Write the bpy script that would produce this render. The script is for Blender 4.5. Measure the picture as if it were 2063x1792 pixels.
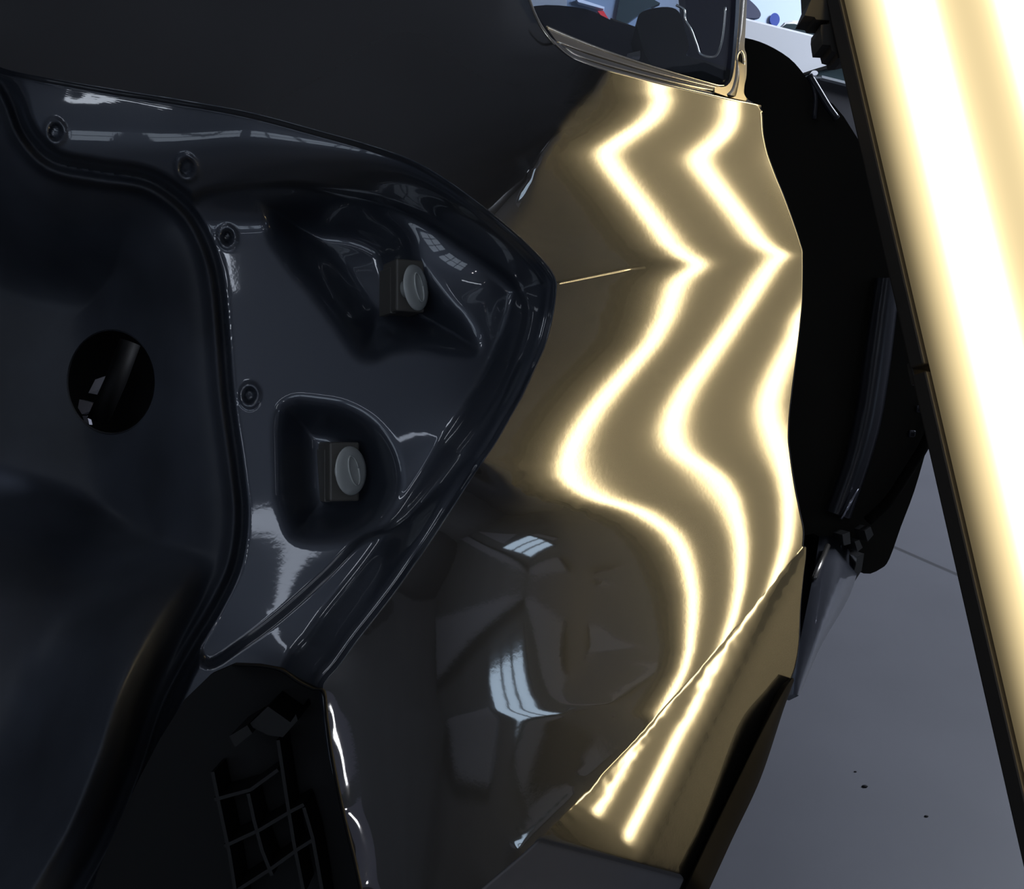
import bpy, bmesh, math
import numpy as np
from mathutils import Vector, Matrix
for o in list(bpy.data.objects): bpy.data.objects.remove(o)
SC = bpy.context.scene
COL = SC.collection
# ---------------------------------------------------------------- camera
FPX, CX, CY = 2000.0, 1031.5, 896.0
PITCH, CAMH = math.radians(22), 1.15
cam_d = bpy.data.cameras.new('camera'); cam = bpy.data.objects.new('camera', cam_d); COL.objects.link(cam)
cam_d.sensor_fit = 'HORIZONTAL'; cam_d.sensor_width = 36.0; cam_d.lens = 36.0*FPX/2063.0
cam_d.clip_start = 0.02; cam_d.clip_end = 200
cam.location = (0, 0, CAMH); cam.rotation_euler = (math.radians(90)-PITCH, 0, 0)
SC.camera = cam
# ---------------------------------------------------------------- world, exposure
w = bpy.data.worlds.new('world'); SC.world = w; w.use_nodes = True
bg = w.node_tree.nodes['Background']; bg.inputs[0].default_value = (0.55, 0.65, 1.0, 1); bg.inputs[1].default_value = 0.02
SC.view_settings.view_transform = 'Standard'; SC.view_settings.look = 'None'
SC.view_settings.exposure = 0.0; SC.view_settings.gamma = 1.0; SC.view_settings.use_curve_mapping = False

cp, sp_ = math.cos(PITCH), math.sin(PITCH)
def toW(v):                       # station axes (right, down, forward) -> world
    v = np.asarray(v, float)
    return np.stack([v[..., 0], v[..., 2]*cp - v[..., 1]*sp_, CAMH - v[..., 1]*cp - v[..., 2]*sp_], -1)
def S(px, py, d): return np.array([(px-CX)/FPX*d, (py-CY)/FPX*d, d])
def P(px, py, d): return toW(S(px, py, d))
def ground(px, py, z=0.0):        # point on a horizontal plane along a sight line
    r = toW(S(px, py, 1.0)) - np.array([0, 0, CAMH]); t = (z-CAMH)/r[2]
    return np.array([0, 0, CAMH]) + t*r
# added area lights, standing in for daylight in the hall
def area(name, loc, target, size, power, col, sy=None):
    l = bpy.data.lights.new(name, 'AREA'); l.energy = power; l.color = col; l.shape = 'RECTANGLE'; l.size = size; l.size_y = sy or size
    o = bpy.data.objects.new(name, l); COL.objects.link(o); o.location = loc
    o.rotation_euler = (Vector(target)-Vector(loc)).to_track_quat('-Z', 'Y').to_euler(); return o
area('far_bay_fill', (4.2, 3.4, 3.5), (1.4, 5.0, 0.7), 1.6, 560, (0.80, 0.87, 1.0))  # added fill on the camera-facing sides of the far cars
area('back_wall_fill', (-0.6, -2.6, 3.6), (-0.4, -4.0, 1.4), 2.0, 26, (0.74, 0.83, 1.0), 0.8)  # added fill that brightens the back wall the lamp pocket mirrors

# ---------------------------------------------------------------- materials
MATS = {}
def mat(name, col, rough=0.5, metal=0.0, coat=0.0, coat_rough=0.03, spec=0.5, noise=0.0, nscale=20.0, bump=0.0, bscale=200.0, emit=None, estr=0.0, trans=0.0, ior=1.45, coat_ior=1.5):
    if name in MATS: return MATS[name]
    m = bpy.data.materials.new(name); m.use_nodes = True; MATS[name] = m
    nt = m.node_tree; b = nt.nodes['Principled BSDF']
    b.inputs['Base Color'].default_value = (*col, 1); b.inputs['Roughness'].default_value = rough
    b.inputs['Metallic'].default_value = metal; b.inputs['Coat Weight'].default_value = coat
    b.inputs['Coat Roughness'].default_value = coat_rough; b.inputs['Specular IOR Level'].default_value = spec
    b.inputs['Coat IOR'].default_value = coat_ior
    b.inputs['Transmission Weight'].default_value = trans; b.inputs['IOR'].default_value = ior
    tc = nt.nodes.new('ShaderNodeTexCoord')
    if noise:
        n = nt.nodes.new('ShaderNodeTexNoise'); n.inputs['Scale'].default_value = nscale; n.inputs['Detail'].default_value = 6
        nt.links.new(tc.outputs['Object'], n.inputs['Vector'])
        r = nt.nodes.new('ShaderNodeValToRGB')
        r.color_ramp.elements[0].position = .3; r.color_ramp.elements[1].position = .7
        r.color_ramp.elements[0].color = (*[c*(1-noise) for c in col], 1); r.color_ramp.elements[1].color = (*[min(1, c*(1+noise)) for c in col], 1)
        nt.links.new(n.outputs['Fac'], r.inputs['Fac']); nt.links.new(r.outputs['Color'], b.inputs['Base Color'])
    if bump:
        n = nt.nodes.new('ShaderNodeTexNoise'); n.inputs['Scale'].default_value = bscale; n.inputs['Detail'].default_value = 2
        nt.links.new(tc.outputs['Object'], n.inputs['Vector'])
        bp = nt.nodes.new('ShaderNodeBump'); bp.inputs['Strength'].default_value = 1.0; bp.inputs['Distance'].default_value = bump
        nt.links.new(n.outputs['Fac'], bp.inputs['Height'])
        nt.links.new(bp.outputs['Normal'], b.inputs['Normal']); nt.links.new(bp.outputs['Normal'], b.inputs['Coat Normal'])
    if emit:
        b.inputs['Emission Color'].default_value = (*emit, 1); b.inputs['Emission Strength'].default_value = estr
    return m
PAINT = mat('graphite_paint', (0.012, 0.0125, 0.0135), rough=0.32, metal=0.75, coat=1.0, coat_rough=0.035, bump=4.5e-6, bscale=240, coat_ior=1.95)
PAINT_IN = mat('graphite_inner_paint', (0.046, 0.053, 0.070), rough=0.42, metal=0.4, coat=1.0, coat_rough=0.04, bump=1.5e-5, bscale=160)
PAINT_DULL = mat('dusty_inner_paint', (0.032, 0.036, 0.046), rough=0.45, spec=.25, noise=.35, nscale=9)
BLACK = mat('black_plastic', (0.004, 0.004, 0.0045), rough=0.6, spec=.15)
RUBBER = mat('black_rubber', (0.005, 0.0045, 0.0035), rough=0.7, spec=.06)
CHROME = mat('chrome_trim', (0.85, 0.80, 0.70), rough=0.20, metal=1.0)
DARKTRIM = mat('gloss_black_trim', (0.02, 0.018, 0.014), rough=0.12, coat=0.6)
GREYTRIM = mat('grey_trim', (0.30, 0.28, 0.25), rough=0.25, metal=0.9)
HOUSING = mat('lamp_housing_black', (0.018, 0.015, 0.012), rough=0.55)
CLIPBOX = mat('clip_plastic_dark', (0.085, 0.080, 0.072), rough=0.45)
CLIPCAP = mat('clip_plastic_translucent_grey', (0.50, 0.52, 0.50), rough=0.25, coat=.8)
STEEL = mat('zinc_steel', (0.35, 0.35, 0.37), rough=0.3, metal=1.0)

# ---------------------------------------------------------------- object helpers
def link(name, me, m=None, parent=None, smooth=True):
    o = bpy.data.objects.new(name, me); COL.objects.link(o)
    if m: me.materials.append(m)
    if smooth: me.polygons.foreach_set('use_smooth', [True]*len(me.polygons))
    if parent: o.parent = parent; o.matrix_parent_inverse = parent.matrix_world.inverted()
    return o
def mesh(name, verts, faces):
    me = bpy.data.meshes.new(name); me.from_pydata([tuple(map(float, v)) for v in verts], [], faces); me.update(); return me
def thing(name, label, cat, loc=(0, 0, 0), group=None):
    o = bpy.data.objects.new(name, None); COL.objects.link(o); o.location = tuple(map(float, loc)); o.empty_display_size = .1
    bpy.context.view_layer.update()
    o['label'] = label; o['category'] = cat
    if group: o['group'] = group
    return o
def tag(o, label, cat, group=None):
    o['label'] = label; o['category'] = cat
    if group: o['group'] = group
    return o
def struct(o): o['kind'] = 'structure'; return o
def bm_obj(name, bm, m, parent=None, smooth=False):
    bmesh.ops.recalc_face_normals(bm, faces=bm.faces)
    me = bpy.data.meshes.new(name); bm.to_mesh(me); bm.free(); return link(name, me, m, parent, smooth)
def add_box(bm, c, sx, sy, sz, R=None, bevel=0.0):
    r = bmesh.ops.create_cube(bm, size=1.0); vs = r['verts']
    bmesh.ops.scale(bm, vec=(sx, sy, sz), verts=vs)
    if bevel:
        es = list({e for v in vs for e in v.link_edges})
        vs = list({v for f in bmesh.ops.bevel(bm, geom=es, offset=bevel, segments=2, affect='EDGES', profile=.5)['faces'] for v in f.verts} | {v for v in vs if v.is_valid})
    M = Matrix.Translation(Vector(tuple(map(float, c)))) @ (R.to_4x4() if R else Matrix.Identity(4))
    bmesh.ops.transform(bm, matrix=M, verts=vs)
    return vs
def slab(bm, outline, thick):      # closed outline of 3D points extruded along a vector
    a = [bm.verts.new(tuple(map(float, p))) for p in outline]; b = [bm.verts.new(tuple(map(float, np.asarray(p)+thick))) for p in outline]
    n = len(a); bm.faces.new(a); bm.faces.new(b[::-1])
    for i in range(n): bm.faces.new((a[i], b[i], b[(i+1) % n], a[(i+1) % n]))
def smooth_line(pts, n):
    pts = np.asarray(pts, float); q = np.vstack([2*pts[0]-pts[1], pts, 2*pts[-1]-pts[-2]]); out = []
    for i in range(len(pts)-1):
        p0, p1, p2, p3 = q[i:i+4]
        for t in np.arange(n)/n: out.append(.5*((2*p1)+(-p0+p2)*t+(2*p0-5*p1+4*p2-p3)*t*t+(-p0+3*p1-3*p2+p3)*t**3))
    out.append(pts[-1]); return np.array(out)
def add_tube(bm, pts, r, seg=8):
    pts = [Vector(tuple(map(float, p))) for p in pts]; rings = []
    for i, p in enumerate(pts):
        t = (pts[min(i+1, len(pts)-1)]-pts[max(i-1, 0)]).normalized()
        a = t.orthogonal() if i == 0 else (prev - t*prev.dot(t))
        a.normalize(); prev = a; b = t.cross(a)
        rr = r[i] if hasattr(r, '__len__') else r
        rings.append([bm.verts.new(p+(a*math.cos(k*2*math.pi/seg)+b*math.sin(k*2*math.pi/seg))*rr) for k in range(seg)])
    for i in range(len(rings)-1):
        for k in range(seg): bm.faces.new((rings[i][k], rings[i][(k+1) % seg], rings[i+1][(k+1) % seg], rings[i+1][k]))
    bm.faces.new(rings[0][::-1]); bm.faces.new(rings[-1])
def ribbon(bm, lines):             # skin between successive 3D polylines of equal length
    vs = [[bm.verts.new(tuple(map(float, p))) for p in l] for l in lines]
    for i in range(len(vs)-1):
        for j in range(len(vs[i])-1): bm.faces.new((vs[i][j], vs[i+1][j], vs[i+1][j+1], vs[i][j+1]))

NET_A=[-162518,162518,0,0,0,0,0,0,0,0,0,0,0,0,0,0,0,0,0,0,0,0,0,0,0,0,0,0,0,0,0,0,0,0,0,0,0,0,0,0,0,0,0,0,0,0,0,0,0,0,0,0,0,0,0,0,0,0,0,0,0,0,0,0,0,0,0,0,0,0,0,0,0,0,0,0,0,0,0,0,0,0,0,0,0,0,0,0,0,0,0,0,0,0,0,0,0,0,0,0,0,0,0,0,0,0,0,0,0,0,0,0,0,0,0,0,0,0,0,
162518,-162518,0,0,0,0,0,0,0,0,0,0,0,0,0,0,0,0,0,0,0,0,0,0,0,0,0,0,0,0,0,0,0,0,0,0,0,0,0,0,0,0,0,0,0,0,0,0,0,0,0,0,0,0,0,0,0,0,0,0,0,0,0,0,0,0,0,0,0,0,0,0,0,0,0,0,0,0,0,0,0,0,0,0,0,0,0,0,0,0,0,0,0,0,0,0,0,0,0,0,0,0,0,0,0,0,0,0,0,0,0,0,0,0,0,0,0,0,0,
0,0,186923,-178812,-8914,1845,-944,246,-317,-34,-126,-7,9,71,94,123,136,147,148,148,139,130,115,94,74,44,12,-23,-67,-110,-162,-197,-245,-236,-239,-198,-150,-96,-45,0,35,64,83,97,104,106,107,101,94,84,75,61,51,40,32,25,21,21,18,21,18,19,17,22,19,31,37,34,45,54,-87,-477,2107,-2356,-8312,-2233,-5535,-1534,-1481,-1206,-857,-428,332,1044,1545,2252,2374,2491,2495,2298,2067,1738,1384,1055,761,526,328,151,-6,-135,-235,-272,-131,-349,204,-104,-383,1073,-2035,1,-1,1,-1,1,-1,1,-1,1,0,
0,0,-193713,176971,19105,-3999,1905,-672,517,-63,185,-7,16,-72,-87,-127,-139,-157,-155,-159,-147,-141,-124,-100,-83,-47,-14,22,71,113,171,191,255,212,240,200,161,109,60,12,-24,-57,-76,-91,-100,-103,-109,-104,-98,-91,-86,-70,-63,-52,-42,-33,-27,-31,-26,-36,-33,-35,-28,-33,-19,-32,-37,-12,-48,-6,93,1557,-4026,6010,11387,-4042,6713,-368,1437,1754,1594,1075,-86,-1058,-1548,-2546,-2475,-2593,-2644,-2412,-2206,-1845,-1443,-1074,-737,-489,-288,-117,25,132,219,233,-76,428,-679,13,650,-2447,4062,-3,2,-2,3,-3,2,-2,2,-1,-1,
0,0,-8914,19106,-11969,2519,-1093,506,-228,112,-60,30,-17,10,-6,4,-3,4,-2,2,-3,3,0,-2,4,-3,1,1,-1,2,-6,11,-22,24,-10,1,-1,0,-2,0,1,3,0,-1,-2,-2,2,1,-3,0,4,-3,4,3,0,-3,-6,1,-5,4,5,4,0,3,-6,-1,3,-15,19,-19,13,-696,2343,-5213,2247,3182,-1738,1113,-243,-529,-458,-320,21,150,-13,231,-28,-26,31,-4,35,19,-7,-17,-40,-35,-33,-28,-22,-13,-23,-31,132,-237,381,-51,-466,1494,-2351,4,-1,1,-3,2,0,1,-1,-1,1,
0,0,1850,-4020,2523,-481,213,-87,6,-24,19,1,9,-1,0,-3,-1,-2,-1,-2,2,-2,-1,0,-3,3,-2,0,1,0,9,-2,17,-37,2,5,3,6,2,3,0,-2,2,-2,2,-1,-1,-3,3,0,-3,4,-2,0,-1,0,0,-5,6,-1,-2,-2,1,-3,0,-3,-5,1,-14,22,-39,109,-212,1214,-4677,5817,-2299,76,132,38,26,-47,-48,-49,16,-29,24,10,-3,1,-6,-9,-7,-15,-10,-14,-9,-10,-6,-7,-2,7,-24,64,-55,17,122,-307,459,-3,0,0,1,1,-2,0,0,1,2,
0,0,-935,1882,-1097,210,-58,1,12,-19,5,17,-2,-3,-1,-4,-2,-3,-2,0,-3,-2,1,-2,2,-4,0,-1,-2,7,-5,24,-31,24,-25,6,12,1,3,0,0,3,-3,3,-4,1,-2,2,-4,0,1,1,1,0,0,-2,-5,3,-5,4,-3,2,-5,0,-5,-3,-4,-10,-4,-14,-3,-37,-77,320,-1822,3060,-3226,3091,-1125,417,-341,-25,-101,-5,-20,28,1,4,4,0,-2,-6,-16,-18,-27,-25,-27,-20,-19,-12,-5,0,23,-11,49,13,-48,157,-292,0,1,-1,1,-2,2,-1,1,-1,-2,
0,0,288,-740,508,-90,-3,195,-248,68,70,-17,0,-9,-8,-6,-2,-4,-1,-3,-1,1,-3,0,-3,0,-4,-1,0,-11,17,-33,145,-180,48,42,-5,2,-1,-1,1,-2,2,-4,3,-3,-1,-3,2,-1,2,-2,2,0,-1,-3,4,-17,20,-8,-5,-4,0,-3,-3,-5,-9,-6,-12,-26,3,-195,-366,1246,-1781,-3527,9369,-5440,2020,-967,201,-260,-45,-73,-9,-2,7,10,-2,1,-11,-8,-16,-21,-22,-27,-25,-25,-17,-10,-5,5,4,24,2,10,42,-92,146,2,-2,2,-2,2,-2,2,-2,2,-1,
0,0,-235,414,-233,1,-1,-244,476,-3,-103,-12,-30,-9,-9,-3,-7,-1,-2,-1,-1,-3,0,-1,-1,-3,0,-4,-6,-1,-32,24,-180,322,-13,-66,-7,-11,-3,0,-1,2,-4,3,-4,-1,-1,0,-1,-1,1,3,-2,0,0,3,-4,21,-40,1,5,-1,0,-4,-3,-7,-5,-16,-1,-53,44,-622,108,-1949,3541,-1876,1132,951,-619,107,-317,-113,-119,-54,1,-9,30,-7,13,-15,0,-20,-10,-21,-24,-23,-27,-20,-19,-12,-4,1,8,6,17,15,-10,55,-92,-1,2,-2,1,-1,2,-2,1,-1,2,
0,0,122,-250,126,-46,-17,34,41,59,-6,-26,-13,-12,-7,-5,-1,-2,-1,-1,0,0,-1,-1,-3,1,-3,-2,-5,-6,-1,-24,48,-13,40,2,-10,-5,-1,1,0,-1,3,-6,1,-2,0,-2,-1,2,-1,0,1,-1,1,0,3,-9,4,-9,-2,-1,-4,0,-5,-6,-5,-13,-7,-34,16,-349,-170,138,826,-1697,976,796,438,-437,-29,-184,-105,-18,-31,77,-31,41,-34,8,-30,-1,-25,-8,-18,-22,-13,-21,-10,-8,-6,-2,-2,8,2,10,22,-6,57,1,-3,2,1,-1,-2,3,-1,0,-1,
0,0,81,-17,-83,29,-52,131,-148,46,24,-12,-3,-3,1,-1,0,1,-1,1,-1,0,0,-1,2,-3,0,-3,1,-3,4,6,43,-68,2,25,4,4,0,1,5,0,-3,1,-4,1,-4,2,0,0,0,-1,0,1,-1,0,-1,-4,3,-1,-5,-2,-2,-5,-4,-2,-9,-2,-12,-7,-7,-3,-100,674,-1051,1552,-5084,6597,-3456,1685,-620,9,-48,-24,133,-79,122,-87,31,-72,9,-50,14,-26,-3,-2,-19,3,-8,-8,0,-9,-1,-12,6,3,15,27,20,-1,2,0,-3,3,1,-4,3,-1,0,
0,0,293,-326,67,-35,94,-300,335,-114,-74,19,6,11,3,7,1,3,1,0,2,0,0,2,-2,0,0,2,-2,3,6,8,-8,-7,-11,3,5,2,4,10,2,1,-4,0,-3,-2,3,-4,2,1,0,-1,1,-2,1,0,-1,-2,1,-1,-2,-4,-3,-1,-3,-4,2,-4,0,-10,3,98,95,-13,-135,387,-949,-1991,3559,-1085,91,83,-156,229,-75,326,-209,71,-155,27,-113,52,-81,41,-10,-17,31,-12,7,14,-15,3,-18,-6,-19,11,5,35,24,0,1,-3,4,-3,0,2,-2,2,-2,
0,0,278,-205,-50,85,-62,358,-641,12,122,25,28,10,13,4,7,1,4,3,-1,3,0,-1,2,2,0,-1,5,3,0,4,1,-15,-6,0,2,-2,7,6,9,-5,1,-6,2,-1,-2,4,-2,-1,1,2,-2,1,0,0,-2,2,-1,0,-5,-1,-2,-4,2,3,4,7,-10,14,-53,133,138,28,23,-397,1112,-3672,3012,-1266,989,-675,768,-63,636,-434,233,-260,-6,-198,76,-199,171,-99,24,59,-57,55,18,-23,42,-23,0,-34,0,-34,24,13,50,-1,-1,3,-3,1,0,1,-1,-1,3,
0,0,384,-367,-19,16,117,-116,-17,-88,4,9,23,18,9,4,7,2,1,1,5,-1,2,2,2,1,-1,5,0,1,4,0,-6,-2,-4,-2,0,-1,-24,44,-1,-12,-5,1,0,1,1,0,1,1,0,-2,2,-1,2,-1,3,1,-2,-4,1,-6,-1,1,3,9,13,-1,17,-34,48,-32,262,35,-79,42,-285,791,-3927,3270,-1549,2041,-1148,1035,-495,941,-367,-377,-93,38,-265,334,-373,262,-40,-137,195,-66,14,102,-73,59,-35,4,-89,23,-46,38,15,1,-1,0,1,0,0,-2,2,0,-1,
0,0,237,-313,211,-9,-171,-64,169,-29,-78,29,-16,-2,2,17,-7,10,4,4,-4,4,4,-1,1,0,6,-1,1,3,0,-1,0,-4,-3,5,-2,17,-26,8,-21,-1,8,4,3,0,2,-1,2,-1,1,1,-3,5,-3,4,1,0,3,-2,-10,1,-1,4,9,12,-1,26,-29,93,-269,623,72,-255,-55,-176,-8,-252,844,-2845,2346,-2926,3294,-856,2528,-1920,-584,1017,-836,155,178,-733,977,-500,43,320,-406,269,37,-189,253,-82,58,-117,57,-190,52,-53,50,0,1,-1,0,-1,1,2,-3,1,0,
0,0,632,-670,-366,297,309,-82,-213,31,86,-90,40,22,10,-29,26,-14,-2,-4,13,-2,-5,12,-1,6,-4,3,3,-2,1,-2,-1,-2,0,-2,20,-13,110,-191,8,44,4,6,2,4,0,1,-2,3,-3,0,3,-4,4,2,5,4,-2,-6,2,-11,5,8,10,4,11,-3,20,60,61,435,-404,196,-149,-113,-139,-255,-534,1023,-762,3229,-3631,1260,-3158,1212,5618,-7633,4596,-1301,-55,1428,-1744,1257,-236,-950,1159,-474,-55,500,-469,333,-98,116,-405,198,-286,91,-52,0,1,-1,0,2,-2,-1,3,-2,0,
0,0,1978,-2159,287,-823,-303,746,408,25,-229,215,-117,-64,-42,85,-62,36,24,9,-23,6,17,-23,11,-7,12,-2,-6,10,-3,3,-8,1,-2,2,-9,18,-83,109,-23,-27,4,2,0,-1,1,0,1,-4,3,-2,-3,2,2,2,5,7,7,0,-34,19,1,12,4,10,-3,-3,30,-97,224,-471,294,-55,20,85,-77,178,-46,359,375,-586,1003,-1325,2791,-2908,-9260,13791,-6153,2256,229,-3962,5839,-3120,154,1959,-2331,1383,34,-1355,1420,-395,265,-465,535,-905,365,-320,125,-1,0,1,0,-1,0,1,-1,1,-1,
-11558,11949,11890,-12067,-143,540,-137,-1313,-151,501,562,-392,282,76,193,-289,172,-91,-56,-37,68,-9,-43,71,-10,17,-23,5,16,-24,7,-13,13,-9,-5,2,-1,-12,15,-1,11,0,-6,-4,0,-1,-3,-1,0,1,-5,0,1,-3,-1,5,2,12,10,-24,29,-35,32,3,12,-7,2,11,-15,73,-56,-1,-5,-46,91,-99,87,-40,-56,318,-53,1264,-1893,3139,-8541,4527,3995,-6236,2676,-251,546,6286,-8932,4389,879,-7104,8177,-3454,-435,2759,-2742,1535,-403,798,-1912,1519,-1254,486,-306,2,-2,0,0,-1,3,-2,0,0,2,
-1291,1403,-1159,1572,48,-59,202,636,-47,-999,-788,223,-314,20,-423,991,-333,275,80,165,-231,52,94,-150,29,-54,70,-13,-44,67,-15,20,-32,6,9,-25,-5,-2,10,6,23,-5,-6,-3,-7,-3,0,-1,-2,-2,0,-3,-3,1,-1,-7,6,-6,48,56,-196,168,-31,22,-10,5,0,-6,28,-30,26,-21,-75,109,-110,84,-26,35,106,-364,1850,-4504,6766,-7479,4717,-1494,533,-274,100,-618,-382,-3108,4529,-2433,-724,11879,-12244,3844,3114,-10362,9568,-2802,707,-1626,3569,-4293,2332,-1406,554,0,1,-1,1,2,-4,2,0,-1,0,
476,-698,1,1,-1,-1,2,25,46,519,387,-5,-29,-186,356,-1374,323,-354,-45,-340,896,-172,-57,272,7,138,-203,51,84,-143,22,-63,74,-19,-44,56,-2,-1,-25,60,-30,2,5,-17,6,-3,-4,-2,-3,0,-3,0,-2,-2,-4,-1,-16,-4,-71,-11,360,-195,35,-30,7,-10,-2,8,-18,21,5,-56,83,-111,60,-12,0,34,-213,1131,-3110,6362,-5680,-1067,3044,-504,80,34,-46,89,-111,90,-292,355,86,-6011,5745,-1080,-4438,17002,-14455,2554,-122,5527,-10795,10382,-6138,2586,-1327,-2,-1,3,-2,-1,3,-3,1,2,-2,
4786,-5135,-2,0,-1,3,-2,0,0,1,-1,0,128,124,-100,607,-115,150,5,353,-1250,263,7,-242,-104,-277,791,-150,-65,280,-27,176,-223,40,104,-155,-23,-13,76,-70,114,-13,-43,23,-33,0,3,-1,4,-6,1,-4,1,-3,-2,-5,-3,-11,6,48,-10,67,-21,6,-14,-1,-5,-8,11,-1,-19,46,-82,45,-12,-11,23,-42,627,-2122,6468,-6105,-4392,7473,-2319,516,-114,13,22,-19,43,-29,33,-20,-79,144,-194,-392,1937,-8495,6653,-1074,681,-4807,20324,-20323,9790,-5295,2216,2,1,-3,1,1,-2,3,-2,0,0,
11240,-11664,2,0,1,-2,1,-1,1,-1,0,1,0,-2,4,-2,-1,0,1,-140,541,-130,-7,73,156,386,-1079,289,114,-224,-35,-367,836,-153,-45,195,168,-28,-272,408,-300,-34,87,-79,79,-9,-10,-2,-17,8,-3,6,-2,0,-2,1,-1,9,31,8,-62,51,17,0,-2,-13,0,6,0,-1,23,-43,25,-22,-14,30,-169,646,-2597,9837,-11312,-1688,7680,-3308,1223,-338,76,6,-12,-2,-21,15,-22,2,14,-57,45,2,-198,148,-129,-63,-1033,685,-10800,25173,-19446,9284,-3945,-2,0,2,0,-2,1,0,1,-2,1,
-2250,2415,-2,0,1,-1,0,2,-2,0,2,-1,-1,2,-3,1,2,-2,0,2,-2,0,3,-4,-80,-199,440,-177,-98,36,186,462,-1175,234,-249,89,-581,475,450,-205,243,262,-354,216,-195,2,23,6,41,-18,3,-13,1,3,5,1,7,5,9,1,-1,3,3,3,-11,6,0,5,6,13,-16,12,-24,-12,-15,-161,644,-2458,9589,-12536,1912,5319,-3430,1518,-604,239,-46,13,16,38,13,-13,8,-8,-13,16,-40,6,35,-55,-5,28,72,7,-627,-9700,18265,-8924,4572,1,0,-1,0,1,0,-1,0,0,2,
-19525,20146,0,1,-2,2,-1,0,0,1,-2,0,1,0,0,1,-2,2,-1,0,0,1,-4,4,-1,0,0,1,-1,0,-142,-226,498,-117,316,-456,576,-1049,-174,-818,329,-537,1180,-282,343,102,-116,-19,-96,28,5,42,1,-4,-5,-2,7,10,12,-5,-2,-5,6,-15,10,1,14,0,8,-3,4,-2,-21,-67,58,74,-1010,3845,-3439,-2666,4333,-1960,1363,-639,227,-120,24,-9,14,-52,-5,21,6,11,16,-11,32,-34,21,-20,56,-51,-32,-24,291,-2689,1488,1953,-1951,-1,2,-1,-1,1,1,-2,1,2,-3,
-21133,21702,2,-2,2,-2,2,-2,2,-2,2,-1,1,-2,2,-2,1,-1,2,-2,2,-2,3,-3,2,-2,2,-2,2,-2,2,-2,2,-2,-104,270,-154,599,-515,333,-975,665,-1477,269,-144,-175,640,107,223,-38,-44,-75,-17,23,21,24,-3,-3,-8,18,-4,-1,-19,16,-5,18,-4,14,-6,-7,25,-39,-13,88,-419,31,1797,2909,-10133,5865,-451,479,-375,222,-43,44,21,-9,-58,30,6,-12,0,0,-6,21,-24,67,-77,91,-20,1,5,-19,-126,1424,-3637,2024,1,2,-2,0,2,-2,0,2,-2,-1,2,
11498,-11830,0,1,-1,0,0,1,-2,2,-1,1,-2,2,-1,0,2,-1,-1,0,0,1,-2,2,-1,1,-2,2,-1,0,0,1,-1,0,0,1,-1,-1,435,285,593,-773,456,-306,-238,273,-1001,73,-276,388,273,231,25,-31,-55,-49,21,26,31,-20,0,-9,10,-14,25,-10,18,-7,-4,36,-98,149,-130,-422,1023,2360,-1450,-3706,1115,1323,-617,57,76,0,45,44,-41,19,88,25,17,26,11,8,16,-12,36,-80,119,11,-102,38,-20,9,41,-835,1028,-343,-1,0,-2,3,-2,2,-3,2,0,0,-1,
28702,-29384,-1,-1,0,3,-3,1,1,-1,-1,1,1,-1,-1,3,-4,2,-1,3,-3,1,1,-1,-1,1,1,-1,-1,3,-3,1,-1,3,-3,1,-1,3,-3,1,1,423,145,177,189,-360,528,-327,322,-622,-305,-194,164,327,241,96,-28,-63,-60,53,32,-14,-27,30,-17,20,-7,12,44,-95,174,-247,-208,1858,818,-6037,6945,-8358,6521,-1582,384,-136,-71,-56,-38,-91,55,17,-38,-6,11,5,18,20,6,32,-21,116,-34,-129,88,-40,9,0,-25,438,799,-4155,-523,-3,4,-3,1,-1,3,-4,3,0,-2,
10054,-10251,-1,1,1,-3,2,-1,1,-2,3,-2,0,0,2,-3,2,-1,2,-4,4,-2,0,0,2,-3,2,-1,1,-2,3,-2,1,-2,3,-3,3,-3,2,-1,1,-2,3,-2,0,177,-55,171,-276,302,100,12,-146,-514,-242,122,342,263,107,-81,-46,-14,35,-43,24,3,11,62,-89,184,-212,381,1956,-3378,-1030,6588,-9808,6299,-1582,646,-123,63,30,2,-31,49,-46,-24,11,-6,-17,-8,-13,-3,8,-4,50,-71,-34,101,-36,44,3,-6,17,-262,-3478,7372,-1899,3,-3,0,2,-1,-2,4,-3,0,2,
9301,-9465,0,2,-2,0,2,-2,0,2,-2,0,2,-2,0,0,2,-2,0,2,-2,1,0,0,-2,4,-4,2,0,0,-2,2,0,0,-2,4,-4,2,1,-2,0,2,-2,0,2,-2,0,2,86,-34,-16,24,11,293,125,-183,-539,-189,-28,657,130,-135,-69,76,8,-35,118,-146,246,-222,405,-93,-1874,3228,-2494,278,-183,821,151,-352,91,-32,8,3,41,-2,0,3,-24,-2,2,-3,0,-15,-8,-8,-42,20,28,-35,40,-1,38,37,45,144,567,-3387,3662,0,0,3,-4,2,1,-2,0,1,0,
-1844,1905,2,-3,0,3,-3,2,-1,1,-1,1,-2,3,-3,3,-3,3,-3,2,-1,-1,2,-1,2,-4,4,-2,1,-2,3,-2,0,0,2,-3,2,-1,-1,2,-1,1,-1,1,-2,3,-3,2,-1,2,-3,-15,-25,-56,-68,3,355,-41,107,-1149,128,793,41,-103,-83,251,-286,357,-372,371,-330,-92,386,-590,1975,-3247,992,730,-357,399,-147,12,-16,3,-34,23,15,-10,13,-16,-9,-7,-10,6,-11,-4,3,-12,-12,13,-20,2,-23,-12,-25,-38,-504,3272,-4889,-635,1,-2,3,-2,0,0,2,-3,2,
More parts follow.
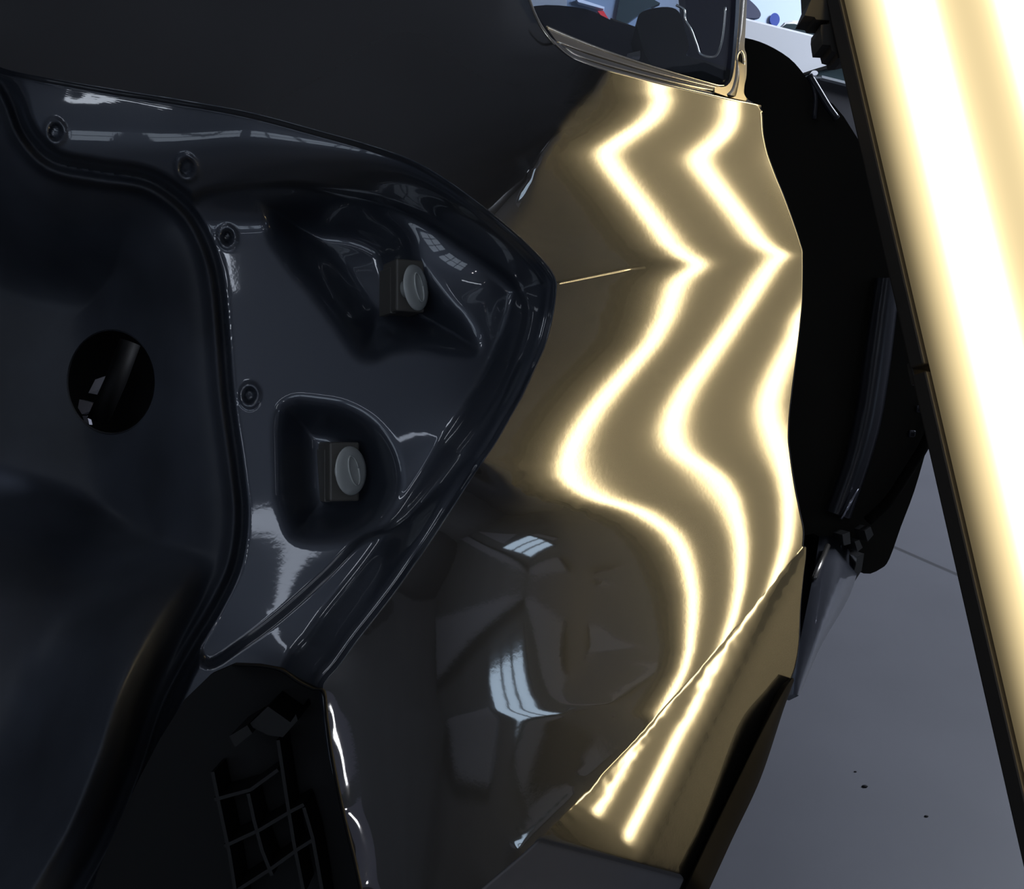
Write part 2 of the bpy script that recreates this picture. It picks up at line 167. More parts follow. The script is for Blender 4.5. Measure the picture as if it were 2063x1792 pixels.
-3120,3200,-1,1,2,-3,1,1,-1,-1,1,1,-1,-1,3,-3,1,-1,3,-3,1,2,-3,1,-1,3,-3,1,-1,3,-3,2,0,-1,-1,1,1,-1,0,1,-1,-1,1,1,-1,-1,3,-3,1,-1,3,-3,1,-26,17,7,-164,58,-188,700,-430,-711,322,320,325,-559,613,-574,494,-347,130,15,-51,-1099,1942,-2941,3367,-1491,409,-381,191,-23,-8,-6,14,-52,30,-1,-5,11,-1,-6,1,-17,1,-11,1,-12,5,-10,5,-5,12,6,14,33,184,-2579,4740,-968,1,-1,-1,1,2,-2,-1,3,-3,
-4399,4499,0,0,-2,2,0,-2,2,0,0,-2,2,0,-1,0,1,0,-2,2,0,-1,0,1,0,-2,2,0,0,-2,2,-2,1,0,1,0,-2,2,0,-1,0,1,0,-1,0,1,-1,0,1,0,-1,0,1,0,-23,-7,-16,-48,59,-287,226,125,-187,-96,-401,1197,-1017,737,-488,181,-16,-138,85,615,-2218,2672,-2218,1429,-326,231,-238,73,20,-15,-8,17,-54,40,-18,1,0,7,-4,11,-5,8,-11,15,-25,14,1,13,2,14,11,8,-70,-692,315,1130,-1,2,-1,1,-4,3,1,-2,1,
-15935,16232,0,-1,3,-3,1,2,-3,1,-1,3,-2,-1,1,1,-1,0,1,-1,-1,1,2,-3,1,1,-1,0,-1,3,-3,2,-1,1,-1,-1,3,-2,-1,1,1,-1,0,-1,3,-3,1,2,-3,1,0,1,-1,-1,1,2,32,-127,-248,108,-75,-30,95,-188,517,-1233,1357,-758,422,-178,-134,285,-312,-48,-96,-373,1658,-1446,492,-67,158,-111,-22,43,-12,-5,11,-40,42,-20,4,-8,6,-6,5,-3,12,-7,28,-39,16,-14,6,-8,-9,-5,22,104,1485,-4061,263,-2,2,-2,3,-2,-1,2,0,
1729,-1752,0,2,-3,3,-3,0,3,-2,2,-3,1,2,-2,0,0,0,1,-1,2,-2,-1,3,-3,2,-1,0,2,-3,3,-2,-1,2,-1,2,-3,1,2,-2,1,-2,1,2,-3,3,-2,-1,3,-2,-1,2,-1,2,-2,-1,3,116,202,-323,2,62,-154,255,-436,491,-209,271,-774,583,2,-356,371,-403,164,397,-734,1176,-957,173,74,18,36,-46,38,-5,2,-10,-19,30,-13,7,-6,2,-2,0,-4,3,-8,40,-47,29,-10,7,9,5,6,-85,-3085,6829,-2551,0,0,0,0,2,-2,0,-1,
-5822,5929,0,-1,0,0,3,-2,-1,0,0,1,0,-1,0,2,-1,0,-2,2,-1,1,0,-2,4,-3,1,0,-2,2,-1,1,2,-4,2,-1,1,0,-2,2,-1,3,-2,-2,2,-1,1,-1,0,1,2,-3,0,0,1,0,-1,0,2,288,-389,-76,88,-150,277,-188,-849,593,1864,-2251,570,127,-259,205,-70,205,-10,-622,905,-239,-148,79,-94,24,-2,15,3,19,-21,-2,10,-5,1,2,1,3,-2,4,-6,-9,32,-43,19,-7,-3,-8,-13,53,198,-953,2496,1,-1,1,-2,0,2,-2,3,
-49123,49936,-1,0,2,-1,-2,1,0,3,-3,0,0,0,3,-4,1,0,3,-3,0,0,1,1,-3,1,0,1,1,-2,0,1,-2,3,-2,0,1,-1,2,-2,1,-2,1,2,-1,-1,0,2,-2,1,-2,1,2,-1,-1,0,0,3,-4,1,378,-528,-768,115,-158,285,-115,160,-1646,2941,-2100,464,76,31,155,-183,240,-13,-97,-172,102,-76,187,-71,-42,2,-1,1,23,-13,26,-7,4,-8,0,-5,5,-6,13,-5,6,4,-24,7,1,4,13,-31,29,2282,-5199,58,-2,2,1,-3,2,1,-3,
20110,-20453,2,1,-2,-1,2,0,1,-4,3,0,0,0,-2,2,0,0,-3,4,-1,0,-2,1,1,1,-1,-2,1,1,1,-3,2,-1,1,0,-1,1,-1,1,-2,3,-1,-1,-1,2,0,0,0,-2,2,0,0,-2,2,0,0,-3,4,-1,0,506,613,-926,172,-214,548,-1114,903,-985,1775,-952,-132,-97,-15,518,-260,208,-346,401,-300,196,-314,222,-75,40,-13,-19,-16,-6,-16,37,-7,25,-5,6,-7,3,-13,8,-8,36,-22,11,-13,2,-9,15,-55,-3926,8632,-2550,4,-3,-1,4,-3,-1,2,
-7180,7291,-1,-3,3,0,0,0,-3,4,-2,1,0,-1,0,0,1,0,0,-2,1,1,1,-2,1,-3,3,1,-2,1,-2,2,0,-1,1,0,-2,2,-1,1,1,-4,3,-1,2,-1,-1,-1,1,2,-1,-1,-1,2,0,0,-1,2,-4,3,0,-1,2,720,-1008,241,-258,442,-992,617,195,-1,-41,-267,471,-338,175,-50,215,-380,474,-590,553,-448,298,-192,72,17,2,-1,-39,-18,11,-34,22,0,16,3,16,-7,4,-22,40,-65,39,-17,-9,5,38,481,-2621,4876,-4,2,2,-3,1,2,-2,
-4625,4689,0,3,-3,2,-2,0,3,-3,2,-2,0,2,-1,1,-2,0,2,-1,1,-2,0,2,-2,3,-3,0,2,-2,1,1,-2,2,-2,0,3,-3,2,-2,0,3,-3,2,-2,0,2,-1,1,-2,0,2,-1,1,-2,0,3,-3,3,-3,0,2,-2,3,768,-1040,308,-228,338,-1110,690,156,634,-498,-329,135,107,-11,17,215,-470,717,-572,407,-460,288,-211,86,-10,26,46,-30,14,10,-47,-14,-26,-7,-14,9,3,9,-4,59,-93,39,30,-49,-30,-311,1955,-6374,-164471,-2,-1,2,-1,-1,1,
-3890,3941,0,-1,1,-1,1,0,-1,1,-1,1,0,-1,1,0,0,0,-1,1,-1,1,0,-1,1,-1,1,0,-1,1,0,-1,1,-1,1,0,-1,1,-1,1,0,-1,1,-1,1,0,-1,1,-1,1,0,-1,2,-2,1,0,-3,3,-1,1,0,-1,1,-1,1,786,-1048,348,-164,301,-1232,1336,-1088,1211,-363,-81,-157,30,-157,243,193,-275,257,-330,482,-415,323,-332,63,-57,-17,54,-24,53,59,6,11,-11,-7,-26,-20,-17,-22,-25,71,-112,-73,108,64,277,-4395,9917,158984,1,1,-3,2,1,-1,
-2497,2525,-1,0,0,1,-1,0,0,0,1,-1,0,0,1,-3,2,0,0,1,-1,0,0,1,-1,0,0,0,1,-1,0,0,1,-1,0,0,1,-1,0,0,0,1,-1,0,0,1,-1,0,0,0,1,-1,-2,2,1,-1,1,-1,0,1,-1,0,0,1,-1,0,819,-1027,319,-177,246,-915,605,329,-68,-284,46,-60,129,-231,286,-243,33,482,-515,511,-380,416,-172,9,-67,-110,-10,-91,-27,25,13,35,30,48,40,31,48,36,18,139,111,-95,-56,-192,1914,-7342,6661,0,-2,3,-1,-1,1,
62954,-63906,1,1,-1,-1,1,0,1,-1,-1,1,1,-1,-2,4,-2,1,-1,-1,1,0,1,-3,3,-1,1,-1,-2,3,-1,1,-3,3,-1,0,-1,1,1,-1,1,-3,2,1,-1,-1,1,1,-1,0,-1,1,2,-2,-1,1,0,1,-1,-1,1,1,-1,-2,3,-1,1,858,-46,214,-179,-31,411,-1382,1338,263,-585,111,77,-115,-320,548,-358,-197,295,-284,329,-222,166,86,91,100,-6,40,-29,-32,-11,-24,-17,-32,-28,-14,-37,-11,-35,-42,-62,16,11,52,-529,1756,-1799,0,1,0,-1,-1,1,
-61469,62389,1,-2,2,-1,1,0,-2,2,-1,1,-2,2,1,-3,2,-2,2,-1,1,0,-2,3,-3,2,-2,2,1,-3,2,-2,3,-3,2,0,-1,1,-1,1,-2,3,-1,-2,2,-1,1,-2,2,0,-1,1,-2,2,-1,1,0,-2,2,-1,1,-2,2,1,-3,2,-2,2,-995,-42,149,-113,-319,1177,-1343,-26,1229,-735,34,71,202,-585,467,-222,271,45,-115,41,7,-101,-14,-19,24,9,36,4,-9,-5,-15,-4,-8,-18,0,-29,9,3,-11,13,-8,-8,-15,207,-505,0,1,-3,2,2,-2,
69368,-70397,-2,2,-2,1,0,-1,2,-2,2,-2,2,-2,0,2,-2,2,-2,2,-2,1,0,-1,2,-2,2,-2,1,0,0,0,-1,2,-2,1,0,0,-2,2,0,-1,1,0,0,0,0,0,0,-1,1,0,0,0,0,0,-1,2,-2,1,0,0,0,-1,2,-2,2,-2,932,55,-79,145,-46,-334,738,-94,-887,730,-97,-4,-43,332,44,-465,153,-89,14,1,-81,57,-9,-1,4,-2,-18,18,19,12,21,3,15,8,4,10,27,-38,18,-18,4,-1,149,-890,1045,1,-3,3,0,-3,3,
1993,-2018,2,-3,3,0,-2,2,-2,2,-2,2,-2,2,0,-2,1,-1,2,-2,2,-2,2,0,-2,2,-2,2,-3,3,-2,2,0,-2,2,-2,2,-2,3,-3,1,1,-2,2,-2,2,-2,2,-2,2,0,-2,1,-1,2,-2,2,-2,2,0,-2,2,-2,2,-2,1,-1,2,0,-23,26,-103,75,-1,-62,165,-128,284,-224,182,-269,70,-562,1541,-1186,214,-70,46,34,-11,4,1,-6,-5,22,-9,-7,2,-8,14,-7,18,-7,39,-33,29,-13,16,-4,4,-170,648,-809,-2,3,-1,-2,3,-4,
-197431,200296,0,2,-2,-1,1,0,0,0,0,0,0,0,-1,2,0,0,-2,2,-2,1,0,-1,2,-2,2,-2,4,-4,2,-2,1,0,-1,2,-2,2,-2,2,0,-1,0,0,0,0,0,0,0,-1,1,0,2,-2,0,0,0,0,0,-1,2,-2,1,0,0,2,-2,0,-1,-1076,-793,-573,-506,-270,253,101,73,-105,161,-267,353,-207,220,-1132,1068,-159,86,-79,8,-5,-6,-4,-1,5,-12,1,6,-4,7,-10,10,-18,23,-19,-2,-7,11,-6,12,1,128,-674,1019,1,-1,-1,2,-1,3,
183475,-186133,-1,1,-1,1,1,-2,1,-1,2,-2,1,-1,2,-3,2,-1,2,-3,3,0,-3,3,-2,2,-3,3,-3,3,-3,3,-2,1,1,-2,2,-3,3,-2,0,0,2,-2,1,-1,2,-3,3,0,-2,1,-2,3,-2,1,-1,2,-3,3,-2,2,-1,-1,2,-4,4,-2,2,1013,774,586,416,129,-409,56,236,-241,-18,238,-459,-57,859,-208,-266,-32,-34,73,-16,9,2,2,-1,2,5,5,-8,2,-2,4,0,6,11,-21,15,-2,-4,-2,-9,-10,-73,336,-431,0,1,1,-2,0,-1,
5152,-5219,0,-2,1,1,-2,2,0,-1,-1,1,1,0,-2,3,-3,1,0,2,-3,0,3,-3,2,-2,3,-3,1,0,2,-3,1,1,-2,2,-2,3,-3,1,2,-2,-1,1,1,-1,0,2,-3,0,1,1,0,-2,1,1,-1,0,2,-3,1,-1,2,0,-2,3,-3,1,0,2,-3,1,-1,3,-2,-101,55,98,140,-201,525,278,-1998,1505,-409,263,-52,-47,18,-7,4,1,4,-1,-3,-5,7,1,-2,6,-12,25,-28,12,-8,3,4,10,8,17,97,-1722,2894,1,-3,2,0,1,-1,
6980,-7076,0,2,-1,0,1,-2,0,2,0,0,-2,0,2,-2,2,0,-2,0,2,0,-1,0,-1,2,-2,2,0,-2,0,2,0,-1,0,-1,2,-2,2,0,-3,2,1,0,-1,0,-1,1,1,-1,1,-1,-2,3,0,-1,0,-1,1,1,-1,1,-1,-2,3,-1,1,-1,-1,1,1,-1,1,-1,-2,88,18,-96,-118,68,-276,-151,2073,-1930,690,-373,121,18,-13,4,-2,-2,-1,-2,0,2,-8,-2,3,-12,20,-28,-5,-6,-7,-6,-10,-15,-13,-17,-555,1503,-839,-2,3,-3,1,-1,2,
-13625,13811,0,-2,2,-1,-1,1,2,-3,0,1,1,-1,0,1,-2,1,0,2,-3,0,1,1,-1,0,1,-2,1,0,1,-1,-1,0,3,-2,-1,3,-3,0,2,0,-2,1,-1,2,0,-2,1,1,-2,1,2,-3,1,-1,2,0,-2,0,3,-3,0,4,-4,0,1,1,-1,0,-1,2,-1,-1,-161,-205,261,10,13,91,43,-7,-1024,1024,-401,258,-95,1,6,0,0,4,0,2,0,-3,8,0,-7,12,-19,-3,2,-4,-1,-4,-4,2,-10,19,-393,109,1085,2,-2,2,0,0,-1,
21043,-21334,-1,2,-1,-2,3,0,-3,3,0,-2,1,1,-2,1,1,-3,3,-3,3,0,-2,1,1,-2,1,1,-3,3,-1,-1,2,0,-3,3,0,-3,3,0,-3,2,1,-2,2,-1,-1,2,-2,1,1,-3,2,1,-2,2,-1,-1,2,0,-3,3,0,-4,4,0,-2,1,1,-2,2,-1,-1,2,342,-18,-104,153,-51,-115,16,15,262,-226,82,-99,38,1,-4,2,1,-4,2,-3,2,4,-5,-1,13,-16,2,0,3,1,2,0,3,-5,15,-51,226,-301,161721,-2,3,-3,1,0,-1,
-16303,16525,2,-2,0,4,-4,1,0,-1,1,0,0,-1,1,0,-1,3,-2,0,0,-1,1,0,-1,2,-2,0,4,-4,1,0,-1,1,0,0,-1,1,0,-1,3,-2,-1,2,-2,0,2,-2,2,-2,0,4,-4,1,0,-1,1,0,-1,1,0,0,-1,3,-2,-1,2,-2,0,2,-2,1,0,-1,-519,281,222,-358,94,87,-9,5,-57,47,26,11,-13,-9,1,-4,-6,3,-8,3,-7,-4,-1,3,-21,4,2,7,-2,6,2,6,3,5,-6,67,-313,1319,-164553,1,-2,2,-1,-1,2,
19335,-19602,-1,1,1,-4,4,-3,3,-1,-1,1,-1,1,1,-3,3,-2,0,1,-1,1,1,-3,3,-3,2,1,-4,4,-3,3,-1,-1,1,-1,1,1,-3,3,-2,0,1,-1,1,1,-3,3,-3,3,-1,-2,2,-1,1,1,-3,3,-1,-1,1,-1,1,0,-2,3,-3,3,-1,-1,1,-1,1,-397,785,381,-837,472,-26,-66,-10,-11,0,-4,-45,17,2,8,-2,-2,5,-5,6,-7,5,-1,-3,-4,-1,6,-4,-4,6,-9,5,-3,0,7,4,-98,339,-1862,1,-1,0,0,0,2,-2,
36403,-36921,-1,2,-3,3,-3,3,-3,3,-2,1,-1,1,-1,2,-3,2,-1,1,0,0,-2,3,-3,3,0,-3,3,-3,3,-2,1,-1,1,-1,1,-1,2,-3,2,-1,1,0,0,-2,3,-3,4,-4,2,-1,1,-1,2,-3,3,-3,2,0,0,-1,1,-2,3,-2,2,-3,2,-1,1,0,0,1581,-1176,-433,1175,-696,25,0,58,-27,5,2,21,-12,2,-5,0,4,-4,1,-2,4,-2,-3,12,-22,17,-8,4,1,-7,10,-7,0,0,-15,9,19,37,105,-2,2,-1,0,1,-2,2,
-1616,1625,0,-3,4,-2,1,-1,2,-4,3,0,0,-1,-1,2,0,-1,2,-2,-1,2,0,-1,1,0,-3,3,0,0,-1,-1,2,0,-1,2,-2,-1,1,2,-2,1,0,-2,1,1,0,0,-3,4,-2,1,0,0,-3,3,0,0,-1,0,0,1,-1,2,-2,-1,2,0,-1,1,0,-2,1251,-1815,1051,391,-2014,1283,-175,73,-114,75,-14,1,-4,1,-1,1,1,-4,4,2,-4,3,-6,12,-28,28,-11,6,-2,-4,6,-6,3,4,3,19,-26,11,29,1331,1,0,0,1,-2,2,-2,
-52839,53583,3,0,-3,2,1,-1,-2,4,-2,-2,3,-1,1,-2,1,0,-2,3,0,-3,3,-1,0,-1,2,-1,-2,3,-1,1,-2,1,0,-1,1,1,-1,-1,1,0,-1,2,-1,1,-3,2,1,-2,1,0,-1,1,1,0,-3,2,0,0,0,0,1,-3,2,2,-4,2,0,1,-3,3,-1659,1151,219,-1432,2298,-1536,245,-82,110,-75,12,-2,-2,5,-3,-1,0,4,-5,-1,6,-6,11,-16,12,-8,5,-5,1,5,-6,2,-2,-8,-5,-23,41,279,-724,413,0,-2,2,-1,1,-2,2,
97243,-98635,-3,2,1,-2,-1,2,1,-3,2,1,-4,3,0,-1,1,0,1,-4,3,1,-3,2,0,-1,0,1,1,-3,2,0,-1,0,1,-1,1,0,0,-1,0,1,-1,1,0,-2,3,-2,1,-1,1,0,-1,0,1,-2,3,-1,0,-1,0,1,-2,3,-1,-2,3,-2,1,-2,3,1683,133,34,-1090,1162,-1218,809,-137,28,-51,31,1,-1,2,-6,3,3,0,-4,5,-1,-2,3,-4,-8,12,-1,-3,3,-1,-3,5,-1,2,9,2,24,-43,-1584,2951,-1603,0,1,-1,0,-1,2,-1,
-176302,178836,0,-1,1,1,-1,-1,1,0,-1,1,2,-3,1,0,-1,0,1,2,-3,1,0,-1,0,2,0,-2,1,0,-1,1,0,1,-2,2,-2,0,1,0,1,-2,2,-2,0,2,-2,2,-1,0,-1,0,2,0,-2,2,-2,0,0,2,0,-2,2,-2,0,2,-2,2,-2,2,-2,-5028,5024,-3722,1498,-448,258,-178,36,21,1,2,-4,4,1,4,-3,-5,-1,1,-4,0,-2,2,-14,20,-9,5,0,2,-1,3,-8,4,-3,-8,-5,-14,10,-272,896,-708,0,0,0,0,2,-2,0,
119462,-121184,3,0,-3,2,1,-1,-1,2,0,-3,2,1,-3,3,0,-1,-1,1,0,-1,2,-1,1,-2,0,2,-2,1,1,-2,1,0,1,-2,1,1,-2,1,0,1,-3,3,0,-3,3,-1,-2,3,0,-1,-1,1,0,-1,2,-1,1,-2,1,0,-1,2,-1,-1,2,-2,2,-2,-2623,10549,-9894,5067,-1649,323,-88,59,-5,-30,13,-6,2,0,-9,-4,5,1,0,2,-1,1,1,-3,3,-6,6,-6,4,-6,4,-4,13,-8,7,9,7,8,15,1246,-2220,4980,0,0,0,0,-1,1,0,
-25755,26108,-2,-1,4,-4,1,2,-2,0,-1,4,-4,1,3,-4,1,1,0,-1,1,0,-2,3,-3,2,1,-3,2,0,-1,1,0,-1,-1,2,0,-1,1,0,-1,-1,4,-3,-1,4,-4,1,2,-2,0,1,0,-2,3,-1,-2,3,-3,2,-2,3,-1,-2,3,-2,0,1,-1,1,5184,-9808,5245,-1559,642,-59,-22,9,-4,20,-6,1,8,-14,7,5,-7,0,1,-5,4,-4,4,-13,11,2,-10,4,-7,5,-8,3,-15,6,-13,-10,-5,-13,-16,720,-113,-3532,-1,1,-1,1,0,-1,1,
46996,-47685,-1,2,-2,2,-2,-1,4,-3,2,-3,3,-1,-2,3,-2,2,-2,0,1,-1,3,-4,3,-2,0,2,-2,1,-1,1,0,-1,2,-1,0,-1,0,1,0,1,-3,1,3,-4,3,-2,1,0,-1,1,-1,3,-4,1,2,-3,4,-3,2,-3,2,1,-3,3,-2,2,-2,654,-1416,2515,-458,-756,218,-130,73,-30,9,-7,2,10,-23,13,1,-5,4,4,-4,5,-5,2,-7,12,-4,-1,9,-5,7,-6,7,-4,11,-5,13,7,1,14,-2,83,-192,0,2,-2,2,-2,0,2,-2,
36432,-36979,0,0,-2,1,2,-1,-3,4,-2,2,-2,-1,3,-2,2,-4,3,1,-2,1,-2,2,0,0,-2,2,0,-1,2,-3,2,0,-1,0,0,2,-1,-1,0,0,1,1,-4,4,-2,1,0,-2,2,0,0,-2,2,0,0,0,-2,2,-1,2,-3,1,2,-2,2,-4,3,1211,1109,-2609,335,625,-246,102,-21,21,-3,6,3,-11,12,0,-3,4,-1,-6,6,-4,6,4,0,-5,7,-7,-6,6,-7,4,-5,-1,-6,-1,-10,-9,3,-30,314,-436,369,1,-2,2,-2,2,-1,0,0,
-54955,55756,1,-1,2,0,-3,3,1,-4,3,-3,3,0,-2,1,-1,3,-2,-1,1,1,-2,2,-3,3,1,-4,3,-1,-1,2,-2,2,-1,0,0,-1,1,1,-2,2,0,-3,4,-4,3,-1,-1,3,-2,-1,1,0,0,1,-3,3,-1,0,1,-3,4,-2,-1,2,-3,4,3327,-5209,-919,2079,265,-418,170,-73,-26,-14,-1,-8,6,-14,3,0,4,0,3,5,-4,1,-4,-11,6,7,-8,14,7,-10,10,-2,3,5,2,7,5,11,-5,52,-687,1078,-943,-1,1,-2,2,-2,2,-2,2,
30090,-30545,0,0,0,-1,2,-2,-1,4,-4,4,-4,3,-2,2,-2,0,1,0,0,-1,2,-2,2,-2,-1,4,-4,3,-2,2,-2,0,1,0,0,0,0,-1,2,-2,-1,4,-4,4,-4,3,-2,0,1,0,0,0,0,-1,2,-2,0,2,-3,4,-4,3,-2,0,2,7,-4122,10449,-6761,1012,-344,333,-159,63,6,4,-10,4,-30,4,-3,-12,-5,-6,-6,-2,2,4,1,14,-8,9,8,-16,-1,19,-12,5,3,0,2,0,4,-4,12,-36,539,-1330,1006,-1,0,2,-1,1,-1,0,0,
-16834,17099,0,-1,1,0,0,-1,2,-2,2,-3,3,-2,2,-3,4,-3,1,-1,2,-2,1,-1,2,-2,2,-2,2,-3,3,-2,2,-2,1,0,0,-1,2,-2,1,-1,3,-4,3,-3,4,-4,3,-2,2,-2,1,0,0,-1,1,0,1,-3,3,-2,2,-3,4,-3,1,-3015,10525,-13605,5960,-86,-59,-80,133,-31,15,-4,2,-1,4,7,-12,4,-7,-4,-6,-8,-10,-11,-8,-12,1,-17,6,36,-2,-18,24,1,-1,5,2,2,0,7,-4,26,-232,530,-621,1,1,-2,0,0,0,2,-3,
-85682,87017,0,1,0,-2,2,0,-1,0,0,2,-2,-1,2,0,-3,4,-2,2,-4,3,0,0,-2,2,-1,0,0,1,0,-2,2,0,-1,0,0,1,-2,2,0,0,-3,4,-2,2,-4,3,0,0,-3,4,-2,0,0,1,0,-2,1,2,-2,0,0,1,-2,2,485,-191,-8469,7918,-239,-877,363,-283,-82,5,-4,17,22,2,-3,-2,14,-2,2,3,2,0,3,-2,0,-4,-9,1,-43,-49,32,30,-32,10,5,4,6,6,9,4,11,-12,160,25,-21,-1507,-1,2,-1,0,1,-2,3,
-62037,63017,1,-1,-1,2,-2,1,1,-1,0,-1,1,2,-4,3,1,-4,3,-3,4,-1,-3,3,-2,2,-1,0,1,-1,-1,2,-2,1,1,-1,0,1,-2,2,-3,3,1,-4,3,-3,4,-1,-3,3,0,-2,1,0,1,-1,-1,2,0,-3,3,-1,0,1,-2,177,-1528,9800,-14179,1464,1099,1878,-333,818,-124,-3,-19,-35,-28,-7,22,11,-15,7,4,2,1,5,-4,7,0,4,9,-4,38,2,-101,-21,69,-13,13,0,9,8,4,17,6,33,-105,456,-663,1464,1,-2,2,-1,-1,2,-2,
34652,-35191,-1,2,0,0,-1,1,-2,1,1,-1,1,-2,3,-3,0,3,-3,3,-3,0,3,-3,3,-3,2,0,-2,2,-1,1,-1,1,-2,1,1,-2,3,-3,3,-3,0,3,-3,3,-3,0,3,-2,1,-1,1,-1,-1,2,-1,1,-2,3,-3,1,1,-2,3,-256,3905,-8047,9985,-4655,31,-1999,1513,-1209,943,105,114,79,42,0,-23,-15,30,-5,-1,-2,6,-2,13,-4,6,0,1,6,-16,25,95,-74,-106,45,-14,16,0,2,7,-9,4,-20,66,-26,-294,1284,-2,0,0,2,-1,-1,2,
39520,-40149,0,-2,0,1,1,-1,0,1,-1,1,-2,2,-1,1,-1,0,1,-1,0,1,-1,1,-2,2,-1,-1,2,-2,2,-1,1,-2,2,0,-1,0,0,1,-1,0,1,-1,1,-1,0,1,-1,-1,0,2,-1,1,-1,0,1,-1,0,0,1,0,-2,2,216,1131,-4693,3065,5356,-2059,-5065,4030,-1240,926,-1480,108,-21,45,38,122,108,13,-24,13,19,10,1,6,-9,12,2,9,2,5,13,-8,-44,124,6,-96,34,-27,0,-9,-6,-4,-6,-3,-17,-1319,2932,-3380,2,1,-2,0,0,0,0,
4864,-4954,1,1,-1,-1,1,-1,2,-2,1,-1,2,-2,1,-1,2,-2,1,-1,2,-1,-1,0,2,-1,-1,1,-1,3,-3,0,0,3,-3,0,0,3,-3,0,0,3,-3,0,0,1,1,-2,0,2,0,-2,1,-1,2,-2,1,-1,2,-2,1,-1,2,453,46,-1118,1526,-2293,-2052,5912,3474,-7365,198,697,1209,-406,-89,-135,-34,-189,25,113,57,12,-20,10,13,13,20,-4,4,-1,4,3,-1,8,35,-82,96,8,-50,18,-14,3,-11,-2,-7,1,-14,841,-2008,3470,-2,1,1,-2,2,0,-2,
-25589,25999,-3,2,0,1,-3,3,-2,2,-3,3,-2,2,-3,3,-2,2,-2,1,0,-2,3,-1,0,-2,3,-1,1,-4,4,-1,1,-4,4,-1,1,-4,4,-1,1,-4,4,0,-1,-1,0,2,-1,-1,0,2,-3,3,-2,2,-3,3,-2,2,-3,3,-2,-481,215,-497,-18,1087,-771,-2519,1454,4941,-2121,-2009,-407,495,211,157,-106,205,-325,-73,27,41,66,-5,-10,-7,-12,20,8,9,5,3,5,-2,-19,51,-67,64,-45,8,1,-4,6,1,-2,2,-1,-233,999,-867,0,0,0,1,-1,-1,2,
40924,-41601,3,-3,2,-1,2,-3,2,-2,3,-2,1,-2,3,-3,3,-3,1,1,-2,4,-4,2,-2,3,-3,3,-3,3,-3,2,-1,2,-3,2,-2,4,-4,2,-2,3,-3,1,1,-1,1,-2,3,-2,1,-2,3,-3,3,-3,3,-3,2,-1,2,-3,570,435,-537,-182,737,-689,562,499,-1518,-1223,2229,1324,-321,-947,-419,-154,272,-217,681,-344,-129,-32,-63,43,51,13,21,-30,-8,-2,4,5,4,12,20,-13,39,2,58,-29,3,-4,-3,-4,3,-7,3,-7,-462,136,-153266,-1,-1,1,0,1,-1,
-40555,41217,-1,1,-1,-1,1,1,-2,2,-1,-1,1,1,-1,1,-3,2,1,-1,1,-3,3,-1,1,-1,0,-2,3,-1,1,-1,-1,1,1,-2,2,-3,3,-1,1,-1,1,-3,2,1,-1,1,-3,3,-1,1,-2,2,-3,3,-1,1,-1,-1,1,0,-518,-37,-862,1121,-594,401,-267,-69,306,331,-741,-466,-11,1059,112,310,-440,-56,-861,620,297,-236,14,-55,-81,15,5,52,17,-1,-2,-3,2,-3,-11,9,-15,-7,1,-12,13,0,1,2,2,0,15,-25,499,-964,152957,0,1,-1,-1,2,-2,
50241,-51081,0,-1,1,1,-2,1,2,-3,1,1,-2,1,0,-1,2,1,-3,1,0,0,0,0,-1,1,2,-2,0,0,0,-1,2,-1,-1,3,-2,0,0,0,-1,1,0,2,-2,0,-1,1,1,-2,1,0,1,-1,1,-2,1,0,0,0,0,566,791,-1190,882,-368,212,-163,130,-5,-114,-126,322,121,168,-548,186,-648,573,424,398,-535,-631,528,-26,-84,92,-76,-30,-48,-1,18,5,9,0,-1,10,-10,9,-10,17,13,-17,0,0,-5,-7,3,-31,53,-1645,2965,-1298,-1,2,-2,2,-3,3,
10172,-10361,0,1,-1,0,1,-1,-1,3,-3,1,2,-3,1,2,-3,0,3,-3,1,2,-2,-1,3,-2,-2,4,-2,-1,1,2,-3,1,2,-3,0,3,-2,-1,3,-2,-1,2,-1,-1,3,-2,0,1,-1,0,0,0,0,1,-1,0,-1,3,864,-17,-1193,263,310,-90,-3,23,-30,6,9,130,-146,22,8,209,-118,403,-577,-277,-20,428,592,-644,35,124,-75,75,-35,2,-38,-35,-8,-14,-4,1,-12,11,-9,9,-8,4,8,3,-2,4,7,-5,24,-40,1212,-3312,2903,1,-3,3,-1,1,-2,
-61945,62994,1,1,-2,1,1,-2,1,-1,2,-1,-1,2,-1,-1,2,-1,-1,2,-1,-1,0,3,-3,0,3,-3,0,3,-2,-2,4,-2,-2,2,2,-4,2,2,-4,2,2,-4,2,2,-4,2,0,0,0,0,0,0,0,0,0,0,1,-2,-1052,218,-843,877,-385,135,-58,22,-14,19,17,-86,157,-43,79,-123,98,-122,279,-114,216,-498,-254,557,-79,-9,-106,-27,111,-8,34,14,-9,-2,-7,-11,4,-21,4,-15,0,-2,-7,0,2,2,-3,8,-6,40,-722,1288,-625,0,1,-1,0,0,2,
62190,-63259,-2,-1,3,-2,-1,3,-2,0,2,-2,0,1,-1,0,1,-1,0,1,-1,1,1,-3,1,2,-3,1,2,-3,1,3,-4,1,2,-2,-1,3,-2,-1,3,-2,0,2,-2,-1,3,-2,0,1,-1,0,2,-2,0,1,-1,0,1,721,1424,-2143,1254,-291,114,-57,26,-18,24,-40,24,54,-74,81,-67,95,-96,128,-89,74,-327,494,-1,-358,99,-39,204,-57,-118,29,-20,-4,11,4,4,6,-7,16,-9,10,-4,6,1,2,-2,2,-3,3,-3,-63,924,-3717,4780,0,1,-1,0,0,0,
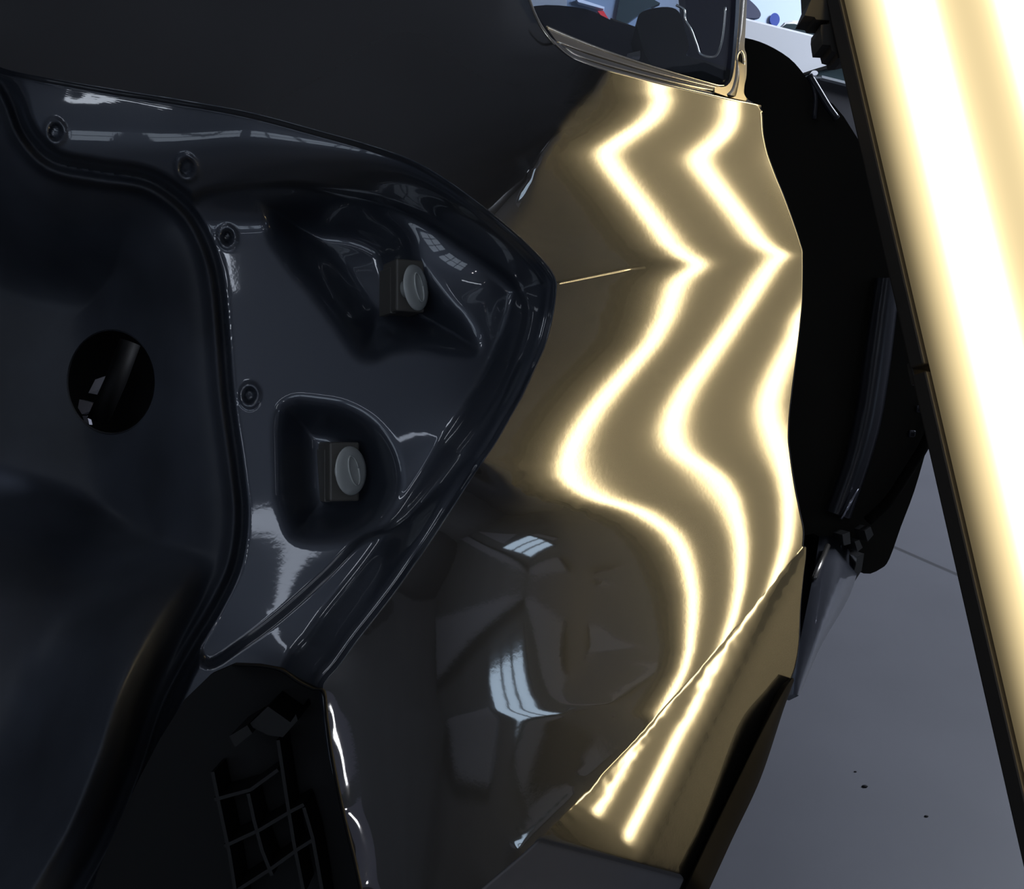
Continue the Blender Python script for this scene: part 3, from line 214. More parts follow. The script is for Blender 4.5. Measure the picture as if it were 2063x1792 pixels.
5119,-5228,1,0,-1,1,0,-1,0,1,-3,3,0,-1,1,-1,0,1,0,-1,1,-2,1,0,1,-1,1,0,-1,1,0,-4,4,0,-1,1,0,-1,1,-1,0,1,-2,1,1,0,-2,2,0,-1,1,0,-3,3,-1,0,1,0,1122,-166,-1623,651,211,-138,43,-16,4,1,-18,36,-40,17,33,-27,34,-53,58,-56,60,0,111,-234,-28,215,-71,13,-124,82,48,-10,4,6,-10,-5,-2,-4,7,-15,8,-5,-3,7,5,1,10,-2,20,0,8,258,-3640,7177,142321,0,-1,1,0,0,-2,
-1457,1462,-1,1,0,0,0,-1,3,-2,1,-2,1,0,0,2,-3,1,0,0,0,0,0,2,-2,-1,1,0,0,0,-1,4,-3,0,-1,1,0,0,0,1,-1,0,1,-1,-1,1,2,-2,-1,1,0,0,1,-2,3,-2,0,1417,-1467,492,-1303,1143,-415,165,-74,29,-9,3,5,-23,39,-28,11,-1,0,9,-17,12,-5,26,-7,0,139,-192,57,-13,50,-41,-9,-5,3,-5,7,4,-2,3,-8,12,-9,0,4,-11,3,1,-4,9,-15,0,100,-1676,2929,-6985,-147770,0,-2,2,-1,1,0,
-79081,80500,2,-2,0,-1,1,2,-3,1,0,2,-2,0,-1,0,3,-2,0,0,0,2,-2,-2,2,2,-2,0,0,0,2,-3,0,1,2,-2,0,0,0,1,-1,-1,1,0,2,-2,-1,1,2,-2,-1,1,0,2,-3,1,0,-1982,1975,-2897,1820,-434,131,-65,30,-11,2,2,-3,12,-19,23,-17,10,-7,4,-8,6,-5,7,21,8,-77,106,-56,19,-28,20,16,-26,8,0,-5,1,4,-3,6,-8,7,5,-9,15,2,7,7,7,24,89,-857,-1931,2671,2949,-2,0,3,-2,1,-2,2,
85502,-87051,0,0,0,3,-3,-1,2,-1,0,0,0,0,3,-3,-1,2,-1,0,1,-2,1,3,-3,0,0,0,1,-1,-1,2,1,-2,0,0,0,1,-1,-1,2,1,-2,1,-2,1,1,-1,-1,2,1,-2,1,-2,2,-1,1016,1932,-2531,1072,131,-121,54,-20,6,-3,7,-6,7,-2,9,-14,9,-8,7,-7,4,-5,2,1,0,6,-34,17,40,-23,26,-17,-16,45,-24,5,2,-4,-4,2,-5,5,-4,-9,9,-9,7,-7,11,-15,25,-758,-2978,7989,-2569,-1,0,1,-1,-2,2,0,0,
-9035,9181,-1,1,0,-3,3,0,-1,1,0,-2,2,1,-4,3,0,-2,2,1,-3,2,0,-3,4,-3,2,0,-2,2,1,-3,1,1,-2,3,-1,-2,2,0,-2,2,0,-2,2,0,-1,1,0,-2,1,1,-1,1,-2,1469,-810,-1347,-321,1214,-507,204,-87,40,-12,6,-6,9,-3,4,-3,5,-5,3,-6,5,-3,-1,4,-7,17,11,112,-132,-26,27,-19,12,15,-33,26,-6,0,4,0,0,4,-5,1,10,-12,8,-5,21,-21,73,-108,-3821,7761,-4614,-3,0,2,-2,0,3,-3,2,-2,
-89830,91504,0,0,1,0,0,-1,-1,2,-1,2,-2,-1,2,0,-1,2,-2,-1,2,0,-1,2,-4,4,-2,1,0,-1,-1,2,0,-1,2,-4,3,0,0,-1,2,-4,3,0,0,-1,0,0,0,2,-2,1,-2,2,0,-2069,1583,-2298,1185,-364,306,-72,55,-16,8,-3,4,-2,4,-1,1,-1,2,-1,1,-5,4,1,-5,8,-27,31,-141,199,-2,-44,6,-16,-1,7,-26,7,3,-3,8,-1,1,8,3,-5,18,11,8,-37,46,-118,-4201,8273,-3767,-1,2,-1,-1,2,-1,-1,2,-2,1,
83286,-84845,-1,2,-3,2,-1,1,1,-2,1,-2,2,0,0,-2,3,-3,2,0,0,-2,3,-3,3,-2,1,-2,3,-1,-1,2,-3,2,-1,2,-3,3,-3,2,-1,2,-3,2,-1,1,-1,2,-1,-2,3,-3,3,-2,976,2505,-4065,2245,52,-189,26,-2,3,2,1,1,0,0,1,2,0,1,-2,1,-2,3,-3,2,0,-5,8,-28,64,-107,17,43,2,17,-13,16,19,-5,-2,1,-7,2,-2,-4,-6,8,-26,22,-32,45,21,-3392,6244,-2613,-277,1,-2,1,1,-3,3,-1,-1,2,-1,
11170,-11406,1,-3,2,0,-1,1,0,-2,2,1,-1,-2,2,1,-3,3,-2,0,1,1,-3,2,0,-1,1,1,-4,3,1,-3,3,-2,0,1,1,-4,4,-1,-1,1,0,0,-1,1,1,-4,3,1,-3,3,-2,1412,237,-2778,1125,391,-236,192,-130,32,-16,7,-3,2,-1,1,-1,1,2,-2,2,-2,2,-2,2,-2,3,-3,-2,-9,10,-2,16,-7,2,-5,9,-8,-2,0,-1,0,1,-1,-2,0,7,-13,28,-24,42,17,-848,273,186,-1189,2,-2,1,0,-1,3,-4,3,-1,-2,3,
-1255,1254,-1,2,0,-1,1,-2,1,2,-2,-1,1,2,-2,-1,2,-2,3,-2,0,-1,2,0,-1,0,0,0,2,-2,-1,2,-2,3,-2,0,-1,4,-4,1,0,0,1,-1,0,0,-1,4,-3,-1,2,-2,1725,-1072,-574,-1519,1854,-623,314,-142,66,-34,10,-6,1,-1,0,0,2,-1,-1,2,-1,2,-2,2,-1,1,-3,7,-3,-2,-19,43,-13,-8,-2,-6,10,-15,0,3,2,4,1,1,6,-1,2,2,6,9,-31,-578,-4323,8933,-2182,3,-2,0,0,2,-2,0,2,-3,2,1,-3,
-107303,109424,2,-3,2,-1,0,2,-3,2,-1,2,-3,2,-1,2,-2,1,-2,3,-2,1,-1,1,-1,2,-3,1,1,-1,1,-1,2,-3,2,-1,2,-3,3,-3,3,-2,1,-2,3,-2,2,-3,0,3,-2,2,-2403,1654,-3838,3133,-929,350,-142,81,-37,14,-9,3,-2,0,0,0,0,0,0,-1,2,-2,2,-2,3,0,3,-3,7,0,-7,12,-41,18,-4,18,-23,38,-12,2,0,-3,3,3,0,6,-1,5,19,50,-46,-5064,10488,-5089,1,-1,-1,2,0,-3,3,-1,0,1,-2,1,1,
106358,-108465,-2,4,-3,0,1,-2,4,-3,0,0,3,-4,2,-1,0,2,-1,-2,2,1,-2,0,1,-2,4,-2,-2,2,1,-2,0,1,0,0,-1,0,0,2,-2,1,-2,4,-3,0,0,1,1,-2,1,946,3649,-5337,3526,-850,223,-84,45,-20,14,-7,3,-4,3,-2,0,0,0,0,-1,3,-3,2,-1,1,-1,2,0,3,0,3,37,-93,62,-13,11,-9,16,-50,38,-6,2,4,-2,-2,3,-10,18,-17,51,-107,-5153,10866,-5122,-693,1,0,1,-1,0,2,-2,-1,1,0,1,-1,1,
11225,-11481,2,-3,1,2,-2,2,-3,1,1,-1,-1,3,-2,0,2,-3,1,2,-2,-1,3,-2,0,2,-3,1,2,-2,-1,3,-2,0,1,-1,0,2,-2,1,-1,0,2,-3,1,2,-2,0,1,-1,1616,1303,-5292,2597,8,-25,67,-32,12,0,0,1,-1,2,-2,2,-1,0,-1,1,0,-3,3,-1,-1,2,0,-2,3,0,3,-9,10,11,-13,1,-8,-4,-8,72,-64,10,-2,-5,5,3,-7,29,-48,64,-12,-3565,7815,-4616,-271,2,-1,0,1,-1,0,-2,3,0,-1,0,1,-1,-2,
6490,-6657,-1,0,1,-1,1,-1,1,0,1,-1,0,-1,1,0,-1,1,0,-1,1,0,-1,0,1,-1,1,0,-1,1,0,-1,1,0,-1,1,0,-1,1,-1,1,0,-1,0,1,-1,1,0,-1,2147,-794,-2208,117,1353,-626,254,-118,53,-19,9,-4,3,1,-2,0,-1,2,1,0,-3,2,-1,1,-1,2,-3,-1,4,-4,2,-7,5,8,50,-39,-3,2,-5,30,-125,86,-11,8,7,-1,0,15,-31,53,89,-2292,3215,-114,-664,-2,1,1,-1,-1,1,0,2,-4,2,1,-1,-1,1,1,
-119457,121965,-1,2,-1,-1,0,0,1,-1,-1,2,-1,0,1,-1,0,1,-1,0,0,1,-1,2,-1,-1,0,1,-1,0,1,-1,0,0,1,-1,0,1,-1,0,1,-1,0,3,-3,0,0,1,-1,-2599,1355,-3654,2932,-820,385,-163,75,-32,14,-6,6,-3,0,2,1,0,-2,1,-2,4,-3,2,-2,0,-2,1,1,-3,4,-4,1,-28,-28,-26,82,3,2,14,-24,113,-55,5,-11,-8,-3,-2,-20,15,39,-1452,162,4182,-2505,-2,3,0,-3,2,-1,1,0,-1,2,-1,-2,2,0,0,0,
147030,-150139,1,-1,-1,3,-1,0,-2,3,-1,-2,2,1,-3,2,0,-1,1,0,0,-2,3,-2,-1,2,1,-3,2,0,-1,1,0,0,-1,1,0,-2,3,-1,-2,2,1,-4,3,0,1,-3,2290,3362,-5726,3822,-763,174,-81,41,-21,11,-4,3,-2,3,-1,0,0,0,3,-4,5,-5,2,1,-2,1,-1,-1,-1,-1,-6,12,-30,49,0,50,-51,2,4,14,-40,-47,28,-6,9,5,1,3,14,30,-674,-1701,6096,-3804,-1,1,-1,-2,4,-2,1,-1,0,-1,2,-1,1,-1,-1,2,-1,
37810,-38674,1,0,1,-3,2,0,1,-3,2,1,-1,-1,2,-1,0,-1,1,0,0,1,-3,2,1,-1,-2,3,0,-1,-1,1,0,0,-1,1,0,1,-3,2,1,-1,-1,2,-1,0,-2,2677,383,-4138,1780,253,-193,138,-57,21,-6,3,0,1,1,-1,2,-1,1,0,-1,4,-5,3,1,-3,1,-2,1,-1,-3,0,4,-25,11,-27,-18,84,-12,20,-30,4,11,57,-32,6,-9,-6,-4,-15,-2,-359,-2708,7137,-4045,-4,3,-1,1,0,-2,2,-1,1,-1,2,-4,3,-1,1,0,-2,2,
-25184,25705,-1,0,0,1,0,-1,0,1,-1,0,0,-1,1,1,-1,1,-1,0,0,0,1,-1,0,1,0,-1,-2,2,1,-1,0,0,1,0,-1,0,1,-1,0,0,-1,1,1,-1,2272,-2658,539,-2880,2799,-850,367,-170,76,-29,13,-4,2,0,0,1,0,2,-2,2,-1,-2,3,1,-4,3,-1,0,-2,-1,-1,-6,-1,-3,3,-75,186,-116,43,-41,91,-68,35,-28,2,-3,-3,5,-12,25,-78,-3177,7108,-4125,-3,3,-3,2,-2,2,0,-2,2,-2,2,-2,3,-2,1,-2,2,-1,-1,
-103267,105594,0,0,0,0,-2,2,0,0,0,0,0,1,-1,-2,2,0,0,0,0,0,0,0,0,-2,2,0,1,0,-1,0,0,0,0,-2,2,0,0,0,0,0,1,-1,-2,2,-2457,2130,-5848,4742,-1250,440,-159,91,-36,20,-7,3,1,1,-1,2,-1,0,1,0,1,0,0,-2,6,-5,1,-1,1,-4,-2,-7,-5,-33,-54,249,-135,50,-34,65,-144,52,19,-31,11,-4,6,-21,42,-82,-3122,6328,-3797,-3,3,-1,2,-2,1,-1,-1,2,-1,1,0,0,-1,-1,1,1,-1,2,-1,
2439,-2471,1,-1,1,0,0,0,0,-1,1,-1,1,0,-1,2,-2,1,0,-1,1,0,-1,1,-1,2,-1,-1,1,-3,3,0,-1,1,-1,2,-1,-1,1,0,-1,1,-1,1,1,-2,633,-1993,1775,-891,490,-40,57,-17,17,-8,7,-1,-1,1,3,-3,2,0,1,-2,1,1,-1,1,-8,8,-2,3,-5,5,-11,8,-58,126,118,-158,-23,-56,21,-120,201,-12,-31,17,-9,2,-15,50,-95,-2663,5237,-1949,0,1,-1,0,-2,2,0,0,1,-1,0,0,-2,2,0,1,-1,0,0,-2,2,
1078,-1083,-2,2,-2,0,2,-2,0,2,-2,2,-2,0,2,-2,2,-2,-1,3,-2,0,2,-2,2,-2,0,2,-2,3,-3,0,2,-2,2,-2,0,2,-2,0,2,-2,1,-1,0,2,-346,-316,644,322,-325,36,-25,14,-7,7,-4,3,1,0,-1,2,-1,0,0,2,-1,0,0,-1,18,-17,4,-5,9,-10,20,-45,102,-393,147,164,48,83,-39,254,-382,15,-6,-2,14,3,40,-98,-2388,4411,-900,-886,0,1,-1,0,1,0,-1,0,0,1,-1,0,1,0,-1,0,0,1,-1,1,-1,
5995,-6117,0,-1,2,-1,-1,2,-1,-1,1,0,0,0,0,0,-1,2,1,-3,1,1,-2,1,0,0,0,0,0,-1,1,1,-2,1,0,0,0,0,0,0,-1,2,0,-1,1,-2,-163,3,345,-85,63,-38,1,-8,4,-2,2,-1,0,0,1,0,0,2,-1,0,0,0,-1,3,-49,43,0,7,-9,21,-23,106,-90,860,-471,-386,-116,-189,84,-636,916,-39,35,-7,-30,-14,-46,-2243,3916,-642,-1148,1,0,-2,1,1,0,-3,3,0,0,-3,3,0,-1,-1,2,-1,1,-2,2,-1,1,
3645,-3719,3,0,-2,2,0,-2,1,1,0,-2,2,0,-3,3,0,-2,1,1,-1,-1,2,0,-2,2,-1,-1,2,0,0,-2,2,-1,-1,2,0,-2,2,-1,1,-2,1,1,-2,1,-49,-268,477,-101,51,-32,10,-7,1,-1,2,-1,3,-1,1,1,2,-3,3,0,1,1,1,3,35,-23,-12,-3,10,-17,47,-80,153,-848,397,323,49,171,-191,847,-1292,168,-214,131,190,326,-2040,3540,-481,-1044,2,-3,0,1,1,-2,0,3,-3,0,1,2,-3,0,2,-1,-1,2,-2,1,0,1,-2,
5151,-5257,-3,0,1,-1,0,1,1,-2,0,2,-2,0,3,-3,0,1,-1,0,2,-1,-1,0,1,-1,2,-1,-1,0,0,2,-2,2,-1,-1,0,1,-1,2,-2,1,-1,0,1,1,290,-335,-364,759,-331,134,-60,22,-11,4,-3,3,-3,3,-2,1,-1,4,-3,1,0,-1,3,-6,10,-10,6,2,-7,14,-40,44,-179,341,-98,-135,30,-88,195,-562,875,-457,575,-151,-407,-2051,3131,-154,-985,1,-4,3,0,1,-2,1,1,-2,1,1,-3,1,2,-1,-1,2,-1,-1,2,-1,-2,2,0,
2750,-2808,1,1,-1,0,0,0,-1,2,-1,-2,2,0,-1,2,-1,0,0,0,0,0,0,0,0,0,0,0,0,0,0,-2,3,-2,1,0,0,1,-1,-1,1,0,0,1,-1,-1,-272,273,290,-339,177,-91,33,-16,5,-3,0,0,1,0,1,-1,1,-2,2,0,-1,2,-4,3,-17,9,6,-3,4,-11,18,-36,90,-73,-27,55,-30,66,-144,312,-553,739,-608,-165,-684,2073,-119,-1079,-1,-1,3,-2,1,-2,2,-1,-1,2,-1,-1,3,-2,-1,2,-1,-1,2,0,-3,3,1,-4,3,
-100377,102611,0,-3,3,-1,1,0,-1,-1,1,2,-2,1,0,-3,3,-1,1,0,-3,3,-1,1,-1,1,-2,1,1,-1,1,1,-4,3,-1,1,-1,-1,2,-1,1,-1,1,-2,1,1,-2454,260,80,-206,98,-23,13,-4,2,0,1,-2,1,-2,2,-1,1,0,1,-2,2,-3,4,-4,10,-8,-1,1,-2,3,-10,16,-33,43,-2,-32,29,-88,184,-402,823,-768,411,-788,786,735,-956,-2,3,-1,-1,1,-1,1,-2,3,-1,-1,1,0,-1,1,0,-1,2,-2,0,0,2,-2,0,3,-4,
106337,-108697,0,2,-2,2,-2,0,2,-1,0,-1,2,-2,0,3,-3,1,-1,0,3,-3,2,-2,1,-1,1,1,-2,2,-3,1,3,-3,2,-2,2,-2,0,2,-2,2,-2,1,0,-1,2548,-559,438,-118,17,40,-10,6,-1,-2,0,2,-2,2,-2,2,-1,0,-1,2,-2,3,-5,4,-3,2,-2,0,-1,2,0,-6,20,-21,9,4,-62,171,-376,840,-1001,914,-1301,796,1253,-1074,2,2,-4,2,0,0,0,-1,3,-3,0,1,0,0,0,0,0,-1,0,3,-3,1,0,0,0,-2,4,
11997,-12254,0,1,-1,-1,1,-1,0,1,1,-1,-1,1,0,-1,1,1,-1,0,-1,1,-1,1,1,-1,0,-1,0,0,3,-2,-1,1,-1,1,-1,3,-2,-1,1,-1,1,0,1,-1,-1,1634,-3147,1988,-246,44,-17,3,-2,3,-1,-2,1,0,0,0,0,1,-1,0,2,-4,4,-3,1,-2,2,-3,3,-5,4,1,-4,11,-32,0,142,-421,953,-1110,1202,-1486,616,1417,-1119,3,-2,-1,3,-2,0,1,-1,2,-3,1,2,-2,1,-1,0,1,-2,3,-2,-1,3,-2,1,-1,0,2,-3,
-9601,9818,1,-2,2,-1,1,1,-1,-1,0,0,1,-1,1,-1,1,-2,2,-1,1,-1,1,-1,0,0,1,-1,3,-3,0,0,1,-1,1,-1,1,-2,2,-1,1,-1,1,-1,0,0,1,-922,990,-333,85,-40,1,5,-3,-1,1,-1,1,-1,1,-1,0,0,1,0,-3,3,-2,0,1,0,-4,4,-6,6,-6,8,-3,-5,60,-18,-374,1095,-1212,856,-491,-436,1882,-1235,0,0,1,-1,0,1,0,-2,2,-1,0,1,-1,1,-2,2,0,-2,4,-3,1,-1,0,1,-2,2,0,-1,0,
2905,-2965,-2,2,-2,3,-3,1,-1,2,-2,2,-2,2,-1,1,-2,2,-2,2,-2,2,-2,2,-1,1,-2,2,-3,3,-2,2,-2,2,-1,1,-2,2,-2,2,-2,2,-2,3,-3,2,-2,-92,457,-527,184,16,34,-10,4,-2,-3,2,-1,-1,1,1,0,-1,1,-1,1,-1,-1,1,-1,-4,6,-7,7,-11,13,-16,20,21,-124,-90,1017,-1336,644,1113,-2898,3140,-1390,0,2,-2,1,1,-2,0,1,1,-2,0,3,-3,0,0,3,-3,0,2,-3,2,-1,2,-2,1,1,-2,0,1,1,
1656,-1691,2,-2,2,-4,4,-2,2,-1,0,0,0,0,-2,2,0,0,0,0,1,-2,2,-2,0,0,2,-2,2,-2,2,-1,0,0,-2,2,0,0,0,0,0,0,1,-4,4,-2,2,64,54,-639,924,-451,123,-49,16,-10,4,-4,1,1,0,-1,1,0,-1,0,0,0,0,-2,-2,6,-11,12,-15,18,-29,35,-35,-7,468,-136,-783,453,2357,-5203,4589,-1790,2,0,-1,1,-2,1,1,0,-2,2,0,0,-3,3,0,0,-3,3,0,-1,1,-1,1,-1,1,-2,1,1,0,-2,1,
-110180,112578,-2,1,-1,3,-3,2,-3,1,2,-2,2,-3,4,-3,2,-2,1,-1,0,2,-2,1,0,1,-2,2,-3,3,-2,0,2,-3,4,-3,2,-2,1,-1,2,-2,0,2,-2,2,-2,-2370,-574,1340,-1272,596,-137,44,-24,4,-5,3,-1,0,-1,3,-2,2,0,-2,1,-3,2,-2,2,-8,15,-27,34,-50,73,-115,132,-162,-536,1571,-1253,3776,-7398,5915,-1913,1,-1,0,0,0,1,-1,0,0,0,-2,2,0,1,-1,0,0,1,-1,0,0,-1,0,1,0,0,1,-1,0,0,1,-1,
128640,-131430,1,1,-1,-1,1,-2,4,-2,-1,1,-1,3,-3,1,-1,1,0,0,0,-1,1,1,-1,-1,1,-1,2,-2,1,0,-1,3,-3,1,-1,1,0,0,-1,1,0,1,-1,-1,1,2474,2030,-3851,2551,-507,148,-48,-6,-4,0,0,0,3,1,-3,4,-3,0,2,-2,1,-5,3,-5,10,-28,50,-75,111,-179,270,-398,423,704,-2506,6444,-9822,7321,-2152,-2,0,0,0,0,1,-1,0,0,0,2,0,-2,0,0,0,0,0,1,-1,0,0,2,-1,0,-1,0,0,0,0,0,1,-1,
-15802,16149,-1,0,0,1,0,1,-2,0,1,0,-1,0,1,-1,1,-1,2,-1,-1,1,-1,0,1,-1,1,0,0,0,-1,1,0,-2,2,-1,1,0,0,0,0,-1,1,-2,2,0,-1,1,-1162,1138,-709,715,-232,-128,30,-11,9,0,5,-3,1,3,-3,3,-2,0,-2,0,1,-6,8,-23,54,-98,142,-213,330,-498,629,134,-1462,6760,-12056,8717,-2398,-2,3,0,-1,1,0,-3,3,0,-1,1,-1,-2,3,0,-1,1,0,-1,-1,2,-1,1,-1,0,-1,2,-1,1,0,-1,1,-2,1,
3508,-3580,2,-2,2,-2,0,1,-1,2,-2,0,2,-2,1,1,-2,2,-3,1,2,-2,2,-2,0,2,-2,0,1,-1,2,-2,0,2,-2,2,-2,0,1,-1,0,2,-2,2,-2,0,2,-2,423,-183,-202,-212,-111,369,-64,53,-10,7,-2,6,-1,1,0,-1,2,-4,3,-5,-1,4,-17,42,-111,195,-265,377,-558,715,2,-1189,7163,-13451,9526,-2576,-1,4,-4,1,1,-1,0,2,-2,-1,3,-3,1,2,-2,0,1,-1,-1,3,-2,0,1,-1,-1,3,-1,-2,3,-3,1,1,-1,0,2,
-121982,124583,-2,2,-1,0,1,-2,2,-1,0,1,-2,2,-2,0,2,-2,2,0,-2,2,-2,2,0,-2,2,-1,0,1,-2,2,-1,0,1,-2,2,-1,0,1,-1,0,0,0,1,-1,0,0,-2774,265,0,-273,224,-125,83,-18,15,1,3,-3,5,-3,3,-1,-2,2,-5,2,-1,-12,26,-90,226,-376,493,-644,809,-73,-1122,7700,-14846,10474,-2616,0,1,-2,3,-3,2,-2,1,0,0,2,-4,4,-3,2,-1,-1,2,-2,3,-3,2,-1,0,0,1,-2,1,1,-2,2,-1,1,-2,3,-4,
123675,-126303,2,-3,1,2,-3,3,-3,1,2,-3,3,-2,0,2,-2,1,-1,-1,3,-2,1,-1,0,1,-1,1,-1,0,1,-1,2,-3,1,1,-1,2,-3,1,2,-3,3,-2,-1,3,-3,3,2654,385,-1147,858,-154,55,-39,13,-2,2,0,4,-3,4,-2,0,0,-3,0,-1,-7,13,-55,156,-442,754,-869,965,-191,-1094,8362,-16249,11246,-2598,2,-1,1,-1,-1,3,-4,4,-2,1,-1,-1,3,-3,2,-2,1,2,-3,3,-3,0,2,-1,1,-1,1,-1,-1,2,-1,1,-1,-1,3,-3,2,
8600,-8778,-1,4,-3,-1,4,-4,3,-2,0,2,-3,2,1,-3,1,2,-2,2,-2,0,1,-1,1,0,-1,2,-2,0,2,-2,-1,3,-1,0,-1,0,2,-2,-1,4,-4,1,3,-4,3,-3,2,1313,-2729,1846,-168,-71,-10,-2,-2,1,1,0,2,-1,0,0,-2,0,-2,-6,10,-30,93,-348,873,-1374,1483,-495,-941,8968,-17642,12040,-2643,3,-4,2,-2,2,-1,0,2,-2,0,0,0,1,-2,2,0,0,-1,0,0,0,1,1,-2,0,0,0,0,0,3,-4,2,-2,2,-1,0,0,2,
-14724,15037,1,-3,3,0,-3,3,-1,1,-2,1,1,-2,1,1,0,-3,3,-1,-1,2,-1,1,-2,1,1,-3,3,-1,-2,3,0,-1,-1,1,1,-2,1,1,0,-3,3,0,-3,3,-1,1,-2,-1301,2054,-1425,320,28,26,-11,1,-2,1,-1,1,0,1,-1,-1,-4,-2,3,-15,58,-191,654,-2154,3376,-1937,-235,9235,-18906,12822,-2704,2,-3,2,-1,2,-2,2,-2,1,-1,1,-1,2,-2,2,-2,1,-2,3,-2,2,-2,0,1,-1,1,-1,2,-2,2,-3,3,-2,1,-1,2,-2,2,-3,
7490,-7646,-3,2,-1,-1,2,-1,-1,1,1,-2,1,1,-2,1,0,0,0,0,0,0,-1,1,1,-2,1,1,-2,3,-1,-2,1,0,0,0,0,0,0,-1,1,1,-2,1,1,-2,1,0,0,412,-337,-414,921,-491,112,-51,16,-11,2,1,0,2,-1,-1,-3,1,-12,-1,4,-38,277,-872,3185,-5008,3209,8176,-19644,13513,-2764,1,0,0,1,0,-2,1,0,0,-1,2,0,-1,0,0,-1,2,-2,3,-2,0,0,0,0,0,0,1,0,-2,1,0,0,-1,2,0,-1,0,0,-1,2,
-121925,124465,2,-2,1,1,-1,-1,3,-3,0,3,-3,1,1,-2,1,1,-1,-1,3,-3,2,-1,-1,3,-3,1,1,-3,2,1,-1,-1,3,-3,0,3,-3,3,-3,0,3,-3,1,1,-1,-1,2,-2598,-301,1114,-1229,536,-79,36,-22,5,-4,-1,3,-1,3,-2,1,-15,12,-38,44,24,-273,1263,-3147,6843,1856,-17680,13841,-2803,3,-1,-2,3,-2,0,1,0,-1,1,1,-3,2,0,-2,3,-1,-1,1,-1,0,1,-1,1,1,-3,2,0,-2,3,-1,-2,3,-1,-1,0,2,-3,2,1,-3,
138010,-140880,1,1,-1,0,-1,2,-2,2,0,-3,4,-3,1,1,-1,0,-1,2,-2,2,-1,-1,3,-4,3,-2,2,0,-2,1,0,1,-3,3,1,-4,3,-3,4,-1,-3,3,-1,0,-1,2,0,2615,2010,-3914,2436,-251,1,-11,-18,-2,-5,6,0,4,-3,5,-11,19,-51,48,-192,210,422,-1952,7885,-4161,-10900,11202,-2753,4,-4,3,1,-4,3,-2,2,0,-2,2,-3,4,-3,1,2,-4,3,-1,0,1,-2,2,-1,0,-1,2,0,-2,2,-2,1,2,-3,1,0,0,-1,3,-2,-1,2,
-13883,14177,-2,1,-2,2,1,-2,0,1,-1,2,-4,4,-1,-1,0,1,0,0,-1,0,1,0,-2,3,-2,2,-3,1,2,-2,0,1,0,0,-2,2,0,0,-2,2,0,0,-1,0,2,-1,-3,4,-1072,877,48,-167,171,-184,41,-29,16,-5,6,1,8,-9,18,-38,76,-75,90,186,-1135,5127,-4452,-5195,7866,-1521,3,-3,3,-3,0,3,-3,3,-3,0,3,-3,3,-3,1,1,-2,2,-2,1,1,-2,3,-3,1,1,-1,1,-2,1,1,-1,1,-2,1,1,-1,1,-1,-2,3,-1,1,
994,-1010,2,-2,3,-3,0,2,-1,-1,2,-2,3,-3,0,2,-1,-1,2,-2,1,1,-2,2,-1,-1,2,-2,1,1,-3,3,-1,-1,2,-2,1,1,-2,2,-1,-1,2,-2,1,1,-2,0,3,-3,129,355,-1679,1909,-969,319,-117,62,-20,15,-1,12,-5,19,-37,82,-125,236,212,-1210,2850,-138,-9023,6037,-1023,1,-2,2,-2,2,-1,0,0,0,1,-1,0,0,0,0,1,-2,2,0,0,-1,0,0,0,0,1,-1,0,0,0,1,-2,2,-2,2,-1,0,0,0,0,3,-3,0,0,
-131273,133957,0,0,0,1,-1,0,0,1,-1,0,0,1,-1,0,0,1,-1,0,1,-2,2,-1,0,1,-2,2,0,-2,4,-3,0,1,-2,2,0,-2,2,-2,2,0,-2,2,-1,0,1,-1,0,1,-2630,-395,1904,-2794,1155,-71,132,-33,22,-5,15,-1,25,-29,79,-182,373,-319,-298,4054,-4234,-10955,7131,-1022,2,-2,2,-2,2,-2,2,-2,3,-3,0,2,-2,2,-2,2,-2,3,-3,1,-1,2,-2,2,-2,2,-2,1,1,-2,2,-2,2,-2,2,-2,2,-1,1,-2,2,-3,1,2,-2,
138847,-141668,-2,2,-2,0,2,-2,2,-2,0,2,-2,0,2,-2,2,-2,0,2,-2,2,-2,-1,3,-2,2,-2,0,2,-3,1,2,-2,2,-2,0,2,-2,2,-2,0,2,-2,2,-2,0,1,-1,0,2689,1023,-2685,2429,-693,72,-62,19,-11,7,2,30,-5,63,-147,377,-474,228,3244,-5945,3140,7134,-3,3,0,0,-1,1,0,0,-1,1,-2,2,0,-1,1,0,0,-1,1,-2,2,-1,1,0,0,-1,1,0,0,-2,1,2,-2,1,-1,2,-2,1,-1,0,0,1,-1,1,1,-2,1,
8719,-8893,0,0,1,0,-2,2,-1,0,1,-1,1,-1,0,1,-1,0,1,-1,1,-2,2,2,-3,0,0,1,0,-2,2,0,-2,2,-1,1,-1,0,1,-1,0,1,-1,1,-2,2,0,1,-2,1,-1,972,-1766,1125,-89,-56,-49,-6,-19,-6,8,22,89,-52,198,-410,197,2937,-5880,2279,-906,2,1,-1,-2,2,0,0,-2,2,0,1,-2,1,0,0,0,-2,2,0,0,-1,1,0,0,-2,2,0,0,-2,2,1,-1,-2,2,0,0,-2,2,1,-1,-1,1,0,0,0,-2,2,0,
-15649,15995,3,-3,0,0,3,-3,0,2,-1,-1,0,2,-1,-1,0,2,-1,-1,0,2,-1,-2,1,2,-1,-1,0,2,-2,1,1,-2,0,1,1,-2,0,1,1,-2,0,1,1,-2,0,0,2,-2,0,-1405,960,-328,536,-192,88,-82,8,-31,2,28,152,0,-85,189,3178,-6086,2706,415,2,-2,1,-1,2,-2,1,-1,2,-2,0,-1,2,0,-1,1,-1,2,-2,1,-1,1,0,-1,1,0,0,-1,1,0,0,-1,0,2,-2,1,-1,2,-2,-1,1,2,-2,0,1,-1,2,-2,1,
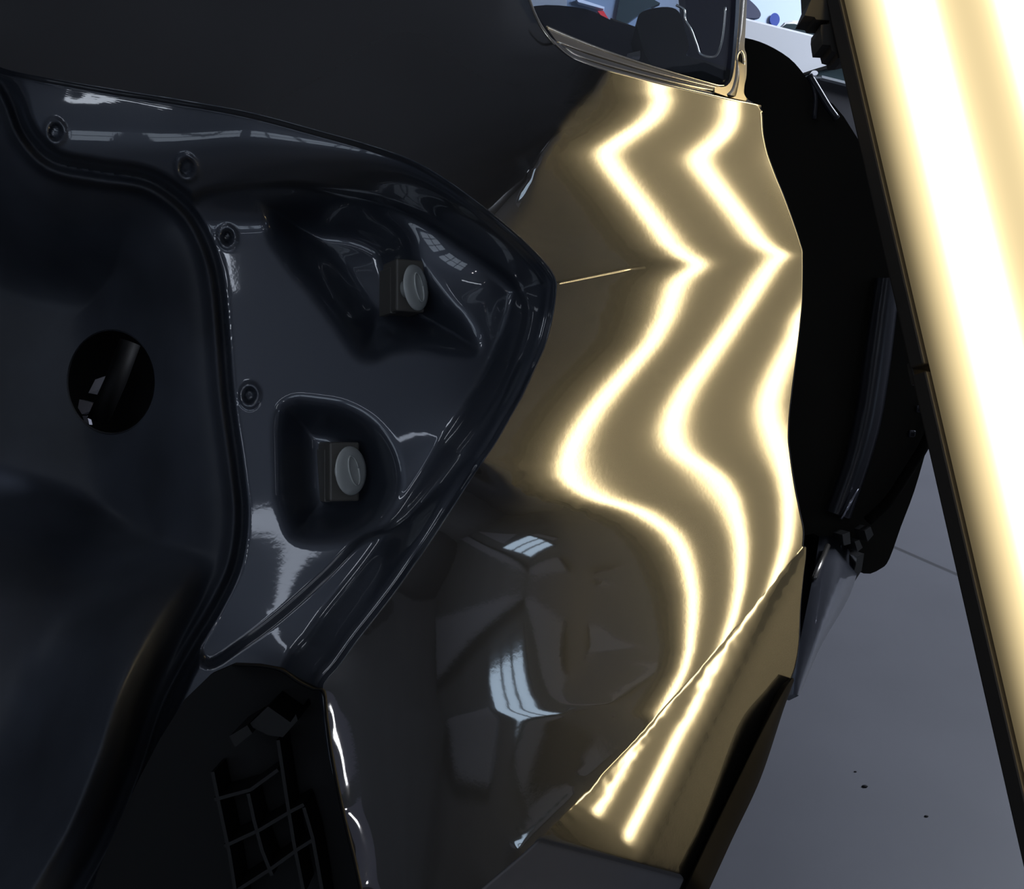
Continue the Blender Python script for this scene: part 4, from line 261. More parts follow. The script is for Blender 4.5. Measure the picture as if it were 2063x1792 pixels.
15580,-15942,-4,3,1,-1,-3,3,1,-2,-1,2,1,-2,-1,3,-1,-1,-1,3,-1,-1,-1,3,-1,-1,0,1,0,-1,2,-3,1,2,-1,-2,1,2,-1,-2,1,2,-1,-2,2,0,0,-2,2,0,0,580,1612,-859,-1339,562,-350,151,-121,-3,-29,-97,420,193,-958,2323,-5900,6109,89,0,-2,2,-2,2,-2,2,-1,1,-2,2,0,-1,1,-2,2,-2,2,-2,2,-2,3,-1,-2,2,-2,2,-2,2,-2,2,-2,2,0,-1,1,-2,2,-2,2,-1,1,-2,2,0,-2,2,-1,1,-2,
-55847,57340,2,0,-3,3,1,-2,-1,1,2,-1,-3,3,0,-2,2,-1,2,-4,3,0,0,-2,1,1,-1,0,1,-1,-1,3,-2,-1,1,2,-1,-3,3,0,0,-2,1,2,-3,1,1,0,-2,2,-1,825,-12624,-5379,22907,-11230,6376,-3485,2104,-1352,1575,-2102,2350,-5585,13820,-6192,3823,-11140,0,0,1,-2,2,-1,1,-1,-2,2,1,-1,0,0,0,1,-1,1,-2,2,-1,1,-4,3,1,-1,1,-2,2,-1,1,-1,0,0,0,-1,0,2,-1,1,-1,0,0,1,-1,0,0,0,-1,1,0,
-485503,497233,1,-2,3,-3,0,2,-1,1,-2,0,3,-3,2,-1,-1,2,-2,3,-3,0,2,-1,1,-2,1,1,-2,2,-1,-1,2,-1,1,-2,0,3,-3,2,-2,1,1,-2,1,1,-2,2,-1,-1,2,-4400,19192,1295,-42049,20852,-11918,6476,-4142,2394,-3628,3670,-7411,10428,-24907,5368,-2541,13268,-2,0,0,2,-2,0,0,0,3,-3,0,0,0,2,-2,0,0,0,2,-2,0,0,3,-3,0,0,0,2,-2,0,0,0,2,-2,0,1,1,-2,0,0,0,2,-2,0,0,0,2,-2,1,-1,2,
490353,-502566,-1,1,-1,1,0,-1,1,-1,1,0,-1,1,-1,1,0,-1,1,-1,1,0,-1,1,-1,1,0,-1,1,-1,1,0,-1,1,-1,1,0,-1,1,-1,1,0,-1,1,0,-1,1,-1,1,0,-1,3576,-7119,2892,20320,-10064,5871,-3078,2158,-1030,2037,-1575,4373,-5031,12035,-1514,1453,-5158,1,0,0,-1,1,0,0,0,-1,1,0,0,0,-1,1,0,0,0,-1,1,0,0,-1,1,0,0,0,-1,1,0,0,0,-1,1,0,0,-1,1,0,0,0,-1,1,0,0,0,-1,1,0,0,-1,
0,0,0,0,0,0,0,0,0,0,0,0,0,0,0,0,0,0,0,0,0,0,0,0,0,0,0,0,0,0,0,0,0,0,0,0,0,0,0,0,0,0,0,0,0,0,0,0,0,0,0,0,0,0,0,0,0,0,0,0,0,0,0,0,0,0,0,0,0,0,0,0,0,0,0,0,0,0,0,0,0,0,0,0,0,0,0,0,0,0,0,0,0,0,0,0,0,0,0,0,0,0,0,0,0,0,0,0,0,0,0,0,0,0,0,0,0,0,0]
NET_B=[-105360,105360,0,0,0,0,0,0,0,0,0,0,0,0,0,0,0,0,0,0,0,0,0,0,0,0,0,0,0,0,0,0,0,0,0,0,0,0,0,0,0,0,0,0,0,0,0,0,0,0,0,0,0,0,
105360,-105360,-6,-6,20,-2,1,-2,-4,-1,1,0,1,0,-1,-2,0,3,6,8,9,3,-5,-16,-29,-37,-48,-60,-68,-74,-68,-42,11,75,157,233,319,404,459,558,565,509,468,531,442,-10248,-5727,28450,-11686,-7849,-4717,-2477,7303,2630,
0,-7,-382,289,682,-344,7,-200,-163,-80,-10,60,96,84,28,-15,-50,-27,23,62,45,-34,-174,-237,-266,-160,-30,13,-46,-154,-65,284,906,1456,1845,1229,666,-61,-859,-288,-973,518,861,2368,12171,-26347,31552,-52037,13396,27957,-5632,6290,-82320,66109,
0,-8,254,512,-1868,796,-134,356,279,125,1,-115,-176,-132,-14,81,141,78,-41,-157,-166,-54,182,327,415,281,106,77,207,462,351,-81,-1129,-1882,-2641,-1801,-1069,-301,960,-709,1130,-966,242,144,-16687,22251,-6185,13624,25688,-67343,35145,-1448,76337,-79417,
0,22,737,-1937,1696,-630,240,-129,-58,-6,21,39,47,14,-22,-48,-50,-26,26,61,70,39,-33,-68,-89,-32,41,53,15,-132,-114,-134,174,165,466,184,39,57,-545,573,-62,-549,3365,-18044,9045,24632,-27232,13742,-39106,71456,-40906,-329,-418,6267,
0,1,-299,731,-637,272,-102,40,-4,6,6,9,-3,-7,-18,-18,-16,8,11,28,23,6,1,-17,-17,7,1,18,-2,-6,-27,-13,-43,47,-47,35,-32,-55,-92,171,-1272,4844,-18590,41211,-64749,62831,-21818,-4517,12507,-27203,21889,-5288,-54,3053,
0,3,100,-290,260,-99,51,-18,-5,-1,2,6,12,-1,-10,-23,-20,-14,13,30,30,32,-4,-22,-23,-32,2,-1,-1,-24,-32,-24,37,20,112,7,35,-107,-50,-790,157,-6619,35325,-84268,121872,-92734,25751,2554,-7734,13798,-10405,5628,-4128,2007,
0,3,-122,186,-74,36,-13,2,-5,-14,-9,-1,9,16,10,-3,-21,-17,-13,4,23,26,18,11,-26,-18,-37,-22,-13,-2,5,5,-10,46,-14,55,-2,-344,348,-1625,5110,-12983,-18057,85663,-78235,17072,4050,-1897,5037,-8528,5416,-3340,3931,-1267,
0,1,-156,227,-26,-7,-9,-11,-18,-17,-13,0,14,26,19,7,-8,-23,-26,-5,-4,20,31,9,11,-35,-27,-38,-19,5,0,13,27,-26,71,-21,-11,584,-2182,4814,-16730,51787,-44189,-12938,16645,2687,-713,465,1941,-3538,498,483,299,859,
0,2,-177,261,-10,-13,-20,-30,-24,-26,-11,6,19,31,23,20,-5,-15,-28,-39,-5,0,25,35,12,-6,-38,-44,-23,-21,31,19,-7,56,-46,280,376,-1105,1126,-612,22212,-63655,58541,-15758,-448,-1650,1205,-1133,214,1117,-1404,1475,-683,-103,
0,-2,-225,384,-60,-11,-47,-41,-31,-18,7,11,24,14,22,11,7,-4,-26,-25,-40,-15,9,18,43,9,-7,-28,-51,5,-19,29,46,-6,75,298,-94,5264,-5636,-26845,37340,2892,-14892,1537,-1653,2775,-1531,1485,-1839,614,866,-1489,1605,-786,
0,-5,-224,402,-79,-25,-42,-41,-24,3,9,21,8,13,-1,8,8,-5,2,-37,-21,-36,-12,16,19,39,14,-17,-4,-51,19,9,25,-57,385,-1404,4863,-14839,44565,-14304,-66667,50079,-1599,-1980,2036,-1793,1120,-1226,1526,-433,-623,1188,-1626,773,
0,-7,-182,331,-70,-14,-48,-28,-7,0,28,8,15,-8,-4,0,-5,14,-16,-3,-33,-32,-27,-11,26,33,34,30,-35,15,-37,-5,16,342,-1206,2125,-10719,31531,-101168,119622,-14993,-23774,-3131,1307,-274,785,-607,662,-651,169,95,-743,975,-361,
0,-8,-100,179,-37,-26,-7,1,3,20,-2,10,-14,-8,-7,-18,7,-16,12,-9,-2,-14,-29,-13,-16,28,33,31,36,-27,-29,3,-139,-395,2314,-3605,2642,-25859,86542,-97876,37560,-2317,1238,330,-362,-207,135,-179,533,-290,-218,109,381,-662,
0,-11,24,-25,-22,22,14,27,24,-6,1,-25,-15,-13,-22,0,-24,4,-7,15,15,7,0,-28,-9,-11,19,33,10,25,14,-324,-273,1101,-2157,5302,-7622,15135,-22934,15339,-3460,-640,356,-208,506,-96,16,-80,131,-167,-38,-389,867,-361,
0,-12,165,-289,60,28,67,54,16,12,-42,-26,-33,-38,-7,-36,-7,-16,7,26,28,41,6,8,-38,-13,-10,3,61,-20,161,-199,-211,-7206,14502,11326,-20055,-10167,8774,2940,-730,1173,-358,390,-483,94,-24,160,-134,2,-92,-187,728,-340,
0,-11,265,-483,103,67,91,59,39,-15,-24,-42,-54,-30,-55,-21,-31,-1,12,27,46,37,49,0,12,-37,-19,1,-38,313,76,1078,-2319,13238,-63938,49621,32217,-20768,-7523,-3030,1625,-1174,872,-461,401,-156,78,-288,263,-173,-22,23,366,-202,
0,-14,339,-627,190,54,77,62,18,11,-21,-38,-31,-69,-25,-50,-14,3,9,37,17,45,23,38,-3,9,-30,-10,-66,106,159,3836,-2343,-12567,98074,-147196,38259,23540,-4209,3282,-1504,1085,-622,373,-397,210,-149,480,-736,290,58,-3,177,19,
0,-16,305,-535,167,12,76,29,37,13,-12,-8,-62,-34,-66,-32,-8,-5,38,3,33,11,33,19,36,-7,42,-155,99,-1185,3070,-10620,37750,-40345,-39288,90202,-36487,-5321,3477,-1676,502,-257,308,-232,242,-165,155,-487,321,-132,94,200,165,-327,
0,-19,209,-235,17,7,-23,22,15,16,27,-32,-6,-60,-17,-16,-8,33,-5,30,-3,2,10,6,17,71,20,198,-790,-619,-4718,20608,-73867,97519,-25795,-9393,-5131,2394,-1037,448,1,216,-152,38,-106,126,-197,450,-935,784,-148,29,510,-489,
0,-18,54,123,-89,-74,-35,-35,-2,32,-18,26,-35,5,-4,-1,36,-11,32,-5,-2,13,-25,23,23,67,207,251,276,998,-16107,3647,55523,-62886,15253,222,2661,6,169,-510,367,-244,111,-26,94,-176,410,-2150,2852,-1286,375,-261,630,-282,
0,-17,-48,414,-241,-38,-127,-52,-18,-33,36,-23,28,18,24,56,-3,40,-14,6,13,-24,46,-25,22,297,-60,1093,-472,4973,16547,-26286,-19981,21523,560,3023,-1244,38,-371,429,-143,162,-173,40,-111,301,-870,1041,-861,587,-149,16,678,-493,
0,-1,-44,345,-108,-97,-106,-98,-92,-18,-41,40,37,63,78,30,64,-16,10,-3,-16,73,-87,41,288,-394,1275,-2752,4840,-11396,9775,-7570,16084,-9998,-463,-250,296,328,-303,249,-60,-34,83,0,80,-492,1853,-3175,1444,58,303,-203,695,-498,
0,17,9,207,-100,-37,-75,-126,-70,-103,2,16,63,100,44,93,4,30,-6,-19,58,-136,59,16,-856,2528,-3224,4058,-8970,603,6738,10200,-11240,-2066,3189,-1002,315,-678,447,-123,80,-95,5,-22,-40,913,-4372,5959,-2766,637,-167,384,-337,-170,
0,45,236,-246,45,-3,-77,-74,-144,-76,-40,27,98,68,119,36,67,9,-7,37,-129,79,-324,-1217,3195,-5454,8611,-11550,2155,23416,-24245,3178,768,2854,-2209,807,-117,-7,143,-82,23,13,38,-99,308,-3693,4852,-1163,15,-38,171,68,-358,-363,
0,78,466,-691,98,-28,54,-100,-27,-96,-29,31,23,118,27,92,26,24,36,-46,47,-290,-1294,3349,-11263,19210,-13449,4393,13278,-23093,6217,3308,331,-1565,1179,-347,-239,179,-40,114,-152,92,-129,351,-1093,3292,-4168,531,1622,-83,47,360,-1355,511,
0,111,617,-1047,93,84,-32,81,-39,10,-7,-37,60,-21,76,18,34,27,42,48,48,-696,2907,-12585,31434,-57071,59332,-15931,-13827,4417,2894,-1232,-208,816,-670,376,-317,329,-137,-18,91,-98,124,-465,172,-1690,3071,-572,-432,148,13,22,-897,388,
0,147,753,-1419,242,-106,154,22,127,51,-6,32,-86,36,-31,20,29,59,42,276,25,1552,-7662,28102,-68980,134857,-143569,50556,4346,977,-714,319,74,-484,546,-556,381,-197,167,-93,-23,56,-47,483,-2877,3709,-1054,125,-69,-15,-174,-19,-514,236,
0,175,628,-1291,-6,88,-5,200,113,139,96,-51,5,-98,-27,1,9,68,221,727,-547,1537,8082,-42844,120249,-185630,128228,-27323,-4236,1202,114,64,-47,259,-150,-165,260,-4,-55,26,38,-61,40,-2122,4369,-2840,1229,-459,49,-270,-50,-227,82,31,
0,186,379,-1124,165,-71,140,85,149,162,52,72,-59,-40,-18,-105,94,67,814,-2152,6660,-12270,16693,20644,-107496,115434,-35254,-7198,5117,-1120,51,-112,41,45,-218,328,-227,78,-43,45,-66,114,-113,-353,745,273,-401,47,-217,-107,-129,-200,455,-216,
0,196,-21,-651,0,84,45,122,139,101,157,33,29,14,-166,125,-170,430,-1468,7273,-19691,33904,-59637,40593,25483,-25478,-5781,6385,-2655,632,-62,48,-69,143,-331,272,10,3,-31,-31,79,-143,-686,2063,-1621,725,-158,-138,-138,-128,-28,-152,328,-149,
0,186,-492,-200,184,41,55,96,11,132,59,98,130,-126,217,-544,-155,304,2972,-14238,37958,-72936,86799,-47262,3914,-631,5549,-3157,1383,-361,11,-37,186,-400,379,-152,27,-55,65,15,-100,196,-1103,1681,-365,-44,-106,-117,-120,-34,-18,28,-141,71,
0,140,-803,316,201,-31,130,-77,96,-37,77,118,-41,286,-610,-421,1536,-4518,3075,15899,-58210,91798,-60159,6762,2775,3592,-3037,1749,-828,241,-2,-47,97,-219,227,-124,115,-62,-17,-41,206,-995,1631,-1299,829,-96,-29,-102,-86,-15,33,124,-599,327,
0,85,-1398,1395,-183,162,-133,118,-123,34,41,-49,249,-312,-445,1775,-11345,24131,-22383,105,42021,-49347,11345,3317,2117,-2258,1770,-1064,550,-203,-12,196,-389,316,-117,115,-166,116,-30,105,-543,-137,742,-7,21,70,-20,-86,-78,33,-26,265,-1098,661,
0,-7,-1845,2161,-106,-111,111,-177,60,-48,-100,125,0,-403,2211,-11271,34615,-78177,107694,-61278,-2213,6398,1199,2127,-1697,1378,-1070,672,-378,164,-33,-12,-106,214,-146,75,21,-66,18,-98,383,-1279,1057,55,84,18,-24,-6,-28,-29,8,129,-1109,774,
0,-140,-2306,3160,-512,178,-222,86,-76,-105,86,-95,-410,2353,-5700,24162,-75636,175810,-204724,85412,-705,-2669,3254,-1855,1149,-864,640,-417,219,-111,98,-149,111,-79,143,-152,78,-11,57,-99,-2556,4896,-2593,620,-251,39,11,17,1,12,-46,65,-918,706,
0,-284,-3027,4102,-285,-76,-5,-75,-118,141,-417,-463,2042,-2544,9665,-22887,99090,-197088,141338,-22473,-9034,3190,-1532,1041,-605,504,-360,241,-113,20,94,-269,287,-114,15,40,-65,36,-83,-77,878,-1817,1669,-573,62,-76,36,52,60,-11,-26,-75,-654,613,
0,-465,-3410,4795,-369,36,-44,-183,172,-654,-739,2120,-5762,9790,-3397,6984,-57873,80945,-22670,-13092,3972,52,97,-401,240,-262,209,-157,87,28,-166,138,-33,51,-74,40,9,-7,49,-2292,4315,-1761,-144,-120,-87,-81,33,62,68,30,-11,-36,-471,452,
0,-632,-2960,4719,-711,187,-248,228,-669,-713,2640,-11367,24245,-26015,10460,-794,8702,-1726,-9243,4293,-170,-585,296,113,-98,126,-137,125,-138,179,-301,305,-164,82,-8,-32,23,-15,-304,1275,-1799,1329,-375,-55,-140,-31,-10,39,61,33,-5,62,-356,300,
0,-779,-2009,3357,-72,-180,275,-569,-615,2870,-13651,36871,-72809,97200,-62259,11190,1776,-5473,6039,-1167,-232,447,-260,11,49,-46,72,-78,138,-232,170,-78,96,-85,47,-3,-45,99,-1875,3489,-1498,58,-107,-71,-86,-77,-3,18,19,38,14,69,-213,195,
0,-881,-469,1841,-587,446,-405,-326,2302,-11914,38873,-82346,163057,-185630,79814,-2914,-6058,7329,-2667,538,120,-254,175,-42,-10,11,-6,-32,107,-250,273,-117,35,-12,-27,32,86,-452,992,-1341,1082,-265,44,-95,-38,-36,-27,-19,1,3,21,83,-181,179,
0,-874,1555,-1369,768,-374,117,1548,-7829,28938,-72109,159159,-214578,131937,-21378,-10268,6856,-3062,1247,-282,-52,127,-113,41,2,-19,-1,70,-165,127,-48,54,-36,30,12,-65,-87,-1702,3539,-1704,162,-110,24,-29,-16,-25,-24,-10,-33,4,17,-2,-53,124,
0,-767,2237,-2090,166,233,814,-3565,17141,-47710,121991,-185395,122827,-17355,-12903,5574,-1876,1073,-514,122,30,-68,67,-34,-8,34,-78,147,-294,321,-157,65,-53,16,-16,146,-281,784,-1562,1308,-397,106,-64,51,-19,-13,-13,-34,-4,-15,6,2,-89,160,
0,-692,2551,-2520,649,13,-1240,8010,-18538,62716,-118517,84636,-8240,-12978,4683,-570,183,-268,182,-40,-26,40,-44,35,-27,-19,83,-172,143,-88,85,-31,48,-53,21,-283,-1401,3453,-1632,-74,-110,-17,51,-10,39,-6,-15,1,-14,13,-21,9,-124,169,
0,-188,931,-487,-100,-389,2873,-7835,20808,-42631,31753,6602,-14827,3762,125,-601,282,-26,-41,3,22,-27,21,-46,35,-56,138,-292,285,-145,62,-83,63,41,41,-44,551,-1380,1189,-442,64,-87,19,59,-9,24,-10,3,9,-8,-35,-25,-7,98,
0,-649,1454,150,-326,675,-3691,11370,-15908,786,13979,-12925,5335,220,-855,671,-353,103,-23,8,-11,10,21,-7,-25,15,-138,133,-21,54,-75,115,-221,79,-216,-994,2847,-1436,-95,6,-133,39,-15,11,44,-15,23,-12,17,-37,-19,-113,184,3,
0,963,-1252,1449,-388,1500,256,-5208,-4621,11062,-6676,5000,-2120,-522,885,-628,397,-149,80,-11,3,16,-62,84,-27,226,-527,291,-78,48,118,-274,539,-452,650,-600,-720,954,-193,-6,55,-88,39,-9,-16,24,-34,27,-44,-23,-71,-47,317,-101,
0,-458,2841,-2011,1106,-3526,9936,-17712,12376,-6809,8975,-8287,3366,1450,-2149,1711,-1270,727,-537,152,114,-86,242,-97,-104,128,1163,-1972,474,395,-911,2073,-3386,3147,-2447,3305,-1874,-50,-33,70,-41,109,-87,12,-8,-41,29,-59,11,-98,19,-211,669,-304,
0,-2687,8414,-5177,-48,5254,-18332,17603,-8279,8525,-12756,12630,-5238,-1866,3448,-2818,2014,-1177,845,-270,-151,5,-102,-159,628,-751,-1703,4243,-1945,-594,2230,-5471,9060,-7191,1677,-838,1121,-205,-4,4,132,-43,81,-79,-22,11,-66,12,-94,-11,-83,149,296,-201,
0,-6429,22210,-21014,8072,-11877,12525,-5450,4834,-6710,8527,-8236,3925,680,-2178,1863,-1093,549,-309,132,-94,313,-497,616,-877,319,1922,-3759,3011,-360,-2663,7128,-10233,5239,834,-759,-115,-140,22,-38,70,118,-45,43,-25,-48,5,-85,-30,-81,92,-270,896,-508,
0,-67815,138351,-67676,-9936,9344,-3551,2253,-1870,2308,-2786,2447,-1296,-66,604,-508,208,-6,-51,-20,185,-405,600,-741,622,67,-1375,2627,-2764,1203,2109,-5890,5439,-832,-712,32,-118,27,-185,109,16,33,99,-35,4,21,-76,-33,-89,43,-18,146,129,-171,
0,41596,-81535,37382,3947,-2083,844,-461,620,-478,693,-721,235,65,-170,70,-51,-17,19,-29,-51,193,-340,505,-476,164,738,-1860,2012,-940,-1485,3532,-1789,-60,-100,156,-215,-117,184,-94,76,13,8,102,48,-50,-36,-129,0,-47,132,281,-346,63,
0,91634,-185579,97241,-4548,1604,-499,220,-85,117,-122,138,-216,142,-104,66,-14,9,-53,67,-70,19,105,-245,391,-253,-163,754,-1068,159,1482,-1563,151,274,438,-636,89,32,-110,196,-40,25,46,4,26,76,-147,28,-175,209,-70,-329,682,-212,
0,45770,-91794,46125,126,-100,-78,-47,49,-101,121,-282,252,-173,154,42,-72,55,5,-21,75,-128,56,20,-151,233,-36,-137,315,71,-1160,-1117,2927,489,-1726,424,-1002,263,661,154,-225,-221,-37,367,250,-169,28,-720,504,-438,299,2242,-3914,1843,
0,-80254,317038,-244427,8157,-2949,557,-789,-464,-494,-748,-196,-592,-300,-277,-356,-41,-177,-30,-100,-55,0,-88,25,-57,-44,-47,107,-31,327,157,3272,-4511,-328,4831,2306,4011,1030,-603,-932,-728,-696,-829,-1136,-826,-69,82,1442,-483,788,-350,-3774,6494,-2956,
0,-17204,-122257,145083,-5616,2098,-160,765,502,584,645,369,452,344,204,262,92,128,50,92,43,71,59,20,66,-49,12,-126,-25,-278,139,-1746,1955,-375,-3281,-2174,-2862,-1153,-12,509,686,663,650,660,509,205,122,-563,292,-393,90,1708,-3216,1318]
CREASE_K=[0.0, 0.00012, 0.00204, 0.00264, 0.00101, -0.00074, -0.00095, -0.00085, -0.00108, -0.00229, -0.00179, -0.00083, 0.00018, 0.0, 0.0, 0.0, 0.0]
SIGW, HALO, STRIP_E, GAP_E = .0134, .06, 22.0, .60
# ---------------------------------------------------------------- quarter panel shape, solved so the lamp mirrors as zigzag stripes
# cubic spline nets of log distance (two facets that meet in the lower fold), written as integer differences
def unpack(txt, ny, nx, q):
    a = np.array(txt, dtype=np.int64).reshape(ny, nx)
    for _ in range(2): a = np.cumsum(a, axis=1)
    for _ in range(2): a = np.cumsum(a, axis=0)
    return a*q
C_MAIN = unpack(NET_A, 129, 119, 1e-6); C_LOW = unpack(NET_B, 56, 54, 1e-6)
def spl(C, x0, y0, px, py, h=16.0):
    px = np.asarray(px, float); py = np.asarray(py, float)
    def bas(t, n):
        i = np.clip(np.floor(t).astype(int), 0, n-4); u = t-i
        return i, [(1-u)**3/6, (3*u**3-6*u**2+4)/6, (-3*u**3+3*u**2+3*u+1)/6, u**3/6]
    iy, by = bas((py-y0)/h, C.shape[0]); ix, bx = bas((px-x0)/h, C.shape[1])
    return sum(by[a]*bx[b]*C[iy+a, ix+b] for a in range(4) for b in range(4))
CRS = np.array([(900,610),(1128,570),(1270,541),(1400,533),(1480,522),(1570,513),(1618,506),(1700,495)], float)
def s_main(px, py):
    px = np.asarray(px, float); py = np.asarray(py, float)
    s = spl(C_MAIN, -96., -96., px, py)
    xc = np.clip(px, 1000, 1000+60*14-1e-3); t = (xc-1000)/60; i = np.clip(np.floor(t).astype(int), 0, 13); u = t-i
    K = np.array(CREASE_K)
    k = (1-u)**3/6*K[i]+(3*u**3-6*u**2+4)/6*K[i+1]+(-3*u**3+3*u**2+3*u+1)/6*K[i+2]+u**3/6*K[i+3]
    k = k*np.clip((px-1060)/60, 0, 1)*1e-3
    d = py-np.interp(px, CRS[:, 0], CRS[:, 1]); ww = np.interp(px, [1128, 1270, 1400, 1618], [3, 3, 5, 5])
    # crisp pressed line along the shoulder beside the lamp recess, fading out to the right
    ridge = .0007*np.exp(-(d/2.2)**2)*np.clip((px-1118)/10, 0, 1)*np.clip((1300-px)/60, 0, 1)
    return s + k*np.sqrt(d*d+ww*ww)*np.exp(-(d/110)**2) - ridge
LEFT=[(-60,100),(0,135),(210,176),(350,198),(500,225),(640,262),(740,290),(830,322),(900,362),(960,405),(1015,448),(1060,488),(1100,530),(1118,558),(1122,575),(1119,610),(1112,650),(1098,700),(1078,745),(1055,795),(1030,840),(995,900),(960,950),(915,1020),(870,1090),(835,1140),(800,1190),(760,1242),(720,1293),(685,1342),(652,1385),(655,1440),(663,1510),(676,1580),(692,1650),(708,1720),(725,1800),(740,1880)]
CREASE=[(1622,1101),(1585,1137),(1544,1190),(1497,1250),(1443,1313),(1382,1380),(1322,1443),(1262,1507),(1201,1570),(1141,1634),(1095,1678),(1074,1700),(960,1800),(880,1880)]
_c = np.array(CREASE[:12], float); _f = np.polyfit((_c[:, 1]-1400)/300, _c[:, 0], 3)
CREASE = [(float(np.polyval(_f, (y-1400)/300)), y) for y in range(1101, 1700, 20)]+[(1070,1705),(960,1800),(880,1880)]
RIGHT=[(1045,-60),(1070,0),(1085,40),(1105,75),(1130,100),(1150,115),(1200,136),(1260,152),(1330,170),(1400,186),(1460,200),(1530,214),(1536,225),(1538,260),(1545,300),(1560,345),(1580,395),(1600,450),(1613,490),(1618,510),(1618,540),(1617,600),(1612,660),(1605,720),(1596,790),(1590,850),(1589,880),(1593,920),(1602,980),(1612,1030),(1620,1075)]+CREASE
SIL=[(1622,1080),(1624,1110),(1619,1160),(1613,1230),(1611,1290),(1604,1340),(1590,1378),(1555,1428),(1500,1545),(1440,1665),(1395,1760),(1370,1820),(1340,1880)]
def xat(pts, y):
    p = np.array(sorted(pts, key=lambda q: q[1]), float)
    return np.interp(y, p[:, 1], p[:, 0])
def pch(pts, y):                   # smooth single-valued boundary x(y), monotone cubic
    p = np.array(sorted(pts, key=lambda q: q[1]), float); Y, X = p[:, 1], p[:, 0]
    h = np.diff(Y); dl = np.diff(X)/h; m = np.zeros(len(X)); m[0] = dl[0]; m[-1] = dl[-1]
    for i in range(1, len(X)-1):
        if dl[i-1]*dl[i] > 0:
            w1 = 2*h[i]+h[i-1]; w2 = h[i]+2*h[i-1]; m[i] = (w1+w2)/(w1/dl[i-1]+w2/dl[i])
    y = np.clip(y, Y[0], Y[-1]-1e-6); i = np.clip(np.searchsorted(Y, y, side='right')-1, 0, len(Y)-2); t = (y-Y[i])/h[i]
    return (2*t**3-3*t**2+1)*X[i]+(t**3-2*t**2+t)*h[i]*m[i]+(-2*t**3+3*t**2)*X[i+1]+(t**3-t**2)*h[i]*m[i+1]
def D_low(px, py):
    s = spl(C_LOW, 900., 1040., px, py)
    # return edge of the lower facet turns under along its bottom line
    nx_, ny_ = -.253, .967
    e = (np.asarray(px, float)-1090)*nx_+(np.asarray(py, float)-1696)*ny_
    return np.exp(s + .0009*2.5*np.logaddexp(0, e/2.5))
CAR = thing('car', 'dark grey car with its tail lamp removed and zigzag lamp reflections on its side', 'car', (-.55, 2.2, 0))

ROWS = np.concatenate([np.arange(-60, 528, 2.5), np.arange(528, 584, 1.0), np.arange(584, 1100, 3.0), np.arange(1100, 1842, 3.0)])
NM, NL = 240, 70
xl = pch(LEFT, ROWS); xl[ROWS < 100] = -60; xr = pch(RIGHT, ROWS)
tm = np.linspace(0, 1, NM)
PX = xl[:, None]+(xr-xl)[:, None]*tm; PY = np.repeat(ROWS[:, None], NM, 1)
DM = np.exp(s_main(PX, PY))
main_pts = np.stack([(PX-CX)/FPX*DM, (PY-CY)/FPX*DM, DM], -1)
lowrows = ROWS >= 1101
xs_ = pch(SIL, ROWS); tl = np.linspace(0, 1, NL)[1:]
LX = xr[:, None]+np.maximum(xs_-xr, 0)[:, None]*tl; LY = np.repeat(ROWS[:, None], NL-1, 1)
gap_ = np.log(DM[:, -1])-np.log(D_low(np.clip(xr, 930, 1690), np.clip(ROWS, 1070, 1860)))
gap_[~lowrows] = gap_[lowrows][0]; gap_[ROWS > 1670] = gap_[ROWS <= 1670][-1]; gap_ = np.convolve(np.pad(gap_, 18, mode='edge'), np.hanning(37)/np.hanning(37).sum(), mode='valid')
DL = D_low(np.clip(LX, 930, 1690), np.clip(LY, 1070, 1860))*np.exp(gap_[:, None]*np.exp(-(LX-xr[:, None])/70))
low_pts = np.stack([(LX-CX)/FPX*DL, (LY-CY)/FPX*DL, DL], -1)
# hem that folds the sheet edge back, right side then left side
hem = np.array([(.0004, 0, .0012), (.0002, 0, .004), (-.004, 0, .010), (-.03, 0, .025)])
edge = np.where(lowrows[:, None], low_pts[:, -1], main_pts[:, -1])
V = []; Fc = []
def grid_add(G, mask=None):
    b = len(V); r, c, _ = G.shape; V.extend(G.reshape(-1, 3).tolist())
    for i in range(r-1):
        for j in range(c-1):
            if mask is None or mask[i, j]: Fc.append((b+i*c+j, b+(i+1)*c+j, b+(i+1)*c+j+1, b+i*c+j+1))
    return b
full = np.concatenate([main_pts, low_pts, edge[:, None, :]+hem[None]], 1)
# rows above the fold: collapse the low columns (skip their faces) and take the hem from the main edge
nc = full.shape[1]; msk = np.ones((len(ROWS)-1, nc-1), bool)
up = ~lowrows[:-1]; msk[np.ix_(up, np.arange(NM-1, NM+NL-2))] = False
full[~lowrows, NM+NL-2] = main_pts[~lowrows, -1]
top = ROWS[:-1] < 222; msk[np.ix_(top, np.arange(NM+NL-2, nc-1))] = False
grid_add(toW(full), msk)
# hem along the window line
rt = np.where((ROWS >= -60) & (ROWS <= 226))[0]
wh = np.array([(0, 0, 0), (.0, .0006, .0015), (.0003, .001, .004), (.0008, .006, .012)])
grid_add(toW((main_pts[rt, -1][:, None, :]+wh[None])[:, ::-1]))
me = mesh('quarter_panel', V, Fc)
bm = bmesh.new(); bm.from_mesh(me); bmesh.ops.remove_doubles(bm, verts=bm.verts, dist=2e-6)
loose = [v for v in bm.verts if not v.link_faces]; bmesh.ops.delete(bm, geom=loose, context='VERTS'); bm.to_mesh(me); bm.free()
panel = link('quarter_panel', me, PAINT, CAR)

